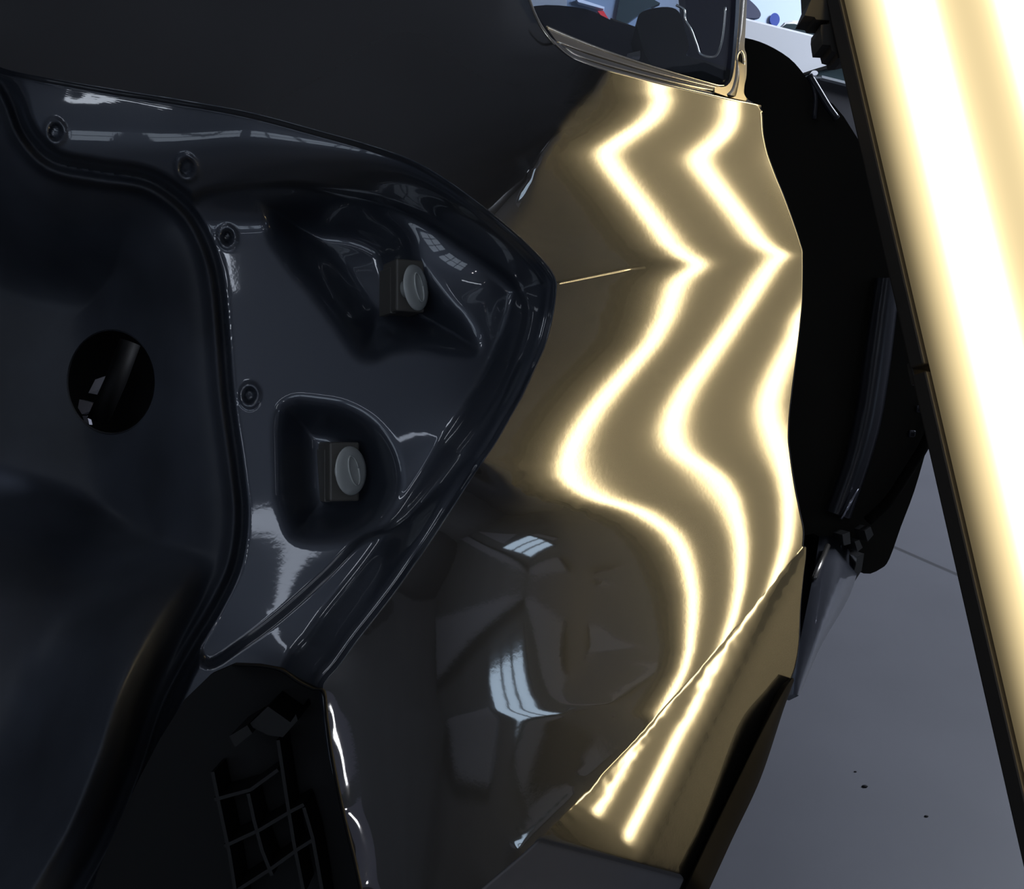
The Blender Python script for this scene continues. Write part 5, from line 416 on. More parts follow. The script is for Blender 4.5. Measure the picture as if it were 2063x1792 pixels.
# ---------------------------------------------------------------- tail lamp pocket and boot opening (pressed sheet metal)
def sdf(poly, X, Y, closed=True):  # signed distance, positive inside
    p = np.asarray(poly, float); n = len(p); d = np.full(X.shape, 1e9); ins = np.zeros(X.shape, bool)
    for i in range(n if closed else n-1):
        a, b = p[i], p[(i+1) % n]; ab = b-a; L2 = max((ab**2).sum(), 1e-9)
        t = np.clip(((X-a[0])*ab[0]+(Y-a[1])*ab[1])/L2, 0, 1)
        d = np.minimum(d, np.hypot(X-a[0]-t*ab[0], Y-a[1]-t*ab[1]))
        if closed:
            c = ((a[1] > Y) != (b[1] > Y)); ins ^= c & (X < (b[0]-a[0])*(Y-a[1])/((b[1]-a[1]) if b[1] != a[1] else 1e-9)+a[0])
    return np.where(ins, d, -d) if closed else d
def sst(a, b, x): t = np.clip((x-a)/(b-a), 0, 1); return t*t*t*(t*(6*t-15)+10)
rim = smooth_line([p for p in LEFT], 6); rim = rim[(rim[:, 1] <= 1880)]
rimd = np.exp(s_main(np.clip(rim[:, 0], -60, 1640), rim[:, 1]))
sel = (rim[:, 0] >= 0)
A_ = np.stack([rim[sel, 0], rim[sel, 1], np.ones(sel.sum())], 1); pl, *_ = np.linalg.lstsq(A_, np.log(rimd[sel]), rcond=None)
gx = np.arange(-60, 1135, 4.0); gy = np.arange(84, 1872, 4.0)
GX, GY = np.meshgrid(gx, gy)
# trim the grid to the rim: every row ends exactly on it
rowl = pch(LEFT, gy); NP = 300
tp = 1-(1-np.linspace(0, 1, NP))**1.25
GX = -60+(np.maximum(rowl, -50)[:, None]+60)*tp; GY = np.repeat(gy[:, None], NP, 1)
FL = smooth_line([(385,425),(398,398),(450,384),(520,376),(590,374),(653,384),(760,404),(850,440),(940,496),(1020,552),(1052,600),(1056,650),(1020,760),(960,860),(880,960),(800,1050),(722,1090),(650,1160),(560,1240),(480,1300),(420,1335),(400,1290),(430,1200),(455,1080),(455,950),(440,800),(415,600),(385,500),(355,450)], 5)
R1 = smooth_line([(512,400),(560,390),(640,392),(730,402),(800,432),(838,474),(858,530),(905,590),(950,640),(975,690),(958,722),(900,720),(850,712),(800,718),(760,734),(715,722),(670,660),(625,598),(585,552),(540,490)], 5)
R2 = smooth_line([(548,870),(556,822),(590,798),(640,800),(700,812),(760,848),(800,905),(815,975),(795,1030),(745,1080),(660,1098),(585,1085),(552,1000)], 5)
GUT = smooth_line([(-60,120),(0,150),(30,195),(58,265),(110,318),(200,338),(290,352),(350,384),(398,432),(432,500),(452,590),(468,790),(488,940),(497,1040),(484,1140),(446,1225),(390,1320),(335,1430),(292,1560),(235,1700),(180,1800),(120,1900)], 5)
LEDGE = smooth_line([(-80,935),(0,948),(130,985),(240,1040),(330,1085),(410,1122),(520,1170)], 4)
def pocket(px, py):
    e = np.full(px.shape, 1e9); num = np.zeros(px.shape); den = np.zeros(px.shape); nf = np.zeros(px.shape)
    for i in range(len(rim)-1):
        a, b = rim[i], rim[i+1]; ab = b-a; t = np.clip(((px-a[0])*ab[0]+(py-a[1])*ab[1])/(ab**2).sum(), 0, 1)
        dd = np.hypot(px-a[0]-t*ab[0], py-a[1]-t*ab[1]); e = np.minimum(e, dd)
        wq = np.hypot(*ab)/(dd*dd+36.0)**2; num += wq*(np.log(rimd[i])*(1-t)+np.log(rimd[i+1])*t); den += wq; nf += wq*(float(sst(350, 950, a[0])) if a[1] < 575 else 1.0)
    near = num/den; wide = 105+240*(1-nf/den)
    plane = pl[0]*px+pl[1]*py+pl[2]
    pr = pl[0]*px+pl[1]*py+pl[2]
    s = pr
    # follow the panel edge near the rim
    nearplane = near
    wgt = np.exp(-(e/150)**2)
    s = s*(1-wgt)+nearplane*wgt
    wall = .012*sst(0, 14, e)+.085*sst(0, wide, e)
    s = s+wall
    s = s+.055*sst(-10, 105, sdf(R1, px, py))
    s = s+.050*sst(-10, 95, sdf(R2, px, py))
    # boot gutter: two soft beads then the wall falls away to the left
    gpoly = np.vstack([GUT, [(-250, 2900), (-3000, 3400), (-3000, -900)]])
    g = sdf(gpoly, px, py)
    s = s+.016*np.maximum(sst(-16, 10, sdf(FL, px, py)), sst(-24, -2, g))
    s = s+.012*sst(-6, 4, g)-.020*np.exp(-((g-26)/11)**2)*(.25+.75*sst(1450, 1100, py))-.006*np.exp(-((g-2)/5)**2)
    lefty = sst(30, 330, g)
    s = s+.13*lefty
    lp = np.vstack([LEDGE, [(1500, 1650), (1500, 4000), (-3000, 4000), (-3000, 700)]])
    l = sdf(lp, px, py)
    s = s-.19*np.tanh(np.logaddexp(0, l/7)*7/240)*sst(20, 110, g)
    # pressed dimples and locating holes
    for cx_, cy_, r_, h_ in ((458,478,13,.012),(376,338,16,.006),(503,797,14,.010),(112,266,15,.006)):
        rr = np.hypot(px-cx_, (py-cy_)*.8); s = s+h_*sst(r_, r_-6, rr)-.003*np.exp(-((rr-r_-3)/4)**2)
    return s
SPK = pocket(GX, GY)
rim_row = np.isclose(tp, 1.0)
DP = np.exp(SPK)
# start on the panel edge itself
DP[:, -1] = np.where(rowl > -50, np.exp(s_main(np.clip(rowl, -60, 1640), gy))+.0008, DP[:, -1])
HOLE = (224, 770, 88, 104)
rr = np.hypot((GX-HOLE[0])/HOLE[2], (GY-HOLE[1])/HOLE[3])
ci = ((GX[:-1, :-1]+GX[1:, 1:])/2, (GY[:-1, :-1]+GY[1:, 1:])/2)
hole_cell = np.hypot((ci[0]-HOLE[0])/HOLE[2], (ci[1]-HOLE[1])/HOLE[3]) < 1.0
inn = np.zeros(GX.shape, bool); outv = np.zeros(GX.shape, bool)
for a in (0, 1):
    for c in (0, 1):
        inn[a:a+hole_cell.shape[0], c:c+hole_cell.shape[1]] |= hole_cell; outv[a:a+hole_cell.shape[0], c:c+hole_cell.shape[1]] |= ~hole_cell
snap = inn & outv
GX = np.where(snap, HOLE[0]+(GX-HOLE[0])/np.maximum(rr, .1), GX); GY = np.where(snap, HOLE[1]+(GY-HOLE[1])/np.maximum(rr, .1), GY)
DP = np.where(snap, np.exp(pocket(GX, GY)), DP)
PKT = toW(np.stack([(GX-CX)/FPX*DP, (GY-CY)/FPX*DP, DP], -1))
gpoly = np.vstack([GUT, [(-250, 2900), (-3000, 3400), (-3000, -900)]])
isleft = sdf(gpoly, GX, GY) > 6
rr = np.hypot((GX-HOLE[0])/HOLE[2], (GY-HOLE[1])/HOLE[3])
def patch(name, keep, m, parent):
    r, c = GX.shape; q = np.where(keep); used = {}; vs = []; fs = []
    for i, j in zip(*q):
        f = []
        for a, b in ((i, j), (i+1, j), (i+1, j+1), (i, j+1)):
            k = a*c+b
            if k not in used: used[k] = len(vs); vs.append(PKT[a, b])
            f.append(used[k])
        fs.append(f)
    return link(name, mesh(name, vs, fs), m, parent)
cellleft = isleft[:-1, :-1]; rc = np.maximum.reduce([rr[:-1, :-1], rr[1:, :-1], rr[:-1, 1:], rr[1:, 1:]])
inrim = (rowl[:-1] > -50)[:, None] | np.zeros_like(cellleft)
pocket_o = patch('tail_lamp_pocket', (~cellleft) & inrim, PAINT_IN, CAR)
boot_o = patch('boot_opening_frame', cellleft & inrim & ~hole_cell, PAINT_DULL, CAR)
pocket_o['label'] = 'glossy blue grey pressed lamp recess'; boot_o['label'] = 'dark dusty sheet metal around the boot opening'
# hole: rolled lip, short tube and what shows through it
bm = bmesh.new(); rings = []
ang = np.linspace(0, 2*math.pi, 49)[:-1]; hx = HOLE[0]+HOLE[2]*np.cos(ang); hy = HOLE[1]+HOLE[3]*np.sin(ang); hd = np.exp(pocket(hx, hy))
for k, off in ((1.02, -.001), (1.0, .001), (.985, .008), (.98, .05)):
    x = HOLE[0]+(hx-HOLE[0])*k; y = HOLE[1]+(hy-HOLE[1])*k
    rings.append([bm.verts.new(tuple(P(a, b, c+off))) for a, b, c in zip(x, y, hd)])
for i in range(3):
    for k in range(48): bm.faces.new((rings[i][k], rings[i+1][k], rings[i+1][(k+1) % 48], rings[i][(k+1) % 48]))
bm_obj('access_hole', bm, BLACK, boot_o, True)
hc = float(np.exp(pocket(np.array([224.]), np.array([770.])))[0])
bm = bmesh.new(); slab(bm, [P(60, 600, hc+.14), P(400, 600, hc+.14), P(400, 960, hc+.14), P(60, 960, hc+.14)], toW(np.array([0, 0, .01]))-toW(np.zeros(3)))
bm_obj('inner_panel', bm, BLACK, boot_o)
bm = bmesh.new()
slab(bm, [P(192, 765, hc+.10), P(230, 752, hc+.10), P(238, 772, hc+.09), P(220, 800, hc+.09), P(178, 792, hc+.09)], toW(np.array([0, 0, .012]))-toW(np.zeros(3)))
slab(bm, [P(160, 805, hc+.09), P(185, 812, hc+.09), P(188, 826, hc+.09), P(165, 835, hc+.09), P(157, 822, hc+.09)], toW(np.array([0, 0, .012]))-toW(np.zeros(3)))
slab(bm, [P(166, 838, hc+.08), P(176, 838, hc+.08), P(180, 856, hc+.08), P(170, 850, hc+.08)], toW(np.array([0, 0, .008]))-toW(np.zeros(3)))
bm_obj('wiring_bracket', bm, mat('grey_bracket', (.45, .45, .52), rough=.4, metal=.2), boot_o)
bm = bmesh.new(); add_tube(bm, [P(262, 690, hc+.07), P(232, 770, hc+.065), P(196, 850, hc+.06)], .011, 12)
bm_obj('wiring_loom', bm, BLACK, boot_o, True)

# lamp fixing clips
def clip(cx, cy, box, r, ax=.9):
    d0 = float(np.exp(pocket(np.array([float(cx)]), np.array([float(cy)])))[0])
    x0, y0, x1, y1 = box; dc = d0-.030
    th = math.radians(28); R = Matrix.Rotation(-PITCH, 3, 'X') @ Matrix.Rotation(th, 3, 'Z')
    bm = bmesh.new(); w_ = (x1-x0)/FPX*dc; h_ = (y1-y0)/FPX*dc
    add_box(bm, P((x0+x1)/2, (y0+y1)/2, d0-.010), w_*1.05, .036, h_, R, .002)
    add_box(bm, P(x0-2, (y0+y1)/2+8, d0-.006), .006, .030, h_*.9, R, .001)
    bx = bm_obj('fixing_clip', bm, CLIPBOX, CAR); bx['label'] = 'dark plastic clip block'
    bm = bmesh.new(); prof = [(0, .0030), (.35, .0029), (.75, .0024), (.95, .0012), (1, 0), (.95, -.0012), (.4, -.002), (.38, -.012), (0, -.012)]
    rad = r/FPX*dc; rings = []
    for q, z in prof: rings.append([bm.verts.new((q*rad*math.cos(k*math.pi/16), q*rad*math.sin(k*math.pi/16), z)) for k in range(32)])
    for i in range(len(rings)-1):
        for k in range(32): bm.faces.new((rings[i][k], rings[i][(k+1) % 32], rings[i+1][(k+1) % 32], rings[i+1][k]))
    # dished middle
    nrm = Vector(tuple(toW(np.array([ax, -.05, -math.sqrt(1-ax*ax)]))-toW(np.zeros(3)))).normalized()
    M = Matrix.Translation(Vector(tuple(P(cx, cy, dc-.004)))) @ nrm.to_track_quat('Z', 'Y').to_matrix().to_4x4()
    bmesh.ops.transform(bm, matrix=M, verts=bm.verts); bmesh.ops.remove_doubles(bm, verts=bm.verts, dist=1e-6)
    c = bm_obj('clip_cap', bm, CLIPCAP, bx, True); c['label'] = 'round translucent grey cap'
    bm = bmesh.new(); ra = [((.55+.12*math.cos(0))*0+.30*rad*math.cos(t), .62*rad*math.sin(t), .0036) for t in np.linspace(0, 2*math.pi, 25)]
    add_tube(bm, ra, .0009, 6); bmesh.ops.transform(bm, matrix=M, verts=bm.verts); bm_obj('cap_ring', bm, CLIPCAP, c, True)
clip(838, 580, (783, 528, 842, 634), 47, .90)
clip(707, 949, (652, 890, 712, 1010), 50, .88)

# ---------------------------------------------------------------- black bumper bracket with its ribbed back
bdep = lambda px, py: float(np.exp(pl[0]*px+pl[1]*py+pl[2]))-.058
bm = bmesh.new()
OUT = [(470,1340),(520,1342),(565,1350),(598,1372),(630,1388),(650,1390),(656,1440),(664,1510),(678,1590),(694,1660),(712,1740),(735,1850),(170,1850),(196,1760),(238,1660),(280,1570),(322,1490),(372,1410),(424,1360)]  # left part of plate added: black laid over the gutter to darken it
slab(bm, [P(x, y, bdep(x, y)+.055) for x, y in OUT], toW(np.array([0, 0, .008]))-toW(np.zeros(3)))
brk = bm_obj('bumper_bracket', bm, BLACK, CAR); brk['label'] = 'black plastic bumper bracket with a grid of ribs'
def rib(bm, pts, wpx, depth):      # upright web standing out of the plate
    pts = [np.array(p, float) for p in pts]
    for a, b in zip(pts[:-1], pts[1:]):
        t = (b-a)/np.linalg.norm(b-a); n = np.array([-t[1], t[0]])*wpx/2
        q = [a+n, b+n, b-n, a-n]; o = [P(x, y, bdep(x, y)+.055-depth) for x, y in q]
        slab(bm, o, toW(np.array([0, 0, depth]))-toW(np.zeros(3)))
RIBM = mat('black_rib_plastic', (0.005, 0.005, 0.0055), rough=0.5, spec=.2)
for pts in ([(428,1556),(445,1640),(462,1720),(482,1850)],[(500,1600),(512,1655),(528,1715),(548,1765)],[(560,1492),(576,1600),(592,1700),(612,1800)],[(612,1628),(630,1690),(648,1790),(656,1850)],
            [(432,1612),(505,1592),(560,1552)],[(452,1706),(525,1672),(585,1636),(612,1622)],[(470,1800),(545,1752),(600,1712),(632,1692)]):
    bm = bmesh.new(); rib(bm, pts, 7, .030); bm_obj('rib', bm, RIBM, brk)
bm = bmesh.new(); slab(bm, [P(x, y, bdep(x, y)+.006) for x, y in [(462,1484),(498,1462),(508,1478),(474,1506)]], toW(np.array([0, 0, .05]))-toW(np.zeros(3)))
slab(bm, [P(x, y, bdep(x, y)+.012) for x, y in [(500,1462),(540,1424),(585,1456),(596,1440),(600,1452),(570,1486),(540,1482)]], toW(np.array([0, 0, .045]))-toW(np.zeros(3)))
bm_obj('latch_tab', bm, RIBM, brk)
bm = bmesh.new()
fl = smooth_line([(470,1340),(520,1342),(565,1350),(598,1372),(630,1388),(652,1394),(658,1450),(668,1520),(682,1595),(698,1668),(716,1742),(738,1850)], 4)
ribbon(bm, [[P(x-2, y+3, bdep(x, y)+.054) for x, y in fl], [P(x-3, y+3, bdep(x, y)+.004) for x, y in fl], [P(x, y, bdep(x, y)-.001) for x, y in fl], [P(x+4, y-2, bdep(x, y)+.004) for x, y in fl], [P(x+4, y-2, bdep(x, y)+.06) for x, y in fl]])
bm_obj('bracket_flange', bm, BLACK, brk, True)

# ---------------------------------------------------------------- black wheel arch edge below the fold
LA = smooth_line([(1589,1368),(1562,1400),(1500,1540),(1440,1660),(1395,1752),(1345,1850)], 8)
LB = smooth_line([(1596,1366),(1575,1398),(1530,1482),(1445,1655),(1400,1750),(1352,1850)], 8)
LC = smooth_line([(1600,1372),(1578,1432),(1532,1570),(1476,1690),(1430,1790),(1400,1850)], 8)
def dl(p, o): return float(D_low(np.clip(p[0], 930, 1600), np.clip(p[1], 1070, 1850)))+o
bm = bmesh.new()
ribbon(bm, [[P(a[0], a[1], dl(a, .004)) for a in LA], [P(a[0]+1, a[1], dl(a, .001)) for a in LA], [P(b[0], b[1], dl(a, -.010)) for a, b in zip(LA, LB)],
            [P(b[0]+2.5, b[1]+1, dl(a, -.010)) for a, b in zip(LA, LB)], [P(c[0], c[1], dl(a, .02)) for a, c in zip(LA, LC)], [P(c[0]-6, c[1], dl(a, .05)) for a, c in zip(LA, LC)]])
ar = bm_obj('wheel_arch_edge', bm, RUBBER, CAR, True); ar['label'] = 'black plastic wheel arch edge'
# ---------------------------------------------------------------- quarter window
WIN = thing_part = None
wd = lambda px, py: float(np.exp(s_main(np.clip(px, -50, 1600), np.clip(py, -50, 400))))
def wl(pts, off, n=6): return [P(x, y, wdep(x, y)+off) for x, y in smooth_line(pts, n)]
def wdep(px, py): # window plane: fitted to the panel's upper edge
    return float(np.exp(WPL[0]*px+WPL[1]*py+WPL[2]))
ee = np.array([(1070,0),(1105,75),(1150,115),(1260,152),(1400,186),(1530,214)], float)
ee = np.vstack([ee, [(1330,230),(1400,250),(1450,270),(1500,280)]]); ed = s_main(ee[:, 0], ee[:, 1]); WPL, *_ = np.linalg.lstsq(np.stack([ee[:, 0], ee[:, 1], np.ones(len(ee))], 1), ed, rcond=None)
# stepped frame: each moulding a part
M1 = [(1058,-40),(1067,0),(1082,38),(1100,68),(1126,98),(1152,117),(1205,137),(1262,153),(1335,171),(1405,187),(1465,201),(1532,215)]
M2 = [(1140,98),(1165,113),(1220,131),(1290,150),(1370,170),(1440,184),(1505,200)]
M3 = [(1122,84),(1180,105),(1240,124),(1300,142),(1400,168),(1498,190)]
M4 = [(1100,54),(1160,80),(1230,107),(1300,131),(1380,155),(1440,172),(1460,174)]
for nm, l, r, off, m in (('lower_moulding', M1, .0016, -.002, CHROME), ('frame_bead', M2, .0011, .006, CHROME), ('frame_bead', M3, .0012, .012, CHROME), ('glass_moulding', M4, .0014, .018, CHROME)):
    bm = bmesh.new(); add_tube(bm, wl(l, off), r, 8); bm_obj(nm, bm, m, CAR, True)
def resamp(l, n=40):
    l = smooth_line(l, 8); s = np.concatenate([[0], np.cumsum(np.hypot(*np.diff(l, axis=0).T))]); t = np.linspace(0, s[-1], n)
    return np.stack([np.interp(t, s, l[:, 0]), np.interp(t, s, l[:, 1])], 1)
A1 = resamp([p for p in M1[3:]]); A2 = resamp(M2); A3 = resamp(M3); A4 = resamp(M4)
for lo, hi, o1, o2, m in ((A1, A2, .002, .010, DARKTRIM), (A2, A3, .007, .015, DARKTRIM), (A3, A4, .013, .020, GREYTRIM)):
    bm = bmesh.new(); ribbon(bm, [[P(x, y, wdep(x, y)+o1) for x, y in lo], [P(x, y, wdep(x, y)+(o1+o2)/2-.003) for x, y in (lo*.4+hi*.6)], [P(x, y, wdep(x, y)+o2) for x, y in hi]])
    bm_obj('window_frame', bm, m, CAR, True)
GL = [(1058,-60),(1068,0),(1084,32),(1100,54),(1160,80),(1230,107),(1300,131),(1380,155),(1440,172),(1462,172),(1476,130),(1482,60),(1486,0),(1490,-60)]
bm = bmesh.new(); slab(bm, [P(x, y, wdep(x, y)+.022) for x, y in GL], toW(np.array([0, 0, .004]))-toW(np.zeros(3)))
gm = bpy.data.materials.new('tinted_glass'); gm.use_nodes = True; nt = gm.node_tree; nt.nodes.clear()
go = nt.nodes.new('ShaderNodeOutputMaterial'); gx_ = nt.nodes.new('ShaderNodeMixShader'); gt = nt.nodes.new('ShaderNodeBsdfTransparent'); gg = nt.nodes.new('ShaderNodeBsdfGlossy')
gt.inputs[0].default_value = (.80, .84, .90, 1); gg.inputs['Roughness'].default_value = .01; gx_.inputs[0].default_value = .05
nt.links.new(gt.outputs[0], gx_.inputs[1]); nt.links.new(gg.outputs[0], gx_.inputs[2]); nt.links.new(gx_.outputs[0], go.inputs[0])
bm_obj('window_glass', bm, gm, CAR)
# pillar with its hinge hole
PIL = smooth_line([(1508,-60),(1505,0),(1502,60),(1500,96),(1504,112),(1504,150),(1500,172),(1499,188),(1503,202),(1470,196),(1440,186)], 4)
PIL2 = smooth_line([(1440,176),(1462,174),(1474,160),(1480,130),(1484,90),(1488,40),(1490,0),(1492,-60)], 4)
bm = bmesh.new(); pts = [P(x, y, wdep(x, y)-.004) for x, y in np.vstack([PIL, PIL2])]
slab(bm, pts, toW(np.array([0, 0, .02]))-toW(np.zeros(3)))
pil = bm_obj('window_pillar', bm, mat('satin_pillar', (.50, .46, .38), rough=.30, metal=1.0), CAR); pil['label'] = 'bright metal pillar at the window corner'
def ell(cx, cy, rx, ry, off, n=28): return [P(cx+rx*math.cos(t), cy+ry*math.sin(t), wdep(cx, cy)+off) for t in np.linspace(0, 2*math.pi, n)[:-1]]
bm = bmesh.new(); slab(bm, ell(1492, 124, 4.5, 17, -.0052), toW(np.array([0, 0, .002]))-toW(np.zeros(3))); bm_obj('slot', bm, BLACK, pil)
bm = bmesh.new(); e_ = ell(1492, 124, 7.5, 21, -.0052); add_tube(bm, e_+[e_[0]], .0011, 6); bm_obj('slot_rim', bm, CHROME, pil, True)
bm = bmesh.new()
ribbon(bm, [[P(x, y, wdep(x, y)-.004) for x, y in smooth_line([(1464,190),(1474,178),(1481,150),(1484,110),(1488,60),(1494,-20)], 6)], [P(x, y, wdep(x, y)-.010) for x, y in smooth_line([(1472,192),(1481,178),(1486,150),(1487,110),(1491,60),(1498,-20)], 6)], [P(x, y, wdep(x, y)-.004) for x, y in smooth_line([(1482,194),(1486,180),(1490,152),(1488,100),(1495,60),(1502,-20)], 6)]])
bm_obj('pillar_ridge', bm, CHROME, pil, True)
# cabin seen through the glass: seat, far side lining, belt guide
def sl(name, pts, d, th, m, parent=CAR, n=3, sm=True):
    bm = bmesh.new(); l = smooth_line(pts+[pts[0]], n)[:-1] if n > 1 else pts
    slab(bm, [P(x, y, d) for x, y in l], toW(np.array([0, 0, th]))-toW(np.zeros(3)))
    return bm_obj(name, bm, m, parent)
CAB = mat('cabin_lining_dark', (.010, .010, .018), rough=.6); SEAT = mat('seat_black', (.010, .009, .008), rough=.55)
sl('seat_headrest', [(1282,50),(1288,28),(1310,18),(1345,14),(1368,24),(1380,60),(1388,95),(1384,112),(1420,122),(1470,140),(1462,165),(1400,160),(1330,145),(1300,110)], 1.30, .10, SEAT)
sl('rear_shelf', [(1040,20),(1100,10),(1180,18),(1230,40),(1290,62),(1330,130),(1440,172),(1400,200),(1200,160),(1080,90)], 1.36, .12, CAB)
sl('cabin_pillar', [(1375,-60),(1490,-60),(1488,40),(1478,150),(1440,150),(1412,118),(1388,60)], 1.55, .05, mat('cabin_pillar_navy', (.022, .022, .045), rough=.6))
bm = bmesh.new(); add_tube(bm, [P(x, y, 1.27) for x, y in smooth_line([(1362,10),(1378,20),(1380,40),(1392,60),(1404,92),(1412,110),(1440,114),(1452,92),(1458,55),(1461,15)], 6)], .0016, 8)
bm_obj('belt_guide', bm, CHROME, CAR, True)
bm = bmesh.new(); slab(bm, [P(x, y, 1.25) for x, y in [(1264,108),(1290,102),(1290,114),(1274,114)]], toW(np.array([0, 0, .01]))-toW(np.zeros(3))); bm_obj('shelf_catch', bm, GREYTRIM, CAR)
sl('far_side_rail', [(1230,36),(1292,58),(1292,64),(1246,48)], 1.45, .02, GREYTRIM, n=1)

# ---------------------------------------------------------------- open rear door
DOORP = mat('door_inner_black', (.013, .0115, .008), rough=.6, spec=.2)
DOORS = mat('door_inner_satin', (.030, .031, .038), rough=.28, metal=.3)
dd_ = 1.66
DO = [(1440,70),(1500,76),(1545,90),(1590,117),(1620,150),(1648,190),(1700,235),(1800,420),(1890,700),(1888,822),(1868,900),(1842,990),(1815,1062),(1792,1126),(1775,1146),(1740,1156),(1690,1120),(1640,1075),(1500,1000)]
door = sl('rear_door', DO, dd_, .16, DOORP, n=3); door['label'] = 'open rear door seen from its inner side'
bm = bmesh.new()
ch = smooth_line([(1770,560),(1757,640),(1745,720),(1728,830),(1704,930),(1668,1030)], 6); c2 = smooth_line([(1808,560),(1800,640),(1788,740),(1770,850),(1745,940),(1708,1045)], 6)
ribbon(bm, [[P(x-6, y, dd_) for x, y in ch], [P(x, y, dd_-.03) for x, y in ch], [P((x+u)/2, (y+v)/2, dd_-.034) for (x, y), (u, v) in zip(ch, c2)], [P(u, v, dd_-.03) for u, v in c2], [P(u+6, v, dd_) for u, v in c2]])
bm_obj('door_shut_face', bm, DOORS, door, True)
bm = bmesh.new(); add_tube(bm, [P(x, y, dd_-.04) for x, y in [(1729,985),(1712,1015),(1694,1046)]], [.0015, .003, .0032], 8); bm_obj('door_edge_glint', bm, mat('glint_metal', (.5, .5, .58), rough=.18, metal=1.0), door, True)  # bright metal strip put in for the highlight line on the door
bm = bmesh.new(); add_tube(bm, [P(x, y, dd_-.03) for x, y in smooth_line([(1886,830),(1866,890),(1830,950),(1790,1010),(1748,1050)], 6)], .009, 8); bm_obj('door_seal', bm, RUBBER, door, True)
bm = bmesh.new(); add_tube(bm, [P(x, y, dd_-.02) for x, y in smooth_line([(1630,152),(1650,185),(1668,215),(1686,240)], 4)], [.006]*13, 8)
add_tube(bm, [P(x, y, dd_-.02) for x, y in smooth_line([(1634,160),(1643,195),(1640,240)], 4)], .004, 8); bm_obj('seal_lip', bm, DOORS, door, True)
bm = bmesh.new()
for q in ([(1742,1070),(1754,1062),(1760,1078),(1748,1092)],[(1722,1092),(1731,1088),(1738,1104),(1728,1112)],[(1727,1122),(1741,1116),(1736,1150),(1722,1172),(1716,1166),(1724,1140)],[(1697,1078),(1712,1072),(1714,1096),(1700,1100)]):
    slab(bm, [P(x, y, dd_-.05) for x, y in q], toW(np.array([0, 0, .05]))-toW(np.zeros(3)))
bm_obj('door_latch', bm, mat('latch_grey', (.10, .10, .10), rough=.35, metal=.6), door)
for x, y in ((1837,874),(1852,824),(1812,560)):
    bm = bmesh.new(); add_box(bm, P(x, y, dd_-.004), .012, .008, .012, None, .003); bm_obj('door_plug', bm, DOORS, door)
# sill under the door opening
bm = bmesh.new()
sa = [(1655,1050,1.72),(1640,1150,1.52),(1612,1290,1.22),(1590,1400,1.05)]; sb = [(1690,1060,1.72),(1674,1160,1.52),(1640,1290,1.22),(1605,1400,1.05)]; sc = [(1738,1110,1.72),(1712,1200,1.50),(1655,1300,1.22),(1610,1402,1.05)]
ribbon(bm, [[P(*p) for p in smooth_line(sa, 5)], [P(p[0], p[1], p[2]-.02) for p in smooth_line(sb, 5)], [P(*p) for p in smooth_line(sc, 5)], [P(p[0]-20, p[1]+10, p[2]+.10) for p in smooth_line(sc, 5)], [P(p[0]-60, p[1], p[2]+.10) for p in smooth_line(sa, 5)]])
sill = bm_obj('door_sill', bm, mat('sill_paint', (.040, .042, .052), rough=.3, metal=.4, coat=.6), CAR, True)
bm = bmesh.new(); add_tube(bm, [P(*p) for p in [(1668,1100,1.60),(1655,1130,1.54),(1640,1165,1.47)]], .004, 8); bm_obj('sill_bead', bm, GREYTRIM, sill, True)
# rest of the body, far side and wheels so the car stands on the floor
BODY = mat('body_black', (.02, .02, .022), rough=.5)
bm = bmesh.new(); add_box(bm, (-.75, 2.7, .62), 1.1, 2.9, .5, None, .08); add_box(bm, (-.40, 1.0, .42), .72, .72, .24, None, .03); add_box(bm, (-1.0, 1.30, .80), .95, .55, .55, None, .05); add_box(bm, (-.75, 1.85, .92), 1.3, 1.2, .5, None, .08); bm_obj('body_shell', bm, BODY, CAR)
for x, y in ((-.02, 1.32), (-1.35, 1.32), (-.12, 3.7), (-1.35, 3.7)):
    bm = bmesh.new(); bmesh.ops.create_cone(bm, cap_ends=True, segments=40, radius1=.32, radius2=.32, depth=.2)
    bmesh.ops.bevel(bm, geom=[e for e in bm.edges if len(e.link_faces) == 2 and any(len(f.verts) > 8 for f in e.link_faces)], offset=.03, segments=3, affect='EDGES')
    bmesh.ops.transform(bm, matrix=Matrix.Translation((x, y, .32)) @ Matrix.Rotation(math.pi/2, 4, 'Y'), verts=bm.verts); bm_obj('wheel', bm, RUBBER, CAR, False)

# ---------------------------------------------------------------- repair lamp with three light strips
P0 = np.array([.35, -.469, 1.046]); P1 = np.array([.45, .29, .872]); LL = (P1-P0)/np.linalg.norm(P1-P0)
WW = np.array([.6, 0, -.8]); WW = WW-WW.dot(LL)*LL; WW /= np.linalg.norm(WW); NN = np.cross(WW, LL); NN = -NN if NN[0] > 0 else NN
toV = lambda v: toW(v)-toW(np.zeros(3))
lw, ll, ln = toV(WW), toV(LL), toV(NN)
V0, V1, LWID = -.22, 1.10, .325; STRIPS = (.065, .165, .265)
org = toW(P0)
LAMP = thing('repair_lamp', 'long black repair lamp with three glowing warm strips beside the dark car', 'lamp', org)
LM = Matrix((( *lw, ), ( *ll, ), ( *ln, ))).transposed().to_4x4()   # local x across, y along, z out of the face
LM.translation = Vector(tuple(org))
LAMP.matrix_world = LM; bpy.context.view_layer.update()
def lamp_part(name, bm, m, parent=LAMP, smooth=False):
    bmesh.ops.recalc_face_normals(bm, faces=bm.faces); me = bpy.data.meshes.new(name); bm.to_mesh(me); bm.free()
    o = bpy.data.objects.new(name, me); COL.objects.link(o); me.materials.append(m); o.parent = parent
    if smooth: me.polygons.foreach_set('use_smooth', [True]*len(me.polygons))
    return o
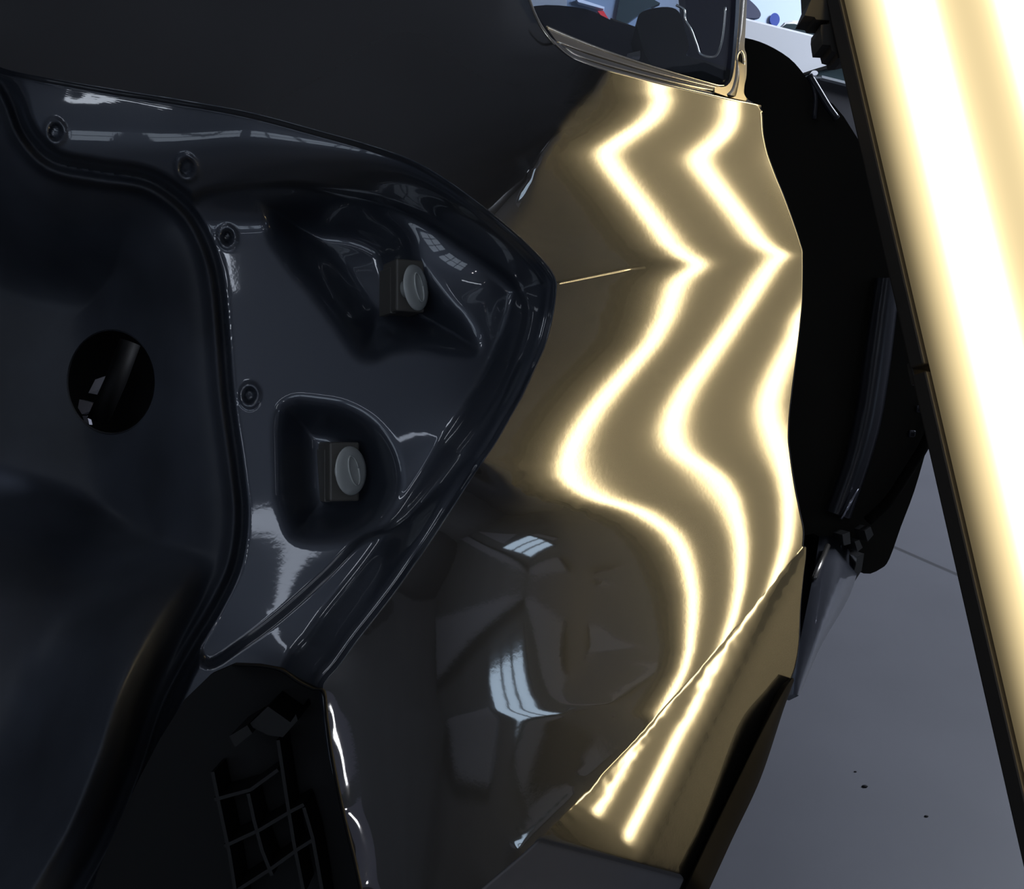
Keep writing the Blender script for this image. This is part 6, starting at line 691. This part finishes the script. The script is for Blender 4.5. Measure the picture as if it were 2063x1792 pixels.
gl = bpy.data.materials.new('lamp_glow'); gl.use_nodes = True; nt = gl.node_tree; nt.nodes.clear()
out = nt.nodes.new('ShaderNodeOutputMaterial'); em = nt.nodes.new('ShaderNodeEmission'); nt.links.new(em.outputs[0], out.inputs[0])
tc = nt.nodes.new('ShaderNodeTexCoord'); sx = nt.nodes.new('ShaderNodeSeparateXYZ'); nt.links.new(tc.outputs['Object'], sx.inputs[0])
def mth(op, a, b=None, c=None):
    n = nt.nodes.new('ShaderNodeMath'); n.operation = op
    for i, v in enumerate((a, b, c)):
        if v is None: continue
        if isinstance(v, (int, float)): n.inputs[i].default_value = v
        else: nt.links.new(v, n.inputs[i])
    return n.outputs[0]
def sstep(a, b, x):
    n = nt.nodes.new('ShaderNodeMapRange'); n.interpolation_type = 'SMOOTHSTEP'
    n.inputs['From Min'].default_value = a; n.inputs['From Max'].default_value = b; nt.links.new(x, n.inputs['Value']); return n.outputs['Result']
u = sx.outputs['X']; v = sx.outputs['Y']
tot = None
for c in STRIPS:
    d = mth('DIVIDE', mth('SUBTRACT', u, c), SIGW); g = mth('POWER', math.e, mth('MULTIPLY', mth('MULTIPLY', d, d), -1.0))
    d2 = mth('DIVIDE', mth('SUBTRACT', u, c), SIGW*2.3); g2 = mth('MULTIPLY', mth('POWER', math.e, mth('MULTIPLY', mth('MULTIPLY', d2, d2), -1.0)), HALO)
    g = mth('ADD', g, g2); tot = g if tot is None else mth('ADD', tot, g)
endf = sstep(1.058, 1.040, v)
endf2 = sstep(1.10, 1.03, v)
edge_ = mth('MULTIPLY', sstep(0, .035, u), sstep(LWID-.002, LWID-.048, u))
core = mth('MULTIPLY', mth('MULTIPLY', tot, endf), STRIP_E)
gapc = mth('MULTIPLY', mth('MULTIPLY', edge_, endf2), GAP_E)
strength = mth('ADD', mth('ADD', core, gapc), .10)
em.inputs['Color'].default_value = (1.0, .785, .42, 1)
nt.links.new(strength, em.inputs['Strength'])
bm = bmesh.new()
def lampquad(bm, u0, u1, v0, v1, z=.0, th=.003):
    slab(bm, [(u0, v0, z), (u1, v0, z), (u1, v1, z), (u0, v1, z)], np.array([0, 0, -th]))
cuts = [0]+[x for c in STRIPS for x in (c-.02, c+.02)]+[LWID]
for a, b in zip(cuts[0::2], cuts[1::2]): lampquad(bm, a, b, V0, V1)
for c in STRIPS: lampquad(bm, c-.02, c+.02, 1.07, V1); lampquad(bm, c-.02, c+.02, V0, V0+.02)
lamp_part('diffuser', bm, gl)
for c in STRIPS:
    bm = bmesh.new(); lampquad(bm, c-.02, c+.02, V0+.02, 1.07); s_ = lamp_part('light_strip', bm, gl); s_['label'] = 'bright warm white light strip'
bm = bmesh.new()
fr, hd = .016, .05
for a, b, c, d in ((-fr, 0, V0-fr, .405), (-fr, 0, .412, V1+fr), (LWID, LWID+fr, V0-fr, V1+fr), (-.0, LWID, V0-fr, V0), (0, LWID, V1, V1+fr)):
    add_box(bm, ((a+b)/2, (c+d)/2, -hd/2+.004), b-a, d-c, hd+.008, None, .002)
add_box(bm, (LWID/2, (V0+V1)/2, -hd), LWID+2*fr, V1-V0+2*fr, .01)
lamp_part('housing', bm, HOUSING)
bm = bmesh.new(); add_box(bm, (-fr-.004, .4085, -.02), .006, .022, .04, None, .001); lamp_part('frame_joint', bm, HOUSING)
# toothed angle clamp near the upper end, standing out from the frame
bm = bmesh.new()
JG = [(1632,-40),(1634,0),(1621,31),(1641,34),(1644,39),(1672,41),(1671,48),(1654,50),(1653,62),(1655,78),(1657,90),(1673,91),(1676,103),(1686,106),(1688,117),(1702,116),(1722,112),(1722,-40)]
iv = LM.inverted()
slab(bm, [tuple(iv @ Vector(tuple(P(x, y, 1.055)))) for x, y in JG], np.array(iv.to_3x3() @ Vector(tuple(toV(np.array([0, 0, .035]))))))
lamp_part('stand_clamp', bm, HOUSING)
# stand behind the lamp, outside the picture: post and three feet on the floor
bm = bmesh.new()
back = LM @ Vector((.24, .55, -hd-.02)); foot = Vector((back.x+.10, back.y, 0.03)); topp = Vector((back.x+.10, back.y, back.z+.12))
arm = [back, Vector((topp.x, topp.y, back.z))]
pole = [tuple(iv @ foot), tuple(iv @ topp)]
add_tube(bm, pole, .012, 10); add_tube(bm, [tuple(iv @ p) for p in arm], .010, 10); lamp_part('stand_post', bm, HOUSING, smooth=True)
for k in range(3):
    a = k*2.094+.4; bm = bmesh.new(); add_tube(bm, [tuple(iv @ (foot+Vector((0, 0, .05)))), tuple(iv @ Vector((foot.x+.26*math.cos(a), foot.y+.26*math.sin(a), .012)))], .010, 8); lamp_part('stand_foot', bm, HOUSING, smooth=True)

# ---------------------------------------------------------------- hall
def plane(name, pts, m, th):
    bm = bmesh.new(); slab(bm, pts, np.array(th)); return struct(bm_obj(name, bm, m))
FLOOR = mat('grey_screed', (.100, .101, .114), rough=.45, noise=.10, nscale=2.2, spec=.35)
nt = FLOOR.node_tree; b = nt.nodes['Principled BSDF']
ga, gb = ground(1795, 1100), ground(1985, 1183); gd = (gb-ga)/np.linalg.norm(gb-ga); gn = np.array([-gd[1], gd[0]])
tc = nt.nodes.new('ShaderNodeTexCoord'); vm = nt.nodes.new('ShaderNodeVectorMath'); vm.operation = 'DOT_PRODUCT'; nt.links.new(tc.outputs['Object'], vm.inputs[0]); vm.inputs[1].default_value = (gn[0], gn[1], 0)
ab = mth('ABSOLUTE', mth('SUBTRACT', vm.outputs['Value'], float(gn @ ga[:2]))); jn = sstep(.004, .009, ab)
mx = nt.nodes.new('ShaderNodeMix'); mx.data_type = 'RGBA'; mx.inputs[6].default_value = (.05, .05, .055, 1)
old = b.inputs['Base Color'].links[0].from_socket; nt.links.new(jn, mx.inputs[0]); nt.links.new(old, mx.inputs[7]); nt.links.new(mx.outputs[2], b.inputs['Base Color'])
plane('floor', [(-5, -4, 0), (5, -4, 0), (5, 10, 0), (-5, 10, 0)], FLOOR, (0, 0, -.1))
WALL = mat('hall_wall', (.20, .20, .21), rough=.8, noise=.08, nscale=3); CEIL = mat('hall_ceiling', (.27, .27, .28), rough=.9, noise=.05, nscale=2)
plane('wall_back', [(-5, -4, 0), (5, -4, 0), (5, -4, 3.8), (-5, -4, 3.8)], WALL, (0, -.1, 0))
plane('wall_front', [(-5, 10, 0), (5, 10, 0), (5, 10, 3.8), (-5, 10, 3.8)], mat('hall_front_wall', (.55, .60, .66), rough=.8, noise=.06, nscale=2), (0, .1, 0))
plane('wall_left', [(-5, -4, 0), (-5, 10, 0), (-5, 10, 3.8), (-5, -4, 3.8)], mat('hall_dark_wall', (.05, .05, .055), rough=.8, noise=.1, nscale=3), (-.1, 0, 0))
plane('wall_right', [(5, -4, 0), (5, 10, 0), (5, 10, 3.8), (5, -4, 3.8)], WALL, (.1, 0, 0))
plane('ceiling', [(-5, -4, 3.8), (5, -4, 3.8), (5, 10, 3.8), (-5, 10, 3.8)], CEIL, (0, 0, .1))

# small specks of debris on the floor
for (x, y, r_), lb in zip(((1742, 1586, .006), (1866, 1646, .004), (1723, 1556, .003)), ('small dark grit speck on the grey floor, largest of the three', 'tiny dark grit speck on the grey floor nearest the lamp', 'faint dark grit speck on the floor above the largest one')):
    g = ground(x, y); bm = bmesh.new(); bmesh.ops.create_icosphere(bm, subdivisions=2, radius=r_*.55)
    bmesh.ops.scale(bm, vec=(1.6, .9, .5), verts=bm.verts); bmesh.ops.transform(bm, matrix=Matrix.Translation((g[0], g[1], r_*.2)), verts=bm.verts)
    tag(bm_obj('grit', bm, BLACK, None, True), lb, 'grit', 'grit on the floor')

# ---------------------------------------------------------------- cars in the far bay
WHITE = mat('white_car_paint', (.84, .86, .90), rough=.25, coat=.8); PALE = mat('pale_blue_car_paint', (.50, .60, .78), rough=.3, coat=.8)
CGLASS = mat('car_glass_dark', (.03, .045, .05), rough=.06, spec=.8); BLUE = mat('blue_disc', (.02, .05, .26), rough=.4)
def body_slab(bm, prof, d, th):  # side outline swept across the car's width with rounded shoulders
    base = np.array([P(x, y, d) for x, y in prof]); c = base.mean(0); t = toV(np.array([.25, 0, 1.0])); t[2] = 0; t = t/np.linalg.norm(t)*th
    rows = [c+(base-c)*.97, base+t*.03, base+t*.97, c+(base-c)*.97+t]
    vs = [[bm.verts.new(tuple(map(float, p))) for p in r] for r in rows]; n = len(prof)
    bm.faces.new(vs[0][::-1]); bm.faces.new(vs[-1])
    for a in range(3):
        for i in range(n): bm.faces.new((vs[a][i], vs[a][(i+1) % n], vs[a+1][(i+1) % n], vs[a+1][i]))
def car_far(name, label, prof, d, th, m, parts):
    c = P(prof[0][0], prof[0][1], d); root = thing(name, label, 'car', (c[0], c[1], 0))
    bm = bmesh.new(); body_slab(bm, prof, d, th); bm_obj('body', bm, m, root)
    for nm, pts, dd, tk, mm in parts:
        bm = bmesh.new(); slab(bm, [P(x, y, d+dd) for x, y in pts], toV(np.array([0, 0, tk]))); bm_obj(nm, bm, mm, root)
    for q in (prof[0][0]+60, prof[0][0]+230):
        a = P(q, 300, d+.3); bm = bmesh.new(); bmesh.ops.create_cone(bm, cap_ends=True, segments=28, radius1=.33, radius2=.33, depth=.2)
        bmesh.ops.transform(bm, matrix=Matrix.Translation((a[0], a[1], .33)) @ Matrix.Rotation(math.pi/2, 4, 'X'), verts=bm.verts); bm_obj('wheel', bm, RUBBER, root)
    return root
circ = lambda cx, cy, rx, ry: [(cx+rx*math.cos(t), cy+ry*math.sin(t)) for t in np.linspace(0, 2*math.pi, 25)[:-1]]
car_far('car', 'white parked car with a chrome strip under its window, behind the open door', [(1430,22),(1500,36),(1580,56),(1660,76),(1730,95),(1800,110),(1800,560),(1430,560)], 3.3, .55, WHITE, [
    ('side_window', [(1612,150),(1645,141),(1702,126),(1760,112),(1760,172),(1702,165),(1655,152)], -.012, .02, CGLASS),
    ('window_seal', [(1612,149),(1645,138),(1702,121),(1760,106),(1760,114),(1702,129),(1645,144),(1614,152)], -.02, .02, BLACK),
    ('chrome_strip', [(1656,152),(1705,164),(1760,178),(1760,184),(1704,169),(1656,157)], -.03, .02, mat('bright_strip', (.8, .85, .9), rough=.2, metal=.6)),
    ('mirror_cap', circ(1641, 147, 7, 5), -.08, .05, mat('mirror_white', (.9, .9, .95), rough=.3)),
    ('lower_door', [(1600,160),(1655,158),(1705,171),(1760,186),(1760,420),(1600,420)], -.01, .02, mat('lower_door_dark', (.03, .03, .035), rough=.4))])
car_far('car', 'pale blue van with a round dark blue badge, behind the white car', [(1490,-40),(1640,-40),(1700,-20),(1700,330),(1490,330)], 5.6, 1.2, PALE, [
    ('badge', circ(1561, 39, 10, 13), -.02, .03, BLUE),
    ('wheel_arch', smooth_line([(1500,-8),(1515,4),(1528,18),(1533,30),(1526,36),(1500,36)], 3).tolist(), -.02, .03, mat('arch_dark', (.03, .035, .07), rough=.6))])
car_far('car', 'small white car with a dark windscreen at the far end', [(1571,54),(1580,45),(1596,41),(1660,42),(1720,52),(1720,420),(1571,420)], 4.5, .5, WHITE, [
    ('windscreen', [(1576,54),(1584,48),(1600,48),(1652,60),(1720,76),(1720,100),(1660,76)], -.02, .03, CGLASS)])
car_far('car', 'pale blue hatchback with a red tail lamp, seen through the quarter window', [(1140,-60),(1315,-60),(1315,520),(1150,520),(1140,30)], 5.2, 1.2, mat('grey_blue_car_paint', (.22, .29, .40), rough=.3, coat=.8), [
    ('tail_lamp', [(1204,22),(1216,22),(1226,38),(1210,30)], -.03, .04, mat('tail_lamp_red', (.75, .06, .07), rough=.25)),
    ('bumper', [(1160,-4),(1175,0),(1218,14),(1216,18),(1165,4)], -.03, .05, mat('bumper_pale', (.7, .76, .88), rough=.3)),
    ('rear_glass', [(1255,-40),(1300,-10),(1330,6),(1300,20),(1262,48),(1240,44)], -.02, .03, CGLASS)])
# ---------------------------------------------------------------- unseen things added behind the camera for the glossy panel to mirror
def fitting(name, label, loc, size, m, cat='lamp', group=None):
    bm = bmesh.new(); add_box(bm, loc, size[0]+.06, size[1]+.06, .05, None, .01)
    root = tag(bm_obj(name, bm, WALL), label, cat, group)
    bm = bmesh.new(); add_box(bm, (loc[0], loc[1], loc[2]-.03), size[0], size[1], .02); bm_obj('light_panel', bm, m, root); return root
TUBE = mat('tube_glow', (.9, .95, 1), emit=(.80, .88, 1.0), estr=9)
for i, (x, y, lb) in enumerate(((-1.6, -1.6, 'cool ceiling light over the rear left bay'), (3.4, 5.6, 'cool ceiling light over the far right bay'), (1.8, -3.6, 'cool ceiling light close to the back wall'), (-3.2, 1.4, 'cool ceiling light by the left wall'))):
    fitting('ceiling_light', lb, (x, y, 3.76), (1.3, .16), TUBE, 'ceiling light', 'ceiling lights')

PANE = mat('daylight_pane', (.8, .9, 1.0), emit=(.72, .84, 1.0), estr=1.9)
FRAME = mat('window_frame_grey', (.12, .12, .13), rough=.5)
for n, x in ((1, -3.6), (2, -1.8), (3, 0.0)):
    bm = bmesh.new()
    for k in range(4): add_box(bm, (x-.75+k*.5, -3.97, 2.3), .05, .06, 1.15)
    for z in (1.72, 2.3, 2.88): add_box(bm, (x, -3.97, z), 1.55, .06, .05)
    w_ = struct(bm_obj('window_%d' % n, bm, FRAME))
    bm = bmesh.new(); add_box(bm, (x, -3.985, 2.3), 1.5, .01, 1.15); bm_obj('pane', bm, PANE, w_)

BOARD = mat('grey_board', (.42, .42, .46), rough=.7)  # boards added only to show up in the panel's reflection
def wall_quad(name, x, yz, th, m, parent=None):
    bm = bmesh.new(); slab(bm, [(x, a, b) for a, b in yz], np.array([-th, 0, 0])); return bm_obj(name, bm, m, parent)
for yz, lb in (([(-3.95, 3.55), (-2.18, 2.43), (-1.88, 2.22), (-3.89, 3.2)], 'long grey board added on the right wall for the panel to mirror'), ([(-1.86, 2.2), (-1.61, 1.77), (-1.39, 1.81), (-1.74, 2.12)], 'short grey board added by the glowing pane for the panel to mirror'), ([(-3.85, 2.57), (-2.66, 2.28), (-2.72, 1.62), (-3.35, 2.1)], 'broad grey board added left of the glowing pane for the panel to mirror'), ([(-2.4, 1.48), (-1.95, 1.46), (-1.93, 1.34), (-2.33, 1.35)], 'narrow grey board added below the glowing pane for the panel to mirror')):
    tag(wall_quad('mirrored_board', 5.0, yz, .08, BOARD), lb, 'board', 'mirrored boards')
MIRROR_GLOW = mat('mirror_glow_pane', (.7, .85, 1.0), emit=(.62, .80, 1.0), estr=3.5)
A_, B_, C_, D_ = [np.array(q) for q in ((-2.56, 2.40), (-1.97, 2.10), (-1.90, 1.60), (-2.42, 1.54))]
w_ = struct(wall_quad('window_4', 5.0, [A_+(-.06, .06), B_+(.05, .05), C_+(.06, -.06), D_+(-.05, -.05)], .03, FRAME))  # added glowing pane, skewed to suit its reflection in the panel
for a, b in ((0, .34), (.42, .66), (.74, 1.0)): wall_quad('pane', 4.97, [A_+(B_-A_)*a, A_+(B_-A_)*b, D_+(C_-D_)*b, D_+(C_-D_)*a], .01, MIRROR_GLOW, w_)
area('rear_bay_wash', (3.0, -1.5, 3.6), (5.0, -2.6, 2.2), 0.8, 40, (0.80, 0.87, 1.0))  # added unseen light that brightens the boards on the right wall

def back_rect(name, x0, x1, z0, z1, th, m, parent=None):
    bm = bmesh.new(); slab(bm, [(x0, -4.0, z0), (x1, -4.0, z0), (x1, -4.0, z1), (x0, -4.0, z1)], np.array([0, th, 0])); return bm_obj(name, bm, m, parent)
tag(back_rect('mirrored_board', .85, 2.0, 2.0, 2.66, .04, mat('lavender_grey_board', (.50, .49, .60), rough=.7)), 'lavender grey board added on the back wall under two bright spots for the panel to mirror', 'board', 'mirrored boards')  # added board that lightens part of the panel's reflection
for x, z, lb in ((1.47, 2.56, 'upper bright spot added on the back wall board for the panel to mirror'), (1.59, 2.22, 'lower bright spot added on the back wall board for the panel to mirror')):
    o = tag(back_rect('mirrored_spot', x-.05, x+.05, z-.06, z+.06, .10, BLACK), lb, 'bright spot', 'bright spots'); bm = bmesh.new(); add_box(bm, (x, -3.895, z), .07, .012, .09); bm_obj('spot_face', bm, mat('mirrored_spot_glow', (1, 1, 1), emit=(.95, .96, 1.0), estr=40), o)  # added glowing boxes, mirrored as two bright spots in the panel

w_ = struct(bm_obj('window_5', (lambda b_: (add_box(b_, (-.72, -1.05, 3.795), .34, .56, .03), b_)[1])(bmesh.new()), FRAME))  # added glowing pane, placed to put a highlight in the lamp pocket
bm = bmesh.new(); add_box(bm, (-.72, -1.05, 3.778), .26, .46, .01); bm_obj('pane', bm, mat('roof_glow_pane', (.8, .9, 1), emit=(.78, .86, 1.0), estr=9), w_)
